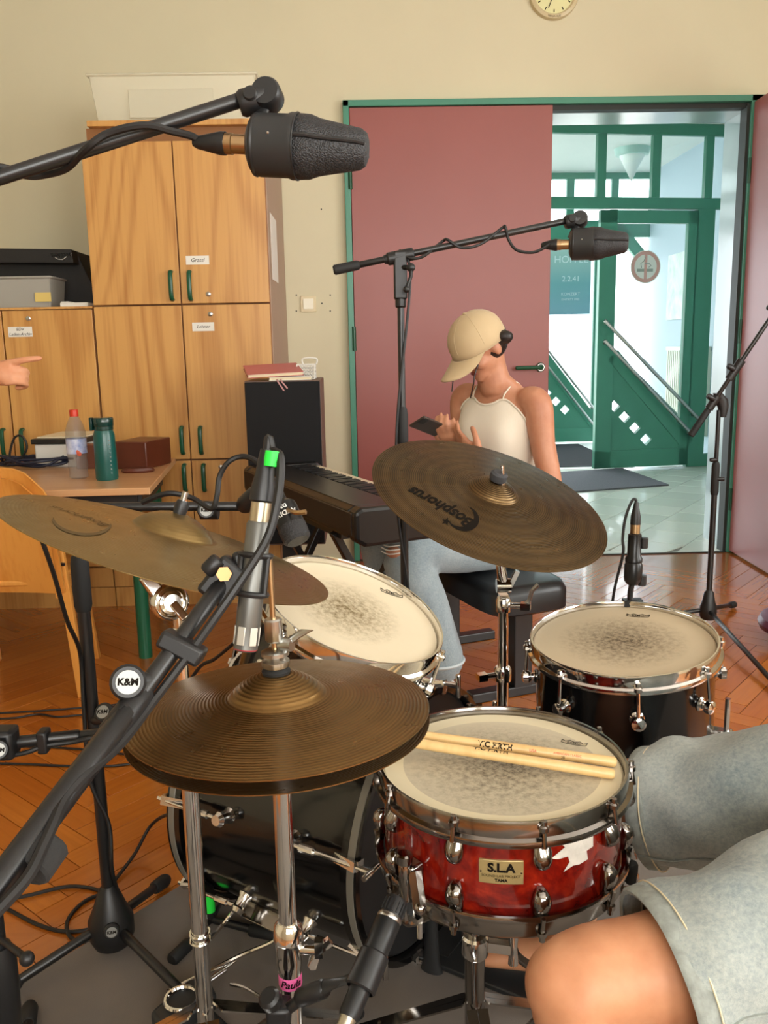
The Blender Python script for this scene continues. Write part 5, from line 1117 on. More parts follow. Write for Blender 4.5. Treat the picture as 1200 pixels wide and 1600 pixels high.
# hi-hat stand
hx_, hy_ = HC.x, HC.y
hs_ = thing('hihat_stand', 'chrome hi-hat stand with a pink wristband on its lower tube', 'hi-hat stand', (hx_, hy_, 0))
tA = HC+hn*.05; MB().cyl(hb0-hn*.06, HC+hn*.188, .0034, n=10).build('pull_rod', K['gold'], hs_)
MB().lathe([(.0155, 0), (.0165, .003), (.0165, .007), (.013, .009), (.011, .012), (.0165, .014), (.0165, .018), (.010, .021)], tA+hn*.004, hn, 24).build('clutch_nut', K['steel'], hs_)
MB().lathe([(.016, 0), (.017, .005), (.013, .009)], HC+hn*.044, hn, 20).build('clutch_felt', K['rubber'], hs_)
MB().lathe([(.0085, 0), (.0105, .003), (.0105, .026), (.0085, .028)], tA+hn*.034, hn, 20).build('clutch_body', K['steel'], hs_)
wing(hs_, tA+hn*.030+RI*.012, (RI*.8-c_fwd*.4), (UI*.75+RI*.65), K['steel'], .024, 'clutch_wing')
zt_ = hb0.z-.035; zk = PY(455, 1470, hy_).z
MB().lathe([(.012, 0), (.014, -.004), (.014, -.03), (.0125, -.034)], (hx_, hy_, zt_+.022), n=20).build('seat_cup', K['chrome'], hs_)
MB().cyl((hx_, hy_, zk), (hx_, hy_, zt_), .0112, n=24).build('upper_tube', K['chrome'], hs_); MB().cyl((hx_, hy_, .04), (hx_, hy_, zk), .0135, n=24).build('lower_tube', K['chrome'], hs_)
MB().lathe([(.0125, .028), (.0175, .022), (.019, .004), (.0165, 0), (.0165, -.024), (.0145, -.045), (.0137, -.05)], (hx_, hy_, zk), n=24).build('collar', K['chrome'], hs_)
m = MB(); q = V((hx_, hy_, zk-.010)); e_ = RI*.036-c_fwd*.006; m.cyl(q, q+e_, .0065); m.box(q+e_*1.05+V((0, 0, .004)), (.010, .012, .022)); m.beam(q+e_, q+e_+RI*.016+UI*.012, .008, .010); m.beam(q+e_*.95, q+e_*.8-UI*.022, .010, .008); m.build('wing_screw', K['chrome'], hs_)
zpk = PY(466, 1527, hy_).z
pk = MB().lathe([(.0142, -.009), (.0148, -.007), (.0148, .007), (.0142, .009)], (hx_, hy_, zpk), n=28, cap=False).build('wristband', mat('pink_band', lin(226, 98, 160), .5), hs_)
t = text2d('Paula', .0135, shear=.3, bold=.0004); tcm = math.atan2(-hy_, -hx_); t.copy(lambda p: V((hx_+.0151*math.cos(tcm+p.x/.0151), hy_+.0151*math.sin(tcm+p.x/.0151), zpk+p.y))).build('lettering', K['dkprint'], pk, smooth=0, fix=False)
stand_base(hs_, hx_, hy_, K['chrome'], .0135, .28, 15)
m = MB(); m.beam((hx_+.06, hy_+.0, .03), (hx_+.30, hy_-.06, .012), .09, .008); m.build('pedal_board', K['cast'], hs_, smooth=0)
# spare pedal frame on the rug
fq = PZ(405, 1435, .09); hq = PZ(285, 1575, .03)
pf = thing('pedal_frame', 'small chrome pedal with wire frame standing on the rug by the cymbal stand', 'pedal', (fq.x-.06, fq.y-.05, .008))
pl_ = PZ(407, 1412, .12); pu = (PZ(445, 1440, .10)-PZ(385, 1412, .12)).normalized()
m = MB(); A_ = PZ(383, 1420, .105); B_ = PZ(438, 1445, .105); m.beam(A_, B_, .035, .006, (-.3, -.5, .8)); m.beam(A_+V((.01, .014, .02)), B_+V((.01, .014, .02)), .016, .005, (0, -1, .4)); m.build('cam_plate', K['nickel'], pf, bevel=.002)
m = MB()
m.tube(spl([PZ(330, 1466, .03), PZ(352, 1440, .075), PZ(372, 1416, .10), PZ(385, 1418, .105)], 5), .004, 8); m.build('wire_arm', K['chrome'], pf)
m = MB(); m.tube(spl([B_, PZ(436, 1458, .09), PZ(425, 1472, .075), PZ(370, 1496, .045), PZ(262, 1550, .02)], 6), .0045, 8); m.build('wire_arm', K['chrome'], pf)
m = MB(); m.cyl(PZ(368, 1500, .035), PZ(270, 1575, .02), .004); m.build('wire_arm', K['chrome'], pf)
m = MB(); m.prism([(-.07, -.03), (.05, -.04), (.07, .0), (.05, .035), (-.05, .03)], hq+V((0, 0, -.02)), (.6, .8, 0), (-.8, .6, 0), .035); m.build('heel_block', K['cast'], pf, bevel=.008)
m = MB(); m.torus(hq+V((0, 0, .02)), (0, 0, 1), .03, .004, 20, 6); m.cyl(hq+V((.02, .03, .012)), PZ(352, 1515, .05), .006); m.build('wing_bolt', K['chrome'], pf)
m = MB(); m.tube(spl([PZ(360, 1538, .05), PZ(385, 1545, .05), PZ(415, 1565, .045), PZ(425, 1580, .04)], 5), .0035, 8); m.build('bent_rod', K['chrome'], pf)
# ---------------------------------------------------------------- microphone stands
def tripod(root, c, feet, zb=.07, boss=.036):
    c = V(c); MB().lathe([(.012, .16), (.020, .15), (boss*.75, .11), (boss, .085), (boss, .05), (boss*.8, .03), (0, .03)], (c.x, c.y, 0), n=28).build('boss', K['black'], root)
    for f in feet:
        f = V(f); d = V((f.x-c.x, f.y-c.y, 0)).normalized(); s = V((c.x, c.y, zb))+d*.02; e_ = V((f.x, f.y, .016))
        l = MB().rod(s, e_, .0095, 14).build('leg', K['bmetal'], root); dd = (e_-s).normalized()
        MB().lathe([(.0105, 0), (.0145, .006), (.0155, .05), (.012, .062), (0, .064)], e_-dd*.055, dd, 16).build('rubber_foot', K['rubber'], l)
def pole(root, c, z0, zm, z1, r0=.0115, r1=.0088, sleeve=.11):
    MB().cyl((c[0], c[1], z0), (c[0], c[1], zm), r0, n=18).build('lower_tube', K['bmetal'], root); MB().cyl((c[0], c[1], zm), (c[0], c[1], z1), r1, n=18).build('upper_tube', K['bmetal'], root)
    MB().lathe([(r1, 0), (r0*1.15, -.006), (r0*1.35, -.02), (r0*1.35, -sleeve), (r0*1.1, -sleeve-.012)], (c[0], c[1], zm+sleeve*.5), n=22).build('grip_sleeve', K['rubber'], root)
def logo_knob(root, c, ax, r=.016, nm='clamp_knob', txt=True):
    c, ax = V(c), V(ax).normalized(); k = MB().lathe([(r*.7, -.014), (r, -.010), (r, .006), (r*.85, .009), (0, .009)], c, ax, 24).build(nm, K['black'], root)
    m = MB(); m.lathe([(0, 0), (r*.66, 0), (r*.66, .0012), (0, .0012)], c+ax*.0088, ax, 20); b = m.build('logo_disc', K['logo'], k)
    if txt:
        x = (RI-ax*RI.dot(ax)).normalized(); y = ax.cross(x); t = text2d('K&M', r*.55, bold=.0003); t.copy(lambda p: c+ax*.0105+x*p.x+y*p.y).build('lettering', K['dkprint'], k, smooth=0, fix=False)
    return k
def boom(root, p, q, r, grip=0, name='boom_arm'):
    p, q = V(p), V(q); MB().rod(p, q, r, 18).build(name, K['bmetal'], root); d = (q-p).normalized()
    if grip: MB().lathe([(r*1.1, 0), (r*1.55, .004), (r*1.5, grip-.006), (r*1.2, grip)], p-d*.01, d, 18).build('boom_grip', K['rubber'], root)
def cable(lab, pts, r=.0032, n=8, name='microphone_cable'):
    o = MB().tube(spl(pts, n), r, 8).build(name, K['cable']); return tag(o, lab, 'cable')

# large condenser microphones on booms
K['micbody'] = mat('dark_grey_mic_body', lin(50, 51, 52), .42, .2, var=.08, vs=30)
def mesh_mat():
    t = NT('black_mic_mesh'); v = t.new('ShaderNodeTexVoronoi'); v.inputs['Scale'].default_value = 520; t.l.new(t.obj(), v.inputs['Vector'])
    t.p(col=t.ramp(v.outputs['Distance'], [(.15, lin(14, 14, 15)), (.6, lin(52, 52, 54))]), rough=.5, metal=.3); t.bump(v.outputs['Distance'], .8, .001); return t.m
K['micmesh'] = mesh_mat()
def big_mic(lab, px_tail, px_tip, d, R0, clamp_px, root_st):
    a = PD(px_tail[0], px_tail[1], d); b = PD(px_tip[0], px_tip[1], d*.985); ax = (b-a).normalized(); L = (b-a).length; up = (UI-ax*UI.dot(ax)).normalized(); toc_ = ax.cross(up); toc_ = toc_ if toc_.dot(c_fwd) < 0 else -toc_
    r = thing('condenser_microphone', lab, 'microphone', a.lerp(b, .5)-V((0, 0, R0)))
    MB().lathe([(R0*.55, 0), (R0*.80, L*.03), (R0*.80, L*.055), (R0*.72, L*.06), (R0*.92, L*.075), (R0*.95, L*.10), (R0*.95, L*.34), (R0*1.0, L*.37), (R0*1.0, L*.42)], a, ax, 40).build('body', K['micbody'], r)
    MB().lathe([(R0*.95, L*.40), (R0*.99, L*.42), (R0*.97, L*.52), (R0*.86, L*.60), (R0*.80, L*.68), (R0*.62, L*.94), (R0*.50, L*.985), (R0*.34, L), (0, L)], a, ax, 40, sx=1.0, sy=.92, xh=up).build('grille', K['micmesh'], r)
    MB().torus(a+ax*L*.415, ax, R0*.985, R0*.035, 40, 8).build('ring', K['black'], r)
    m = MB(); pr = [(.42, .985), (.52, .97), (.60, .865), (.70, .79), (.92, .64), (.985, .52)]
    for s_ in (1, -1): m.tube([a+ax*L*t+toc_*s_*R0*k*.95 for t, k in pr], R0*.075, 8)
    m.build('rib', K['black'], r)
    MB().lathe([(R0*.24, -L*.24), (R0*.32, -L*.22), (R0*.33, -L*.14), (R0*.30, -L*.135), (R0*.30, 0)], a, ax, 20).build('connector_sleeve', K['gold'], r)
    MB().lathe([(R0*.12, -L*.48), (R0*.20, -L*.44), (R0*.36, -L*.24), (R0*.36, -L*.20), (R0*.28, -L*.20)], a, ax, 20).build('plug', K['black'], r)
    sw = MB().ball(a+ax*L*.22+toc_*R0*.95, R0*.05, 8).build('screw', K['steel'], r)
    # swivel bracket up to the boom end
    cp = PD(clamp_px[0], clamp_px[1], d); m = MB(); fo = a+ax*L*.07+up*R0*.75
    m.loft([(cp, ax*R0*.22, toc_*R0*.16), (cp.lerp(fo, .4)-up*0, ax*R0*.18, toc_*R0*.13), (fo.lerp(cp, .25), ax*R0*.24, toc_*R0*.2), (fo-up*R0*.3, ax*R0*.34, toc_*R0*.42)], 16); m.torus(a+ax*L*.07, ax, R0*.86, R0*.10, 32, 8); m.build('swivel_mount', K['black'], r)
    return r, cp, ax, up, toc_, R0, a
def boom_head(root, p, frm, toc_, R0):
    d = (p-frm).normalized(); m = MB(); m.rod(p-d*R0*.95, p+d*R0*.1, R0*.42, 20); m.lathe([(R0*.42, -R0*.42), (R0*.48, -R0*.3), (R0*.48, R0*.3), (R0*.42, R0*.42)], p, toc_, 24); m.build('swivel_head', K['black'], root)
    MB().lathe([(R0*.2, 0), (R0*.24, R0*.08), (R0*.2, R0*.14), (0, R0*.14)], p-d*R0*.45+toc_*R0*.40, toc_, 20).build('pivot_button', K['black'], root)
sA = thing('overhead_mic_stand', 'black boom stand whose arm reaches in at the top left', 'microphone stand', (-.95, 1.02, 0))
dA = 1.08; mA, cpA, axA, upA, tcA, RA, aA = big_mic('large dark condenser microphone hanging at the top, in front of the cupboard', (389, 226), (575, 234), dA, .0394, (418, 150), None)
eA = PD(405, 147, dA); fA = PD(-30, 287, dA*.985); dirA = (fA-eA).normalized(); rear = eA+dirA*((-.95-eA.x)/dirA.x); rear2 = rear+dirA*.25
boom(sA, rear2, eA-(eA-fA).normalized()*.02, .0092, .10); boom_head(sA, cpA, fA, tcA, RA); pole(sA, (rear.x, rear.y), .12, .8, rear.z); tripod(sA, (rear.x, rear.y, 0), [(rear.x-.28, rear.y-.05, 0), (rear.x+.1, rear.y+.27, 0), (rear.x+.12, rear.y-.25, 0)])
m = MB(); m.ball(rear, .03); m.build('boom_joint', K['black'], sA)
tA_ = aA-axA*.062
cable('black cable wrapped round the overhead boom at the top left', [tA_, PD(300, 213, dA*1.0), PD(268, 205, dA*.985), PD(225, 196, dA*.97), PD(170, 208, dA*.968), PD(135, 232, dA*.97), PD(105, 262, dA*1.0), PD(70, 273, dA*1.01), PD(40, 274, dA*1.0), PD(-10, 262, dA*.985), PD(-80, 298, dA*1.0)], .0048)
# middle boom
sB0 = PY(628, 640, 2.12); sBy = 2.12
sB = thing('middle_mic_stand', 'black boom stand standing in front of the red door', 'microphone stand', (sB0.x, sBy, 0))
dB_ = 2.08; mB, cpB, axB, upB, tcB, RB, aB = big_mic('dark condenser microphone hanging in front of the hall doorway', (889, 382), (982, 379), dB_, .0392, (906, 343), None)
eB, rB = PD(900, 342, dB_), PD(527, 421, dB_*1.0); boom(sB, rB, eB, .0078, .065); boom_head(sB, cpB, rB, tcB, RB)
jB = PD(625, 401, dB_); zB0 = jB.z; c = (jB.x, jB.y); pole(sB, c, .12, PY(628, 662, c[1]).z, zB0-.06, .0105, .0085, .085)
m = MB(); m.beam(jB+V((0, 0, .012)), jB-V((0, 0, .10)), .03, .032); m.cyl(jB-V((0, 0, .12)), jB-V((0, 0, .06)), .0135); d_ = (eB-rB).normalized(); m.cyl(jB-d_*.032, jB+d_*.034, .0155); m.build('boom_joint', K['black'], sB, bevel=.004)
MB().lathe([(.010, 0), (.0125, .01), (.0125, .045), (.010, .05)], PD(600, 406, dB_), d_, 16).build('boom_collar', K['black'], sB)
m = MB(); q = PD(642, 418, dB_*.985); m.cyl(jB-V((0, 0, .025)), q, .006); m.ball(q, .0105); q2 = PD(635, 452, dB_*.985); m.tube([q, PD(642, 432, dB_*.983), q2], .0045, 8); m.ball(q2, .008); m.build('locking_lever', K['black'], sB)
tripod(sB, (c[0], c[1], 0), [(c[0]-.22, c[1]+.16, 0), (c[0]+.27, c[1]+.05, 0), (c[0]-.02, c[1]-.20, 0)])
k_ = lambda t, o: rB.lerp(eB, t)+upB*o
cable('black cable twisted round the middle boom arm', [aB-axB*.055, PD(858, 382, dB_), PD(835, 394, dB_), PD(808, 391, dB_), PD(795, 375, dB_), k_(.70, .012)-c_fwd*.012, k_(.69, .016), k_(.60, -.016)-c_fwd*.014, k_(.52, -.014)-c_fwd*.010, k_(.46, .012)-c_fwd*.01, k_(.44, .016)+c_fwd*.008, k_(.36, -.016)-c_fwd*.012, k_(.30, -.012)-c_fwd*.012, k_(.26, .014), jB+V((.022, -.01, -.02)), jB+V((.018, -.012, -.12)), jB+V((-.014, -.012, -.4)), jB+V((-.016, -.008, -.62)), jB+V((.016, -.008, -.9)), jB+V((.02, .0, -1.2)), V((jB.x+.06, jB.y+.02, .008)), V((jB.x+.3, jB.y+.10, .006))], .0036)
# right-hand stand by the open door
cC = PZ(1105, 977, 0); sC = thing('doorway_mic_stand', 'black boom stand beside the open red door at the right', 'microphone stand', (cC.x, cC.y, 0))
jC = PY(1130, 633, cC.y); zC = jC.z; pole(sC, (cC.x, cC.y), .1, PY(1120, 745, cC.y).z, zC-.02, .0125, .009, .13)
e0, e1_ = PY(1081, 678, cC.y-.02), PY(1203, 498, cC.y-.06); dC = (e1_-e0).normalized(); boom(sC, e0, e1_+dC*.5, .009, .13)
jb = PY(1108, 637, cC.y-.025); m = MB(); m.loft([(jC+V((0, 0, -.05)), V((.014, 0, 0)), V((0, .014, 0))), (jC+V((0, 0, -.01)), V((.022, 0, 0)), V((0, .018, 0))), (jC+V((-.01, 0, .02)), V((.03, 0, 0)), V((0, .018, 0))), (jC+V((-.03, -.01, .05)), V((.02, 0, 0)), V((0, .014, 0)))], 16); m.build('boom_joint', K['black'], sC)
for t_, aa, bb2, rr2 in ((.15, .03, .03, .017), (.30, .04, .05, .017), (.57, .02, .03, .0145)): q = e0+dC*t_; MB().cyl(q-dC*aa, q+dC*bb2, rr2, n=18).build('boom_collar', K['black'], sC)
for q in (e0+dC*.16, e0+dC*.30, e0+dC*.57): MB().rod(q+V((-.005, -.01, .004)), q+V((-.034, -.012, .022)), .012).build('clamp_knob', K['black'], sC)
for pz in (718, 748): q = PY(1118, pz, cC.y); MB().rod((cC.x, cC.y-.008, q.z), (cC.x-.03 if pz == 718 else cC.x+.034, cC.y-.012, q.z), .009).build('clamp_knob', K['black'], sC)
tripod(sC, cC, [PZ(1225, 1092, 0), (cC.x+.22, cC.y+.24, 0), (cC.x-.30, cC.y+.05, 0)])
# tall stand at the left with a level arm
cL = PZ(178, 1492, 0); sL = thing('left_mic_stand', 'tall black tripod mic stand at the left with its level arm behind the crash cymbal', 'microphone stand', (cL.x, cL.y, 0))
zL = PY(112, 800, cL.y).z; pole(sL, (cL.x, cL.y), .1, PY(120, 905, cL.y).z, zL, .0125, .009, .10)
tripod(sL, cL, [PZ(258, 1376, .015), PZ(-12, 1560, .015), PZ(352, 1618, .015)], .075, .045)
logo_knob(sL, V((cL.x, cL.y, .085))-V((cL.x, cL.y, 0)).normalized()*.040, -V((cL.x*.8, cL.y, -.25)), .016, 'boss_badge')
a, b = PY(-80, 793, cL.y-.03), PY(380, 791, cL.y-.06); boom(sL, a, b, .0085)
m = MB(); m.ball((cL.x, cL.y-.02, zL), .026); m.build('boom_joint', K['black'], sL)
kq = PY(322, 797, cL.y-.075); logo_knob(sL, kq, CAM-kq, .016); m = MB(); m.cyl(kq+c_fwd*.03-RI*.016, kq+c_fwd*.03+RI*.016, .017); m.build('boom_collar', K['black'], sL)
MB().lathe([(.009, 0), (.012, .002), (.012, .008)], b, (b-a), 14).build('tip_ring', K['gold'], sL)
kq = PY(164, 1114, cL.y-.02); logo_knob(sL, kq, (-.2, -.8, .6), .019); MB().cyl(V((cL.x, cL.y, kq.z-.02)), kq+V((0, .0, -.012)), .012).build('clamp_arm', K['black'], sL)
cable('black cable running down the tall left mic stand', [PY(66, 845, 1.42), PY(85, 900, 1.45), PY(105, 970, 1.50), PY(125, 1020, cL.y-.02), V((cL.x-.012, cL.y-.012, .55)), V((cL.x-.012, cL.y-.014, .40)), V((cL.x+.016, cL.y-.010, .30)), V((cL.x+.016, cL.y-.014, .2)), PZ(190, 1420, .06), PZ(165, 1395, .01), PZ(110, 1385, .006), PZ(40, 1400, .006), PZ(-40, 1415, .006)], .0042)
# dynamic tom microphone hanging from the level arm
ta_m, tb_m = PY(424, 752, 1.46), PY(466, 846, 1.40); ax = (tb_m-ta_m).normalized(); L = (tb_m-ta_m).length; r_ = .0235
tm_ = thing('tom_microphone', 'short black dynamic microphone hanging above the rack tom', 'microphone', tb_m-V((0, 0, .02)))
MB().lathe([(r_*.42, -L*.02), (r_*.5, L*.02), (r_*.5, L*.34), (r_*.95, L*.42), (r_, L*.48), (r_, L*.76)], ta_m, ax, 28).build('body', mat('mic_black', lin(24, 24, 25), .3, .2), tm_)
MB().lathe([(r_*1.02, L*.75), (r_*1.04, L*.78), (r_*1.0, L*.96), (r_*.8, L), (0, L)], ta_m, ax, 28).build('grille', K['micmesh'], tm_)
fx = (RI-ax*RI.dot(ax)).normalized(); fz = ax.cross(fx); fz = fz if fz.dot(c_fwd) < 0 else -fz
for s_, of, sz in (('AUDIX', .60, .012), ('D3', .50, .009)):
    t = text2d(s_, sz, bold=.0003); cc = ta_m+ax*L*of; t.copy(lambda p: cc-fx*(r_+.0006)*math.sin(p.x/r_)+fz*(r_+.0006)*math.cos(p.x/r_)+ax*p.y).build('lettering', K['whprint'], tm_, smooth=0, fix=False)
m = MB(); q = PY(402, 765, 1.46); m.lathe([(.014, 0), (.017, .01), (.017, .05), (.012, .06)], b, (ta_m-b), 16); m.build('mic_clip', K['black'], sL)
m = MB(); m.tube(spl([PY(446, 795, 1.42), PY(462, 801, 1.38), PY(478, 800, 1.37)], 4), .004, 8); m.build('clip_screw', K['gold'], tm_)
cable('black cable arching from the tom microphone to the arm knob', [ta_m, PY(412, 732, 1.46), PY(398, 719, 1.47), PY(378, 713, 1.48), PY(357, 722, 1.48), PY(343, 745, 1.48), PY(339, 775, 1.47), PY(330, 795, 1.47), PY(300, 778, 1.49), PY(262, 771, 1.49), PY(222, 785, 1.50)], .0048)
MB
# ---------------------------------------------------------------- hi-hat pencil microphone on the nearest boom
sF = thing('near_mic_stand', 'black boom stand crossing the lower left in front of the hi-hat', 'microphone stand', (-.30, .42, 0))
hF = PD(352, 905, .80); bF = PD(-40, 1428, .53); dF = (bF-hF).normalized(); mid = PD(195, 1118, .69); rearF = bF+dF*.12
MB().rod(hF, mid, .0078, 18).build('boom_arm_inner', K['bmetal'], sF); MB().rod(mid+dF*-.02, rearF, .0098, 18).build('boom_arm', K['bmetal'], sF)
MB().lathe([(.0085, 0), (.0112, .004), (.0112, .05), (.0098, .055)], mid-dF*.03, dF, 18).build('boom_collar', K['black'], sF)
kq = PD(200, 1066, .70); logo_knob(sF, kq, CAM-kq, .0145); MB().cyl(kq+c_fwd*.006, hF.lerp(mid, .78), .008).build('knob_neck', K['black'], sF)
c2 = PD(285, 1011, .74); MB().box(c2, (.040, .024, .016), m=Matrix((RI*.88-UI*.47, c_fwd, RI*.47+UI*.88)).transposed()).build('cable_clip', K['black'], sF, bevel=.003)
c3 = hF.lerp(rearF, .80); c3 = PD(48, 1338, .585); m = MB(); m.lathe([(.0135, -.012), (.015, -.010), (.015, .010), (.0135, .012)], c3+RI*.004, dF, 16, sx=1.2, sy=1.0); m.build('strap', mat('velcro', lin(34, 33, 32), .95, bump=.6, bs=500), sF)
m = MB(); p0, p1 = PD(328, 935, .80), PD(372, 880, .80); m.beam(p0, p1, .030, .022, c_fwd); m.beam(p1-RI*.004, PD(400, 872, .80), .020, .012, c_fwd); m.build('swivel_bracket', K['black'], sF, bevel=.004)
q = PD(350, 897, .785); MB().lathe([(.0072, 0), (.0072, .004), (0, .004)], q, CAM-q, 6).build('hex_bolt', mat('brass_bolt', lin(170, 120, 80), .4, .9), sF)
q = PD(329, 884, .79); MB().rod(q-UI*.006-RI*.004, q+UI*.006+RI*.008, .008).build('clamp_knob', K['black'], sF)
MB().cyl((rearF.x, rearF.y, .1), rearF, .0115).build('pole', K['bmetal'], sF); tripod(sF, (rearF.x, rearF.y, 0), [(rearF.x-.3, rearF.y+.05, 0), (rearF.x+.12, rearF.y-.27, 0), (rearF.x+.18, rearF.y+.24, 0)])
pa, pb2 = PD(409, 782, .80), PD(383, 1017, .80); ax = (pb2-pa).normalized(); L = (pb2-pa).length; r_ = .0116
pm_ = thing('pencil_microphone', 'slim grey pencil microphone pointing down at the hi-hat', 'microphone', pb2)
K['micgrey'] = mat('satin_grey_mic', lin(112, 112, 108), .4, .7, var=.06)
MB().lathe([(r_*.86, L*.14), (r_, L*.16), (r_, L*.82), (r_*.97, L*.83), (r_*.97, L*.985), (r_*.8, L), (0, L)], pa, ax, 32).build('body', K['micgrey'], pm_)
MB().lathe([(r_*.80, 0), (r_*.82, L*.02), (r_*.82, L*.145)], pa, ax, 28).build('connector_sleeve', mat('nickel_sleeve', lin(190, 176, 150), .3, .9), pm_)
for k in range(6):
    an = R(60*k+20); x_, y_, z_ = frame(ax); rd = x_*math.cos(an)+y_*math.sin(an); MB().box(pa+ax*L*.895+rd*(r_*.97), (.0075, .0012, .017), m=Matrix((rd.cross(ax), rd, ax)).transposed()).build('side_slot', mat('slot_mesh', lin(196, 192, 180), .5, .5) if k == 0 else bpy.data.materials['slot_mesh'], pm_, bevel=.0006)
MB().torus(pa+ax*L*.985, ax, r_*.9, .0009, 28, 6).build('red_ring', mat('red_ring', lin(170, 50, 60), .4), pm_)
MB().lathe([(r_*.55, -L*.34), (r_*.62, -L*.30), (r_*.80, -L*.16), (r_*.98, -L*.08), (r_*1.0, 0), (r_*.8, .002)], pa, ax, 24).build('plug', K['black'], pm_)
# spring clip round the microphone
cc = pa.lerp(pb2, .49); xr = (RI-ax*RI.dot(ax)).normalized(); zr = ax.cross(xr); m = MB()
for dz in (-.018, .018): m.torus(cc+ax*dz, ax, r_+.0025, .0028, 28, 8)
for an in (-60, 60, 180): 
    rd = -zr*math.cos(R(an))*(1 if zr.dot(c_fwd) > 0 else -1)+xr*math.sin(R(an)); m.cyl(cc-ax*.018+rd*(r_+.0025), cc+ax*.018+rd*(r_+.0025), .0028, n=8)
m.build('mic_clip', K['black'], sF)
tp_ = pa-ax*L*.33
cable('dark cable looping from the pencil microphone down the near boom', [tp_, tp_-ax*.012, PD(425, 703, .80), PD(437, 712, .79), PD(438, 745, .785), PD(432, 790, .78), PD(418, 840, .775), PD(385, 895, .765), PD(340, 960, .755), PD(297, 1020, .735), PD(240, 1095, .71), PD(190, 1160, .672), PD(135, 1210, .632), PD(100, 1250, .61), PD(82, 1290, .59), PD(66, 1325, .575), PD(40, 1375, .555), PD(-20, 1440, .53)], .0042)
q = PD(425, 717, .79); o = MB().lathe([(.0068, -.007), (.0072, 0), (.0068, .007)], q, ax, 14, cap=False).build('cable_tape', K['greentape'], bpy.data.objects['pencil_microphone'])

# ---------------------------------------------------------------- low boom at the left edge
cK = PD(-40, 1165, 1.20); sK = thing('low_mic_stand', 'low black boom stand at the left edge with a ball-ended lever', 'microphone stand', (cK.x, cK.y, 0))
bK = PD(230, 1137, 1.22); MB().rod(PD(-60, 1169, 1.19), PD(125, 1149, 1.21), .0085, 16).build('boom_arm', K['bmetal'], sK); MB().rod(PD(110, 1151, 1.21), PD(330, 1127, 1.23), .0070, 16).build('boom_arm_inner', K['bmetal'], sK)
MB().box(PD(2, 1160, 1.19), (.042, .035, .042)).build('boom_joint', K['black'], sK, bevel=.006); q = PD(-3, 1172, 1.165); logo_knob(sK, q, CAM-q, .014)
MB().box(PD(69, 1157, 1.20), (.014, .024, .032)).build('cable_clip', K['black'], sK, bevel=.003)
MB().cyl((cK.x, cK.y, .05), (cK.x, cK.y, cK.z), .0125).build('pole', K['bmetal'], sK)
q = PD(6, 1540, 1.22); MB().lathe([(.014, -.12), (.022, -.1), (.024, 0), (.018, .03)], (cK.x, cK.y, q.z), n=20).build('clutch', K['black'], sK)
lq = PD(2, 1497, 1.21); bq = PD(42, 1498, 1.20); m = MB(); m.cyl(V((cK.x, cK.y, lq.z)), bq, .005); m.ball(bq, .0105); m.build('locking_lever', K['black'], sK)
tripod(sK, (cK.x, cK.y, 0), [(cK.x-.26, cK.y+.1, 0), (cK.x+.05, cK.y-.29, 0), (cK.x-.1, cK.y+.3, 0)])
cable('thin black cable hanging along the low boom at the left edge', [PD(-60, 1185, 1.19), PD(0, 1182, 1.19), PD(40, 1176, 1.19), PD(72, 1165, 1.195), PD(110, 1160, 1.2), PD(150, 1152, 1.2), PD(210, 1146, 1.21)], .0036)
# ---------------------------------------------------------------- microphone at the snare's underside
a57, b57 = PD(545, 1588, .985), PD(622, 1402, 1.075); ax = (b57-a57).normalized(); L = (b57-a57).length
s57 = thing('snare_microphone', 'black tapered dynamic microphone aimed up at the red snare drum', 'microphone', a57)
MB().lathe([(.0115, -.002), (.0125, .002), (.0125, L*.18), (.0150, L*.42), (.0152, L*.60), (.0155, L*.61), (.0158, L*.78), (.0145, L*.80)], a57, ax, 30).build('body', mat('mic_charcoal', lin(34, 35, 36), .38, .3), s57)
MB().lathe([(.0148, L*.785), (.0158, L*.80), (.0158, L*.815), (.0148, L*.83)], a57, ax, 30).build('silver_ring', K['steel'], s57)
hd_ = MB().lathe([(.0140, L*.83), (.0142, L*.96), (.0125, L*.985), (0, L*.99)], a57, ax, 30).build('grille', K['black'], s57)
x_, y_, z_ = frame(ax)
for k in range(16): rd = x_*math.cos(2*PI*k/16)+y_*math.sin(2*PI*k/16); MB().beam(a57+ax*L*.85+rd*.0145, a57+ax*L*.95+rd*.0145, .0024, .0016, rd).build('rib', K['rubber'], hd_, smooth=0)
MB().lathe([(.0085, -.06), (.0095, -.05), (.0095, -.004), (.0112, 0)], a57, ax, 22).build('plug', mat('plug_nickel', lin(190, 184, 166), .3, .9), s57)
st57 = thing('snare_mic_stand', 'low black clip stand holding the snare microphone', 'microphone stand', (a57.x-.22, a57.y+.12, 0))
c57 = a57.lerp(b57, .36); e57 = PD(497, 1548, 1.04); k57 = PD(436, 1580, 1.06); r57 = PD(388, 1622, 1.08)
m = MB(); m.lathe([(.0165, -.022), (.0185, -.02), (.0185, .02), (.0165, .022)], c57, ax, 22, cap=False); m.loft([(c57+(e57-c57).normalized()*.016, RI*.008+UI*.006, c_fwd*.012), (c57.lerp(e57, .6), RI*.007+UI*.006, c_fwd*.009), (e57, UI*.012, c_fwd*.012)], 14); m.build('mic_clip', K['black'], st57)
MB().rod(e57+(c57-e57).normalized()*.012, e57-(c57-e57).normalized()*.03, .0115).build('clip_swivel', K['black'], st57)
MB().rod(e57-(c57-e57).normalized()*.02, r57, .0072).build('boom_arm', K['bmetal'], st57)
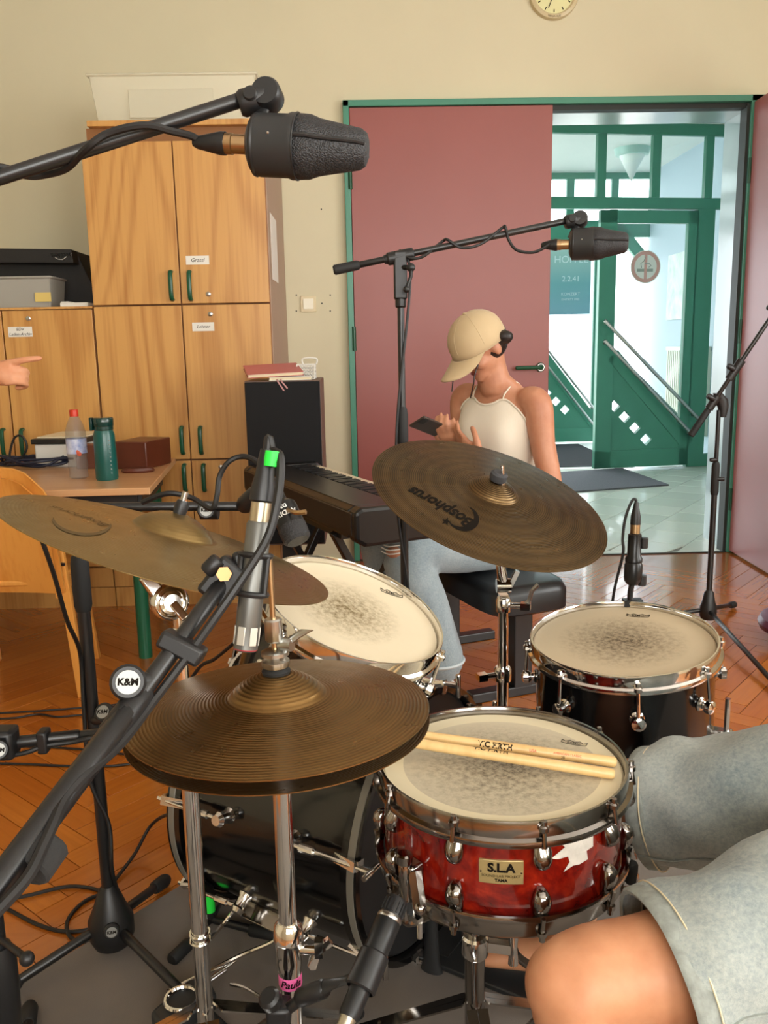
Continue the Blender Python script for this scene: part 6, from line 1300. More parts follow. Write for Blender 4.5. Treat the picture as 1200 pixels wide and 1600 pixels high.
MB().box(k57, (.03, .03, .026)).build('boom_joint', K['black'], st57, bevel=.005); MB().lathe([(.006, 0), (.013, .008), (.0135, .02), (.010, .024), (0, .024)], k57+V((-.004, -.004, .012)), (-.3, -.4, .9), 20).build('clamp_knob', K['black'], st57)
MB().cyl((k57.x, k57.y, .03), k57, .0105).build('pole', K['bmetal'], st57); tripod(st57, (k57.x, k57.y, 0), [(k57.x-.15, k57.y-.16, 0), (k57.x+.2, k57.y-.05, 0), (k57.x-.1, k57.y+.18, 0)], .06, .03)
# ---------------------------------------------------------------- clip microphone on the floor tom
fb_ = PY(987, 943, FT.y+.178); tpf = PY(992, 835, FT.y+.185); ax = (tpf-fb_).normalized()
fm = thing('floor_tom_microphone', 'small black clip microphone standing on the floor tom rim', 'microphone', fb_)
L = (tpf-fb_).length
m = MB(); m.tube(spl([fb_+V((0, -.006, -.02)), fb_+V((-.004, -.004, .0)), fb_+ax*L*.16+V((-.004, 0, 0)), fb_+ax*L*.34], 5), [.010]*16, 10, flat=.6); m.beam(fb_+V((-.02, -.004, .004)), fb_+V((.02, -.004, .004)), .022, .014); m.build('rim_clip', K['black'], fm)
MB().lathe([(.012, L*.28), (.0185, L*.33), (.0195, L*.40), (.0195, L*.56), (.017, L*.60), (.0185, L*.61), (.0185, L*.66), (.0145, L*.70), (.0145, L*1.0), (.010, L*1.02)], fb_, ax, 28).build('body', bpy.data.materials['mic_black'], fm)
MB().lathe([(.0105, 0), (.0105, .022), (.009, .024)], tpf, ax, 22).build('connector_sleeve', K['gold'], fm)
MB().lathe([(.011, .022), (.0105, .04), (.006, .062), (.0045, .07)], tpf, ax, 20).build('plug', K['black'], fm)
for t_, s_ in ((.34, 1), (.88, 1)): q = fb_+ax*L*t_+RI*.02; MB().lathe([(.008, -.012), (.0095, -.010), (.0095, .010), (.008, .012)], q, ax, 16).build('thumb_screw', K['black'], fm)
ce = tpf+ax*.066
cable('short black cable curling down from the floor tom microphone', [ce, ce+ax*.010+RI*-.002, ce+ax*.006-RI*.010, ce-ax*.03-RI*.022, ce-ax*.075-RI*.026, ce-ax*.11-RI*.024, ce-ax*.20-RI*.035+c_fwd*.02, ce-ax*.30-RI*.03+c_fwd*.05, ce-ax*.45+c_fwd*.08], .0032)
# ---------------------------------------------------------------- short stand with green tape, purple bag, floor cables
g0 = PZ(330, 1452, 0); gs = thing('short_mic_stand', 'short black tripod stand with green tape behind the chrome cymbal stand', 'microphone stand', (g0.x, g0.y, 0))
MB().cyl((g0.x, g0.y, .02), (g0.x, g0.y, .22), .0105).build('pole', K['bmetal'], gs); MB().cyl((g0.x, g0.y, .045), (g0.x, g0.y, .085), .0116, n=18).build('green_tape', K['greentape'], gs)
for f in (PZ(277, 1492, .016), PZ(418, 1458, .016), (g0.x+.02, g0.y+.16, .016)):
    f = V(f); d = (f-V((g0.x, g0.y, .016))).normalized(); l = MB().rod((g0.x, g0.y, .025), f, .0085).build('leg', K['bmetal'], gs); MB().rod(f-d*.04, f+d*.018, .0135).build('rubber_foot', K['rubber'], l)
m = MB().box((g0.x, g0.y, .24), (.05, .05, .05)); m.build('clamp', K['black'], gs, bevel=.008)
pq = PY(1278, 976, 3.25); pu_ = thing('padded_stool', 'purple padded stool just showing at the right edge', 'stool', (pq.x, pq.y, 0))
MB().lathe([(0, -.035), (.19, -.035), (.215, -.022), (.222, 0), (.21, .022), (.17, .036), (0, .040)], pq, n=40).build('seat', mat('purple_vinyl', lin(96, 30, 66), .4, var=.15), pu_)
for k in range(4): a = R(45+90*k); MB().rod((pq.x+.13*math.cos(a), pq.y+.13*math.sin(a), pq.z-.03), (pq.x+.17*math.cos(a), pq.y+.17*math.sin(a), .002), .012).build('leg', K['bmetal'], pu_)
F_ = lambda pts: [PZ(x, y, .005) for x, y in pts]
cable('thin black cable on the parquet, highest of the floor cables at the left', F_([(-40, 1116), (40, 1112), (100, 1108), (150, 1104), (210, 1100), (260, 1110), (330, 1125)]), .0035)
cable('thin black cable on the parquet crossing just below the highest one', F_([(-40, 1124), (20, 1122), (60, 1116), (90, 1120), (140, 1117), (200, 1125), (260, 1140)]), .0035)
cable('thin black cable on the parquet behind the low boom', F_([(-40, 1150), (30, 1165), (90, 1168), (140, 1172), (200, 1179), (260, 1186), (330, 1190)]), .0035)
cable('straight black cable on the parquet below the low boom', F_([(-40, 1192), (40, 1194), (110, 1197), (170, 1197), (220, 1192), (300, 1185)]), .0038)
cable('looped black cable on the floor beside the tripod foot', F_([(-60, 1395), (0, 1415), (60, 1445), (110, 1456), (160, 1445), (190, 1420), (165, 1398), (130, 1410), (105, 1440), (112, 1466), (145, 1470), (165, 1455)])+[PZ(180, 1430, .03)], .0042)
cable('black cable rising from the tripod foot to the bass drum', [PZ(165, 1400, .006), PZ(180, 1375, .006), PZ(210, 1335, .02), PZ(232, 1295, .06), PZ(250, 1278, .10), PZ(272, 1270, .16)], .0042)
cable('pair of dark cables hanging behind the pencil microphone', [PY(395, 975, 1.5), PY(365, 1005, 1.55), PY(335, 1030, 1.6), PY(310, 1045, 1.65), PY(280, 1100, 1.75), PZ(250, 1200, .006)], .0035)
# ---------------------------------------------------------------- people
def skin_mat(name, c1, c2, bump=.15):
    t = NT(name); v = t.obj(); n = t.noise(v, 14, 4, .6); n2 = t.noise(v, 420, 2)
    t.p(col=t.mix(t.ramp(n, [(.3, (0, 0, 0, 1)), (.7, (1, 1, 1, 1))]), c1, c2), rough=.48, sss=.12, spec=.4); t.b.inputs['Subsurface Radius'].default_value = (.012, .005, .003); t.bump(n2, bump, .0005); return t.m
K['skin'] = skin_mat('skin_light', lin(192, 138, 108), lin(174, 116, 88)); K['skin2'] = skin_mat('skin_warm', lin(206, 148, 110), lin(186, 124, 88)); K['skin3'] = skin_mat('skin_hand', lin(216, 158, 120), lin(204, 138, 102))
def denim(name, c1, c2):
    t = NT(name); v = t.obj(); n = t.noise(v, 7, 4, .6); w_ = t.noise(t.obj((1, 1, 1)), 900, 2, .8); w2 = t.noise(v, 160, 4, .75)
    f = t.math('ADD', t.math('MULTIPLY', n, .55), t.math('MULTIPLY', w2, .55)); t.p(col=t.ramp(f, [(.36, c2), (.66, c1)]), rough=.9, sheen=.25); t.bump(t.math('ADD', w_, t.math('MULTIPLY', w2, 1.2)), .5, .0010); return t.m
K['denim'] = denim('washed_denim', lin(172, 178, 172), lin(118, 132, 136)); K['jeans'] = denim('pale_jeans', lin(162, 176, 182), lin(122, 140, 150))
def limb(m, pts, rad, n=18, sub=5):
    P = [V(p) for p in pts]; S = spl(P, sub); N = len(S); rr = []
    for i in range(N):
        t = i/sub; k = min(int(t), len(rad)-2); f = t-k; f = f*f*(3-2*f); rr.append(rad[k]*(1-f)+rad[k+1]*f)
    m.tube(S, rr, n); m.ball(P[0], rad[0]*.98, 14); m.ball(P[-1], rad[-1]*.98, 14); return m
def hand(m, W, d, nrm, side, curls, k=1.0, spread=0):
    W, d = V(W), V(d).normalized(); nrm = V(nrm); nrm = (nrm-d*nrm.dot(d)).normalized(); side = V(side); side = (side-d*side.dot(d)-nrm*side.dot(nrm)).normalized()
    m.loft([(W-d*.01*k, side*.024*k, nrm*.018*k), (W+d*.02*k, side*.032*k, nrm*.018*k), (W+d*.055*k, side*.040*k, nrm*.016*k), (W+d*.085*k, side*.041*k, nrm*.013*k), (W+d*.094*k, side*.036*k, nrm*.009*k)], 18)
    for i, (lat, ln) in enumerate(((.031, .92), (.0105, 1.0), (-.0105, .95), (-.030, .78))):
        p = W+d*(.084-.004*abs(i-1.2))*k+side*lat*k; a = 0; r_ = .0093*k*(1-.08*(i == 3)); pts = [p-d*.012*k]; rr = [r_*1.02]
        for j, L in enumerate((.044, .027, .022)):
            a += curls[i]*(.75, 1.0, .7)[j]; dd = d*math.cos(a)+nrm*math.sin(a)+side*spread*lat*4; p = p+dd*L*ln*k; pts.append(p); rr.append(r_*(.97, .9, .72)[j])
        m.tube(spl(pts, 3), [rr[min(int(q/3+.5), 3)] for q in range(10)], 12); m.ball(pts[-1], rr[-1]*.98, 10); m.ball(pts[1], r_*1.05, 10)
    a = curls[4]; t0 = W+d*.018*k+side*.022*k; t1 = t0+(d*.55+side*.75+nrm*.25).normalized()*.040*k; t2 = t1+(d*(.85-.3*a)+side*(.45-.6*a)+nrm*(.2+.5*a)).normalized()*.034*k; t3 = t2+(d*(.9-.4*a)+side*(.15-.8*a)+nrm*(.25+.5*a)).normalized()*.027*k
    m.tube(spl([t0, t1, t2, t3], 3), [.0165*k]*2+[.0145*k]*2+[.0115*k]*3+[.0105*k, .010*k, .0085*k], 12); m.ball(t3, .0088*k, 10)
def head_geo(m, C0, f, u, l, k=1.0):
    B = Matrix((l, f, u)).transposed()
    def e(lx, fx, ux, r3): m.ball(C0+l*lx*k+f*fx*k+u*ux*k, 1.0*k, 22, r3, B)
    e(0, -.012, .022, (.074, .092, .088)); e(0, .022, -.03, (.058, .066, .070)); e(0, .050, -.072, (.036, .034, .032)); e(0, .068, -.088, (.020, .018, .016)); e(0, .060, .012, (.054, .032, .040))
    m.loft([(C0+f*.088*k+u*.018*k, l*.007*k, f*.008*k), (C0+f*.097*k-u*.006*k, l*.009*k, f*.010*k), (C0+f*.104*k-u*.022*k, l*.013*k, f*.012*k), (C0+f*.094*k-u*.032*k, l*.012*k, f*.008*k)], 12)
    for s in (-1, 1):
        e(.040*s, .055, -.030, (.022, .026, .024)); e(.073*s, -.010, -.012, (.010, .020, .033)); e(.030*s, .080, .024, (.018, .010, .008))
def face_parts(root, C0, f, u, l, lipm, k=1.0, brows=True):
    B = Matrix((l, f, u)).transposed()
    for s in (-1, 1):
        MB().ball(C0+l*.031*s*k+f*.0775*k+u*.004*k, 1.0*k, 14, (.012, .008, .006), B).build('eye', mat('eye_dark', lin(50, 38, 32), .3) if 'eye_dark' not in bpy.data.materials else bpy.data.materials['eye_dark'], root)
        if brows: MB().ball(C0+l*.031*s*k+f*.086*k+u*.026*k, 1.0*k, 12, (.018, .004, .003), B).build('eyebrow', K['hair'], root)
    MB().ball(C0+f*.0815*k-u*.060*k, 1.0*k, 14, (.020, .006, .007), B).build('lips', lipm, root)
K['hair'] = mat('dark_hair', lin(34, 26, 24), .45, var=.3, vs=40, sc3=(1, 1, .2), bump=.4, bs=200); K['lips'] = mat('lips', lin(160, 84, 78), .45)

# ------------ seated woman with cap, looking at a phone
f = V((-.72, -.69, 0)).normalized(); l = V((-f.y, f.x, 0)); l = l if l.y < 0 else -l           # her left is toward the camera
up = V((0, 0, 1))
Wn = thing('person', 'seated person in a beige cap, cream tank top and pale jeans looking at a phone', 'person', (bc_.x+.02, bc_.y+.02, 0))
pel = V((bc_.x+.045, bc_.y+.02, BZ+.105+.085)); shc = (PY(838, 622, 3.06)+PY(725, 616, 3.27))/2
nk = PY(772, 585, 3.13); lsh, rsh = PY(836, 626, 3.05), PY(727, 618, 3.27)
wst = pel.lerp(shc, .38)-f*.025; cst = pel.lerp(shc, .72)-f*.012
secs_t = [(pel-up*.07, .168, .125), (pel+up*.02, .170, .122), (wst, .128, .092), (cst, .146, .112), (shc-up*.035-f*.005, .150, .088), (shc+up*.03-f*.005, .10, .062), (nk-up*.0, .052, .052)]
ls_ = (lsh-rsh).normalized(); fs_ = up.cross(ls_); fs_ = fs_ if fs_.dot(f) > 0 else -fs_
def tor(t):      # smooth torso section at 0..1
    x = t*(len(secs_t)-1); i = min(int(x), len(secs_t)-2); u_ = x-i
    c = [secs_t[max(0, min(len(secs_t)-1, i+k))] for k in (-1, 0, 1, 2)]
    def cr(a, b, c_, d): return .5*((2*b)+(c_-a)*u_+(2*a-5*b+4*c_-d)*u_*u_+(3*b-a-3*c_+d)*u_**3)
    return cr(*[q[0] for q in c]), cr(*[q[1] for q in c]), cr(*[q[2] for q in c])
m = MB(); m.loft([(tor(i/30)[0], ls_*tor(i/30)[1], fs_*tor(i/30)[2]) for i in range(31)], 30)
for s in (1, -1): m.ball(cst+ls_*.062*s+fs_*.072+up*.0, .045, 16, (1, 1, .95))
hC = PY(751, 541, 3.08); fh = (V((-.80, -.42, 0)).normalized()*.80-up*.60).normalized(); lh = up.cross(fh).normalized(); lh = lh if lh.y < 0 else -lh; uh = fh.cross(lh); uh = uh if uh.z > 0 else -uh
limb(m, [nk-up*.03, nk.lerp(hC, .4)-fh*.01, hC-uh*.03-fh*.025], [.060, .052, .050])
head_geo(m, hC, fh, uh, lh, .98)
lel, lwr = PY(862, 772, 3.0), PY(752, 716, 2.86); rel, rwr = PY(714, 722, 3.24), PY(716, 700, 3.0)
limb(m, [lsh-ls_*.02, lsh+ls_*.012-up*.02, lsh.lerp(lel, .5), lel, lel.lerp(lwr, .35), lwr], [.052, .053, .044, .037, .038, .025]); limb(m, [rsh+ls_*.02, rsh-ls_*.01-up*.02, rsh.lerp(rel, .5), rel, rel.lerp(rwr, .4), rwr], [.050, .050, .041, .035, .035, .024])
ph = PY(670, 664, 2.90); 
hand(m, lwr, (PY(702, 676, 2.92)-lwr), (-.2, .6, .75), (-.3, -.6, .9), (.35, .35, .4, .45, .5), .95); hand(m, rwr, (PY(694, 674, 2.93)-rwr), (-.3, -.2, .9), (-.5, -.3, .2), (.55, .6, .6, .65, .4), .95)
kL, aL, kRr, aR = PY(640, 866, 2.80), PY(683, 1030, 2.84), PY(600, 842, 3.05), PY(640, 985, 3.12)
for hpx, kn, an in ((pel+ls_*.085, kL, aL), (pel-ls_*.085, kRr, aR)):
    limb(m, [hpx, hpx.lerp(kn, .5), kn, kn.lerp(an, .35), an], [.082, .072, .055, .052, .036])
body = m.build('body', K['skin'], Wn); remesh(body, .0055, 5)
face_parts(body, hC, fh, uh, lh, K['lips'], .98, False)
# tank top: follows the torso, with scooped neck, armholes and straps
def surf(t, th, off): c, a, b = tor(t); n_ = (ls_*math.cos(th)/max(a, .01)+fs_*math.sin(th)/max(b, .01)).normalized(); bu = sum(.022*math.exp(-((th-PI/2-s*.55)/.42)**2)*math.exp(-((t-.52)/.11)**2) for s in (1, -1)); return c+ls_*a*math.cos(th)+fs_*b*math.sin(th)+n_*(off+bu)
m = MB(); NT_, NH = 64, 18; vs_ = []
def htop(th):
    fr_ = math.sin(th); d = abs(math.atan2(math.cos(th), math.sin(th)))  # angle away from straight ahead
    if d < .42: return .685+.05*(d/.42)**2
    if d < .62: return .735-.0*(d-.42)
    if d < 1.25: return .735-(d-.62)/.63*.16
    if d < 1.9: return .575
    return .575+.05*min(1, (d-1.9)/.6)
for j in range(NH+1):
    for i in range(NT_): th = 2*PI*i/NT_; t = .12+(htop(th)-.12)*j/NH; vs_.append(surf(t, th, .006))
m.add(vs_, [(j*NT_+i, j*NT_+(i+1) % NT_, (j+1)*NT_+(i+1) % NT_, (j+1)*NT_+i) for j in range(NH) for i in range(NT_)])
K['tank'] = mat('cream_rib_knit', lin(226, 216, 198), .85, var=.05, bump=.35, bs=260, sc3=(1, 1, .1), sheen=.2)
tk = m.build('tank_top', K['tank'], Wn, fix=False); so = tk.modifiers.new('thick', 'SOLIDIFY'); so.thickness = .003; so.offset = 1
edge = [surf(htop(2*PI*i/NT_), 2*PI*i/NT_, .008) for i in range(NT_)]; MB().tube(edge, .0034, 8, closed=True).build('edge_binding', K['tank'], tk)
for s, pxs in ((1, ((808, 590), (812, 584))), (-1, ((752, 588), (752, 584)))):
    th = PI/2-s*.5; p0 = surf(.735, th, .008); sh_ = (lsh if s == 1 else rsh); q1 = PY(*pxs[0], 3.08 if s == 1 else 3.16)
    mid = surf(.80, PI/2-s*.62, .010); top = shc+ls_*s*.075+up*.052-f*.0; bk = shc+ls_*s*.06-fs_*.07+up*.0; end = surf(.60, -PI/2+s*.25, .008)
    MB().tube(spl([p0, mid, top, bk, end], 6), .0052, 8, flat=.6).build('strap', K['tank'], tk)
# jeans
m = MB(); m.loft([(pel-up*.075, ls_*.178, fs_*.135), (pel+up*.0, ls_*.182, fs_*.132), (pel+up*.075, ls_*.160, fs_*.118)], 26)
for hpx, kn, an in ((pel+ls_*.088, kL, aL), (pel-ls_*.088, kRr, aR)): limb(m, [hpx, hpx.lerp(kn, .5)+up*.005, kn, kn.lerp(an, .5), an+up*.0], [.100, .095, .083, .088, .094])
je = m.build('jeans', K['jeans'], Wn); remesh(je, .008, 5)
kd = (kL-pel).normalized(); rp = kL+V((-.06, -.05, -.0))*.9
m = MB(); m.ball(kL+V((-.045, -.038, .018)), .036, 18, (1, .9, .6)); m.build('knee_rip', K['skin'], je)
for k in range(3): q = kL+V((-.05, -.08, .05-.013*k)); m = MB(); m.tube(spl([q+V((-.045, .035, 0)), q+V((-.02, .002, -.004)), q+V((.03, -.002, .003))], 3), .0022, 6); m.build('frayed_thread', K['paper'], je)
for an in (aL, aR):
    m = MB(); m.torus(an+up*.0, (0, 0, 1), .092, .006, 30, 6); m.build('hem', mat('frayed_hem', lin(196, 206, 210), .95) if 'frayed_hem' not in bpy.data.materials else bpy.data.materials['frayed_hem'], je)
    s_ = MB(); c = V((an.x, an.y, 0)); s_.loft([(c-f*.07+up*.03, l*.032, up*.03), (c-f*.02+up*.042, l*.038, up*.042), (c+f*.06+up*.036, l*.042, up*.034), (c+f*.13+up*.028, l*.042, up*.026), (c+f*.165+up*.022, l*.025, up*.018)], 18); s_.build('shoe', mat('white_shoe', lin(214, 212, 206), .6) if 'white_shoe' not in bpy.data.materials else bpy.data.materials['white_shoe'], Wn)
# cap and hair
K['cap'] = mat('beige_twill', lin(196, 172, 134), .85, var=.08, vs=10, bump=.3, bs=600, sheen=.15)
cC0 = hC-fh*.002+uh*.040; cp = MB(); nr, nh = 36, 12; vs_ = []; Rr = (.088, .108, .100)
uc = (uh-fh*.12).normalized(); fc = (fh+uh*.12).normalized()
for j in range(nh+1):
    a = (PI/2)*j/nh
    for i in range(nr):
        b = 2*PI*i/nr; vs_.append(cC0+lh*(Rr[0]*math.cos(b)*math.cos(a))+fc*(Rr[1]*math.sin(b)*math.cos(a))+uc*(Rr[2]*math.sin(a)**.92-.012))
vs_ += [p for i in range(nr) for p in [cC0+lh*(Rr[0]*1.01*math.cos(2*PI*i/nr))+fc*(Rr[1]*1.01*math.sin(2*PI*i/nr))-uc*.036]]
fs = [(j*nr+i, j*nr+(i+1) % nr, (j+1)*nr+(i+1) % nr, (j+1)*nr+i) for j in range(nh) for i in range(nr)]; b0 = (nh+1)*nr; fs += [(b0+i, b0+(i+1) % nr, (i+1) % nr, i) for i in range(nr)]
cp.add(vs_, fs); cap = thing_cap = cp.build('cap', K['cap'], Wn, fix=False, smooth=60); so = cap.modifiers.new('thick', 'SOLIDIFY'); so.thickness = .003; so.offset = 0
br = MB(); vs_ = []; nb = 24; nw_ = 8; BL = .085
for j in range(nw_+1):
    t = j/nw_
    for i in range(nb+1):
        a = R(22)+R(136)*i/nb; rr0 = 1.0; w_ = math.sin((i/nb)*PI)**.55
        x = Rr[0]*math.cos(a)*(1+.02*t); y = Rr[1]*math.sin(a)+BL*t*w_; z = -.034-.030*t*w_-.030*(abs(math.cos(a))**2)*t*w_*1.6
        vs_.append(cC0+lh*x+fc*y+uc*z)
br.add(vs_, [(j*(nb+1)+i, j*(nb+1)+i+1, (j+1)*(nb+1)+i+1, (j+1)*(nb+1)+i) for j in range(nw_) for i in range(nb)]); b_ = br.build('brim', K['cap'], cap, fix=False); so = b_.modifiers.new('thick', 'SOLIDIFY'); so.thickness = .004; so.offset = 0
MB().ball(cC0+uc*(Rr[2]-.010), .008, 12, (1, 1, .6)).build('button', K['cap'], cap)
for k in range(3):
    b = PI*k/3+.3; pts = []
    for q in range(21): a = PI*q/20; pts.append(cC0+(lh*math.cos(b)*Rr[0]+fc*math.sin(b)*Rr[1])*math.cos(a)*1.008+uc*(Rr[2]*1.008*abs(math.sin(a))**.92-.012))
    MB().tube(pts, .0016, 6).build('panel_seam', K['cap'], cap)
hr = MB(); B = Matrix((lh, fh, uh)).transposed(); hr.ball(hC-fh*.030-uh*.004, 1.0, 24, (.079, .076, .070), B); bn_ = PY(790, 526, 3.03); hr.ball(bn_-RI*.002, .026, 16, (1.15, 1, .85)); hr.ball(bn_+RI*.012+UI*.004, .015, 12); hr.ball(bn_+RI*.006-UI*.012, .014, 12); limb(hr, [hC-fh*.09+uh*.0, bn_-RI*.012], [.03, .02])
h_ = hr.build('hair', K['hair'], Wn); remesh(h_, .006, 3)
for pts in ([PY(748, 568, 3.02), PY(742, 585, 3.0), PY(740, 600, 3.0), PY(735, 622, 3.02)], [PY(708, 580, 3.03), PY(708, 592, 3.03), PY(706, 612, 3.03)]): MB().tube(spl(pts, 5), .0025, 6).build('loose_strand', K['hair'], h_)
# phone
pu = (PY(692, 676, 2.98)-PY(650, 659, 2.88)).normalized(); pv = V((.1, -.75, .55)); pv = (pv-pu*pv.dot(pu)).normalized(); pw = pu.cross(pv)
pM = Matrix((pu, pv, pw)).transposed(); pc_ = PY(671, 666, 2.93)
ph_ = thing('mobile_phone', 'dark mobile phone held in both hands of the seated person', 'phone', pc_-up*.02); MB().box(pc_, (.14, .068, .008), m=pM).build('case', mat('phone_case', lin(58, 48, 42), .35), ph_, bevel=.003)
MB().box(pc_-pw*.0045*(1 if pw.z > 0 else -1)+pu*-.055+pv*.015, (.03, .03, .003), m=pM).build('camera_bump', K['black'], ph_, bevel=.001); MB().box(pc_+pw*.0042*(1 if pw.z > 0 else -1), (.132, .060, .001), m=pM).build('screen', K['black'], ph_)

# ------------ drummer at the right: bare knees, pale denim shorts
P2 = V((.74, 1.05, .548)); h1, h2 = P2+V((0, -.095, 0)), P2+V((0, .095, 0)); k1, k2 = PD(902, 1550, 1.01), V((.365, 1.385, .44)); a1, a2 = V((k1.x+.06, k1.y-.05, .10)), V((.36, 1.455, .115))
Dr = thing('person', 'drummer at the right edge with bare knees in pale denim shorts', 'person', (.74, 1.05, 0))
m = MB()
for hp, kn, an in ((h1, k1, a1), (h2, k2, a2)):
    d = (kn-hp).normalized(); limb(m, [hp, hp.lerp(kn, .45), hp.lerp(kn, .82), kn+d*.0, kn.lerp(an, .28)+V((.035, 0, 0)), an], [.088, .078, .064, .060, .054, .040], 22)
    m.ball(kn+V((-.013, 0, .010)), .050, 18, (1, .95, 1.05)); c = V((an.x, an.y, 0)); fd = V((-1, .25, 0)).normalized(); sd_ = V((.25, 1, 0)).normalized(); m.loft([(an-fd*.035-up*.03, sd_*.035, up*.04), (an+fd*.05-up*.045, sd_*.040, up*.035), (an+fd*.15-up*.055, sd_*.045, up*.02), (an+fd*.18-up*.058, sd_*.03, up*.012)], 16)
tf = V((-1, .12, 0)).normalized(); tl_ = V((0, -1, 0)); s0 = P2+V((.06, 0, .46))
m.loft([(P2-up*.07, tl_*.17, tf*.13), (P2+up*.06, tl_*.165, tf*.12), (P2.lerp(s0, .45)+V((.02, 0, 0)), tl_*.15, tf*.11), (P2.lerp(s0, .8), tl_*.175, tf*.12), (s0, tl_*.17, tf*.09), (s0+up*.06, tl_*.07, tf*.06)], 26)
hD = s0+up*.24+tf*.02; limb(m, [s0+up*.02, hD-up*.05], [.06, .055]); head_geo(m, hD, (tf-up*.3).normalized(), (up+tf*.3).normalized(), tl_)
for s in (1, -1):
    sh = s0+tl_*s*.185; hnd = PD(1215, 1625, .96) if s == 1 else V((.86, 1.36, .62)); el = sh.lerp(hnd, .5)+V((.10, -.05, -.02)) if s == 1 else sh+V((.10, .08, -.28))
    limb(m, [sh, sh.lerp(el, .5), el, el.lerp(hnd, .4), hnd], [.058, .05, .042, .042, .028]); hand(m, hnd, (hnd-el), (0, 0, -1) if s == 1 else (0, 0, -1), (-.4, .9*s, 0), (.3, .3, .35, .4, .4), 1.0)
bd2 = m.build('body', K['skin2'], Dr); remesh(bd2, .006, 8); face_parts(bd2, hD, (tf-up*.3).normalized(), (up+tf*.3).normalized(), tl_, K['lips'])
hm = MB(); hm.ball(hD-tf*.02+up*.045, 1, 20, (.098, .084, .085)); o = hm.build('hair', K['hair'], Dr); remesh(o, .008, 3)
# shorts: two open sleeves joined at the seat
def sleeve(hp, kn, tend, rads, n=30, side=None):
    d = (kn-hp).normalized(); x = V((0, 0, 1)); x = (x-d*x.dot(d)).normalized(); y = d.cross(x); S = []
    for t, rx, ry, dz in rads:
        c = hp.lerp(kn, t*tend)+V((0, 0, dz)); S.append([c+x*rx*math.cos(2*PI*i/n)*(1.0 if math.cos(2*PI*i/n) > 0 else 1.15)+y*ry*math.sin(2*PI*i/n) for i in range(n)])
    return S, d, x, y
K['stitch'] = mat('denim_seam', lin(160, 166, 160), .95, var=.3, vs=70, bump=.6, bs=160)
sh_m = MB(); hems = []
for hp, kn, tend, off in ((h1, k1, .80, 1), (h2, k2, .75, -1)):
    rads = [(0, .122, .112, 0), (.25, .115, .108, .002), (.5, .104, .102, .004), (.72, .096, .098, -.004), (.88, .088, .098, .0), (1.0, .085, .096, -.006)]
    S, d, x, y = sleeve(hp, kn, tend, rads, 36)
    rng = random.Random(3+off); F = []; N = 36
    R2 = []
    for a in range(len(S)-1):
        for k in range(4):
            t = k/4; R2.append([S[a][i].lerp(S[a+1][i], t) for i in range(N)])
    R2.append(S[-1])
    for q, ring in enumerate(R2):                        # soft folds
        c = sum(ring, V((0, 0, 0)))/N; e_ = q/len(R2)
        for i in range(N): an = 2*PI*i/N; w_ = .006*math.sin(3*an+q*.55+off)+.004*math.sin(5*an-q*.8); w_ *= (.4+.6*math.sin(PI*min(1, e_*1.05))); ring[i] = ring[i]+(ring[i]-c).normalized()*w_
    vs_ = [p for r_ in R2 for p in r_]; sh_m.add(vs_, [(q*N+i, q*N+(i+1) % N, (q+1)*N+(i+1) % N, (q+1)*N+i) for q in range(len(R2)-1) for i in range(N)])
    hems.append((R2[-1], R2[-2], R2[-3], d, x, R2))
SH = sh_m.build('shorts', K['denim'], Dr, smooth=60); so = SH.modifiers.new('thick', 'SOLIDIFY'); so.thickness = .004; so.offset = 1
pl = MB(); pl.loft([(P2-up*.105, tl_*.17, tf*.12), (P2-up*.06, tl_*.205, tf*.165), (P2+up*.02, tl_*.20, tf*.165), (P2+up*.10, tl_*.178, tf*.14)], 30); pl.ball(P2+tf*.10+up*.0, .08, 18, (1.2, 1.1, .9))
sp_o = pl.build('seat_section', K['denim'], SH); remesh(sp_o, .012, 4)
for ring, r1, r2, d, x, R2 in hems:
    h = MB(); N = len(ring); c = sum(ring, V((0, 0, 0)))/N; vs_ = []
    prof = [(.0, -.026), (.0062, -.024), (.0070, -.012), (.0066, .0), (.003, .004), (-.002, .002)]
    for o_, s in prof: vs_ += [p+(p-c).normalized()*(o_)+d*s for p in ring]
    h.add(vs_, [(q*N+i, q*N+(i+1) % N, (q+1)*N+(i+1) % N, (q+1)*N+i) for q in range(len(prof)-1) for i in range(N)]); h.build('hem', K['stitch'], SH, smooth=60)
    MB().tube([p+(p-c).normalized()*.0085-d*.021 for p in ring], .0012, 6, closed=True).build('hem_stitch', K['cream'], SH)
    # outer side seam: a raised double line along the leg (index facing the camera and slightly up)
    for idx in ((27,) if R2 is hems[0][5] else (24,)):
        pts = [r_[idx]+(r_[idx]-sum(r_, V((0, 0, 0)))/N).normalized()*.0055 for r_ in R2[4:]]; MB().tube(pts, .0028, 6, flat=.5).build('side_seam', K['stitch'], SH)
# t-shirt outside the frame
m = MB(); m.loft([(P2+up*.02, tl_*.19, tf*.15), (P2.lerp(s0, .45)+V((.02, 0, 0)), tl_*.17, tf*.128), (P2.lerp(s0, .8), tl_*.19, tf*.135), (s0, tl_*.185, tf*.105), (s0+up*.05, tl_*.085, tf*.075)], 26)
for s in (1, -1): q = s0+tl_*s*.18; limb(m, [q, q+V((.05, 0, -.10))], [.072, .068])
ts = m.build('t_shirt', mat('grey_cotton', lin(150, 148, 144), .9), Dr); remesh(ts, .010, 4)
th_ = thing('drum_throne', 'round black drum throne under the drummer at the right', 'stool', (P2.x+.02, P2.y, 0)); MB().lathe([(0, .43), (.15, .43), (.165, .445), (.165, .485), (.15, .50), (0, .502)], (P2.x+.02, P2.y, 0), n=40).build('seat', K['black'], th_); MB().cyl((P2.x+.02, P2.y, .05), (P2.x+.02, P2.y, .43), .016).build('post', K['chrome'], th_)
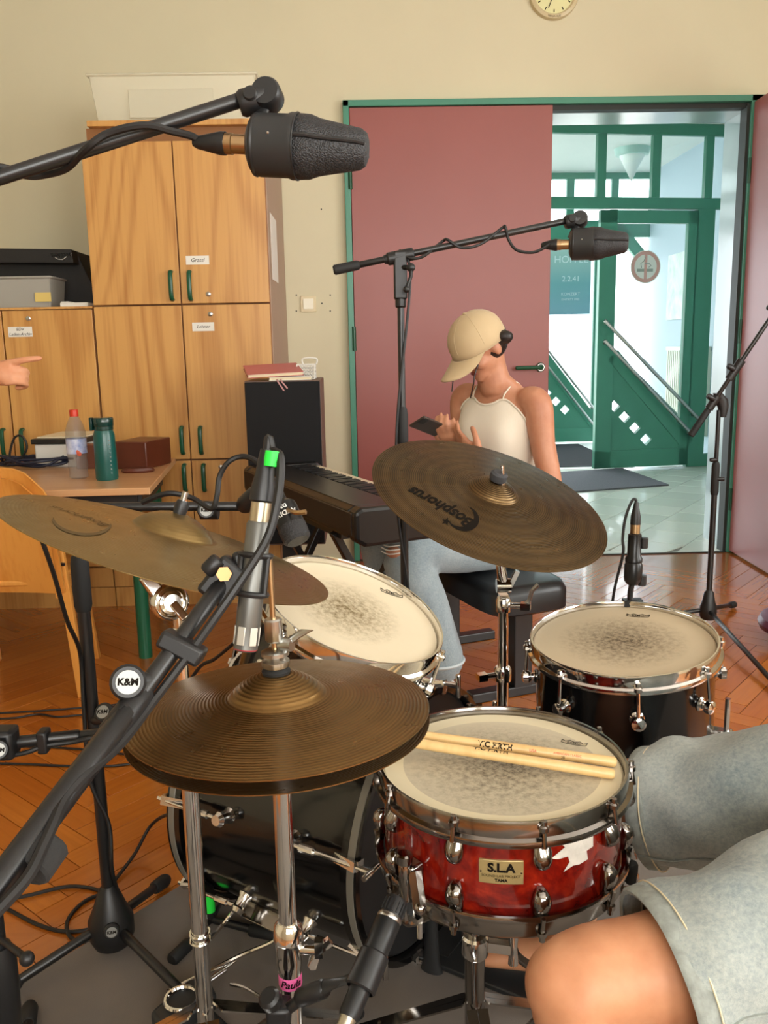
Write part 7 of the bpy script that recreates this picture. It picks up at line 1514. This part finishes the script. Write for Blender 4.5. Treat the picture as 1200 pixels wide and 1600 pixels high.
for k in range(3): a = R(60+120*k); MB().rod((P2.x+.02, P2.y, .2), (P2.x+.02+.25*math.cos(a), P2.y+.25*math.sin(a), .012), .01).build('leg', K['chrome'], th_)

# ------------ person at the left edge, pointing into the picture
hw = PD(-22, 588, 2.70); PpC = V((-2.02, 2.50, 0)); Pp = thing('person', 'person at the left edge whose hand points to the right', 'person', PpC)
m = MB(); s0 = PpC+V((0, 0, 1.30)); pf_ = V((1, .1, 0)).normalized(); ps_ = V((-.1, 1, 0)).normalized()
elp = V((-1.52, 2.48, 1.02)); shp = s0-ps_*.17
limb(m, [shp, shp.lerp(elp, .5), elp, elp.lerp(hw, .4), hw], [.055, .048, .040, .040, .027])
tip = PD(70, 573, 2.70); kn_ = PD(38, 570, 2.70)
dh = (tip-hw).normalized(); dh = (dh+UI*.02).normalized()
def point_hand(m, W, d, side, nrm, k):
    d = d.normalized(); side = (side-d*side.dot(d)).normalized(); nrm = d.cross(side); nrm = nrm if nrm.dot(V((0, 0, -1))) > 0 else -nrm
    m.loft([(W-d*.02, side*.026, nrm*.024), (W+d*.02, side*.034, nrm*.028), (W+d*.06, side*.042, nrm*.028), (W+d*.088, side*.040, nrm*.020)], 18)
    # index straight, the other three folded under
    p = W+d*.082-nrm*.010+side*.026; m.tube(spl([p-d*.01, p+d*.044, p+d*.071+nrm*.003, p+d*.094+nrm*.008], 3), [.0112]*3+[.0104]*3+[.0095]*3+[.0075], 12); m.ball(p+d*.094+nrm*.008, .0075, 10)
    for i, lat in enumerate((.006, -.014, -.033)):
        p = W+d*(.086-.004*i)+side*lat; q1 = p+d*.026+nrm*.020-side*0; q2 = q1-d*.004+nrm*.030; q3 = q2-d*.028+nrm*.004
        m.tube(spl([p-d*.02-nrm*.002, p+d*.004, q1, q2, q3], 3), [.0115]*7+[.0105]*4+[.0095, .009], 12); m.ball(q3, .009, 10)
    t0 = W+d*.025+side*.03+nrm*.01; m.tube(spl([t0, t0+d*.035+nrm*.018, t0+d*.055+nrm*.034-side*.02], 4), [.015]*3+[.0125]*4+[.011, .0095], 12)
# back of the hand toward the camera: the little-finger side is low, index on top
hside = V((0, .35, .9)); point_hand(m, hw, dh, (hside), V((0, .9, -.3)), 1)
m.loft([(PpC+up*.92, ps_*.16, pf_*.11), (PpC+up*1.06, ps_*.145, pf_*.10), (PpC+up*1.25, ps_*.17, pf_*.11), (s0+up*.02, ps_*.16, pf_*.09), (s0+up*.07, ps_*.06, pf_*.06)], 24)
hP = s0+up*.23+pf_*.02; limb(m, [s0+up*.03, hP-up*.05], [.058, .054]); head_geo(m, hP, pf_, up, -ps_)
for s in (1, -1): q = PpC+ps_*.09*s; limb(m, [q+up*.90, q+up*.48, q+up*.08], [.085, .058, .042])
el2 = s0+ps_*.20+V((0, 0, -.28)); w2_ = el2+V((.12, 0, -.2)); limb(m, [s0+ps_*.17, el2, w2_], [.054, .04, .027]); hand(m, w2_, (0.3, 0, -1), pf_, pf_, (.3, .3, .3, .3, .2))
bd3 = m.build('body', K['skin3'], Pp); remesh(bd3, .0042, 4); face_parts(bd3, hP, pf_, up, -ps_, K['lips'])
o = MB().ball(hP-pf_*.02+up*.04, 1, 20, (.098, .084, .088)).build('hair', K['hair'], Pp); remesh(o, .008, 3)
m = MB(); m.loft([(PpC+up*.86, ps_*.18, pf_*.13), (PpC+up*1.06, ps_*.165, pf_*.12), (PpC+up*1.25, ps_*.19, pf_*.13), (s0+up*.03, ps_*.17, pf_*.10), (s0+up*.06, ps_*.08, pf_*.08)], 24); limb(m, [shp, shp.lerp(elp, .45)], [.07, .065]); limb(m, [s0+ps_*.17, s0+ps_*.17+(el2-s0-ps_*.17)*.45], [.07, .065])
o = m.build('t_shirt', mat('navy_cotton', lin(46, 52, 70), .9), Pp); remesh(o, .01, 4)
m = MB(); m.loft([(PpC+up*.80, ps_*.175, pf_*.125), (PpC+up*.92, ps_*.175, pf_*.125)], 24)
for s in (1, -1): q = PpC+ps_*.09*s; limb(m, [q+up*.86, q+up*.48, q+up*.10], [.10, .08, .075])
o = m.build('trousers', mat('dark_trousers', lin(50, 48, 50), .9), Pp); remesh(o, .012, 4)
for s in (1, -1): c = PpC+ps_*.09*s; MB().loft([(c-pf_*.08+up*.035, ps_*.033, up*.035), (c+up*.045, ps_*.04, up*.045), (c+pf_*.10+up*.032, ps_*.044, up*.03), (c+pf_*.17+up*.024, ps_*.028, up*.02)], 18).build('shoe', K['black'], Pp)

# ---------------------------------------------------------------- shared groups of look-alikes
GR = {'drumstick': 'drumsticks on the snare drum', 'microphone stand': 'microphone stands around the drum kit', 'cable': 'cables on and around the stands', 'cymbal': 'cymbals of the drum kit', 'cymbal stand': 'cymbal stands of the drum kit', 'drum': 'drums of the drum kit', 'microphone': 'microphones around the drum kit', 'cupboard': 'wooden cupboards along the wall', 'notebook': 'notebooks on the loudspeaker'}
for o in list(bpy.data.objects):
    if o.parent is None and o.get('category') in GR and 'group' not in o: o['group'] = GR[o['category']]
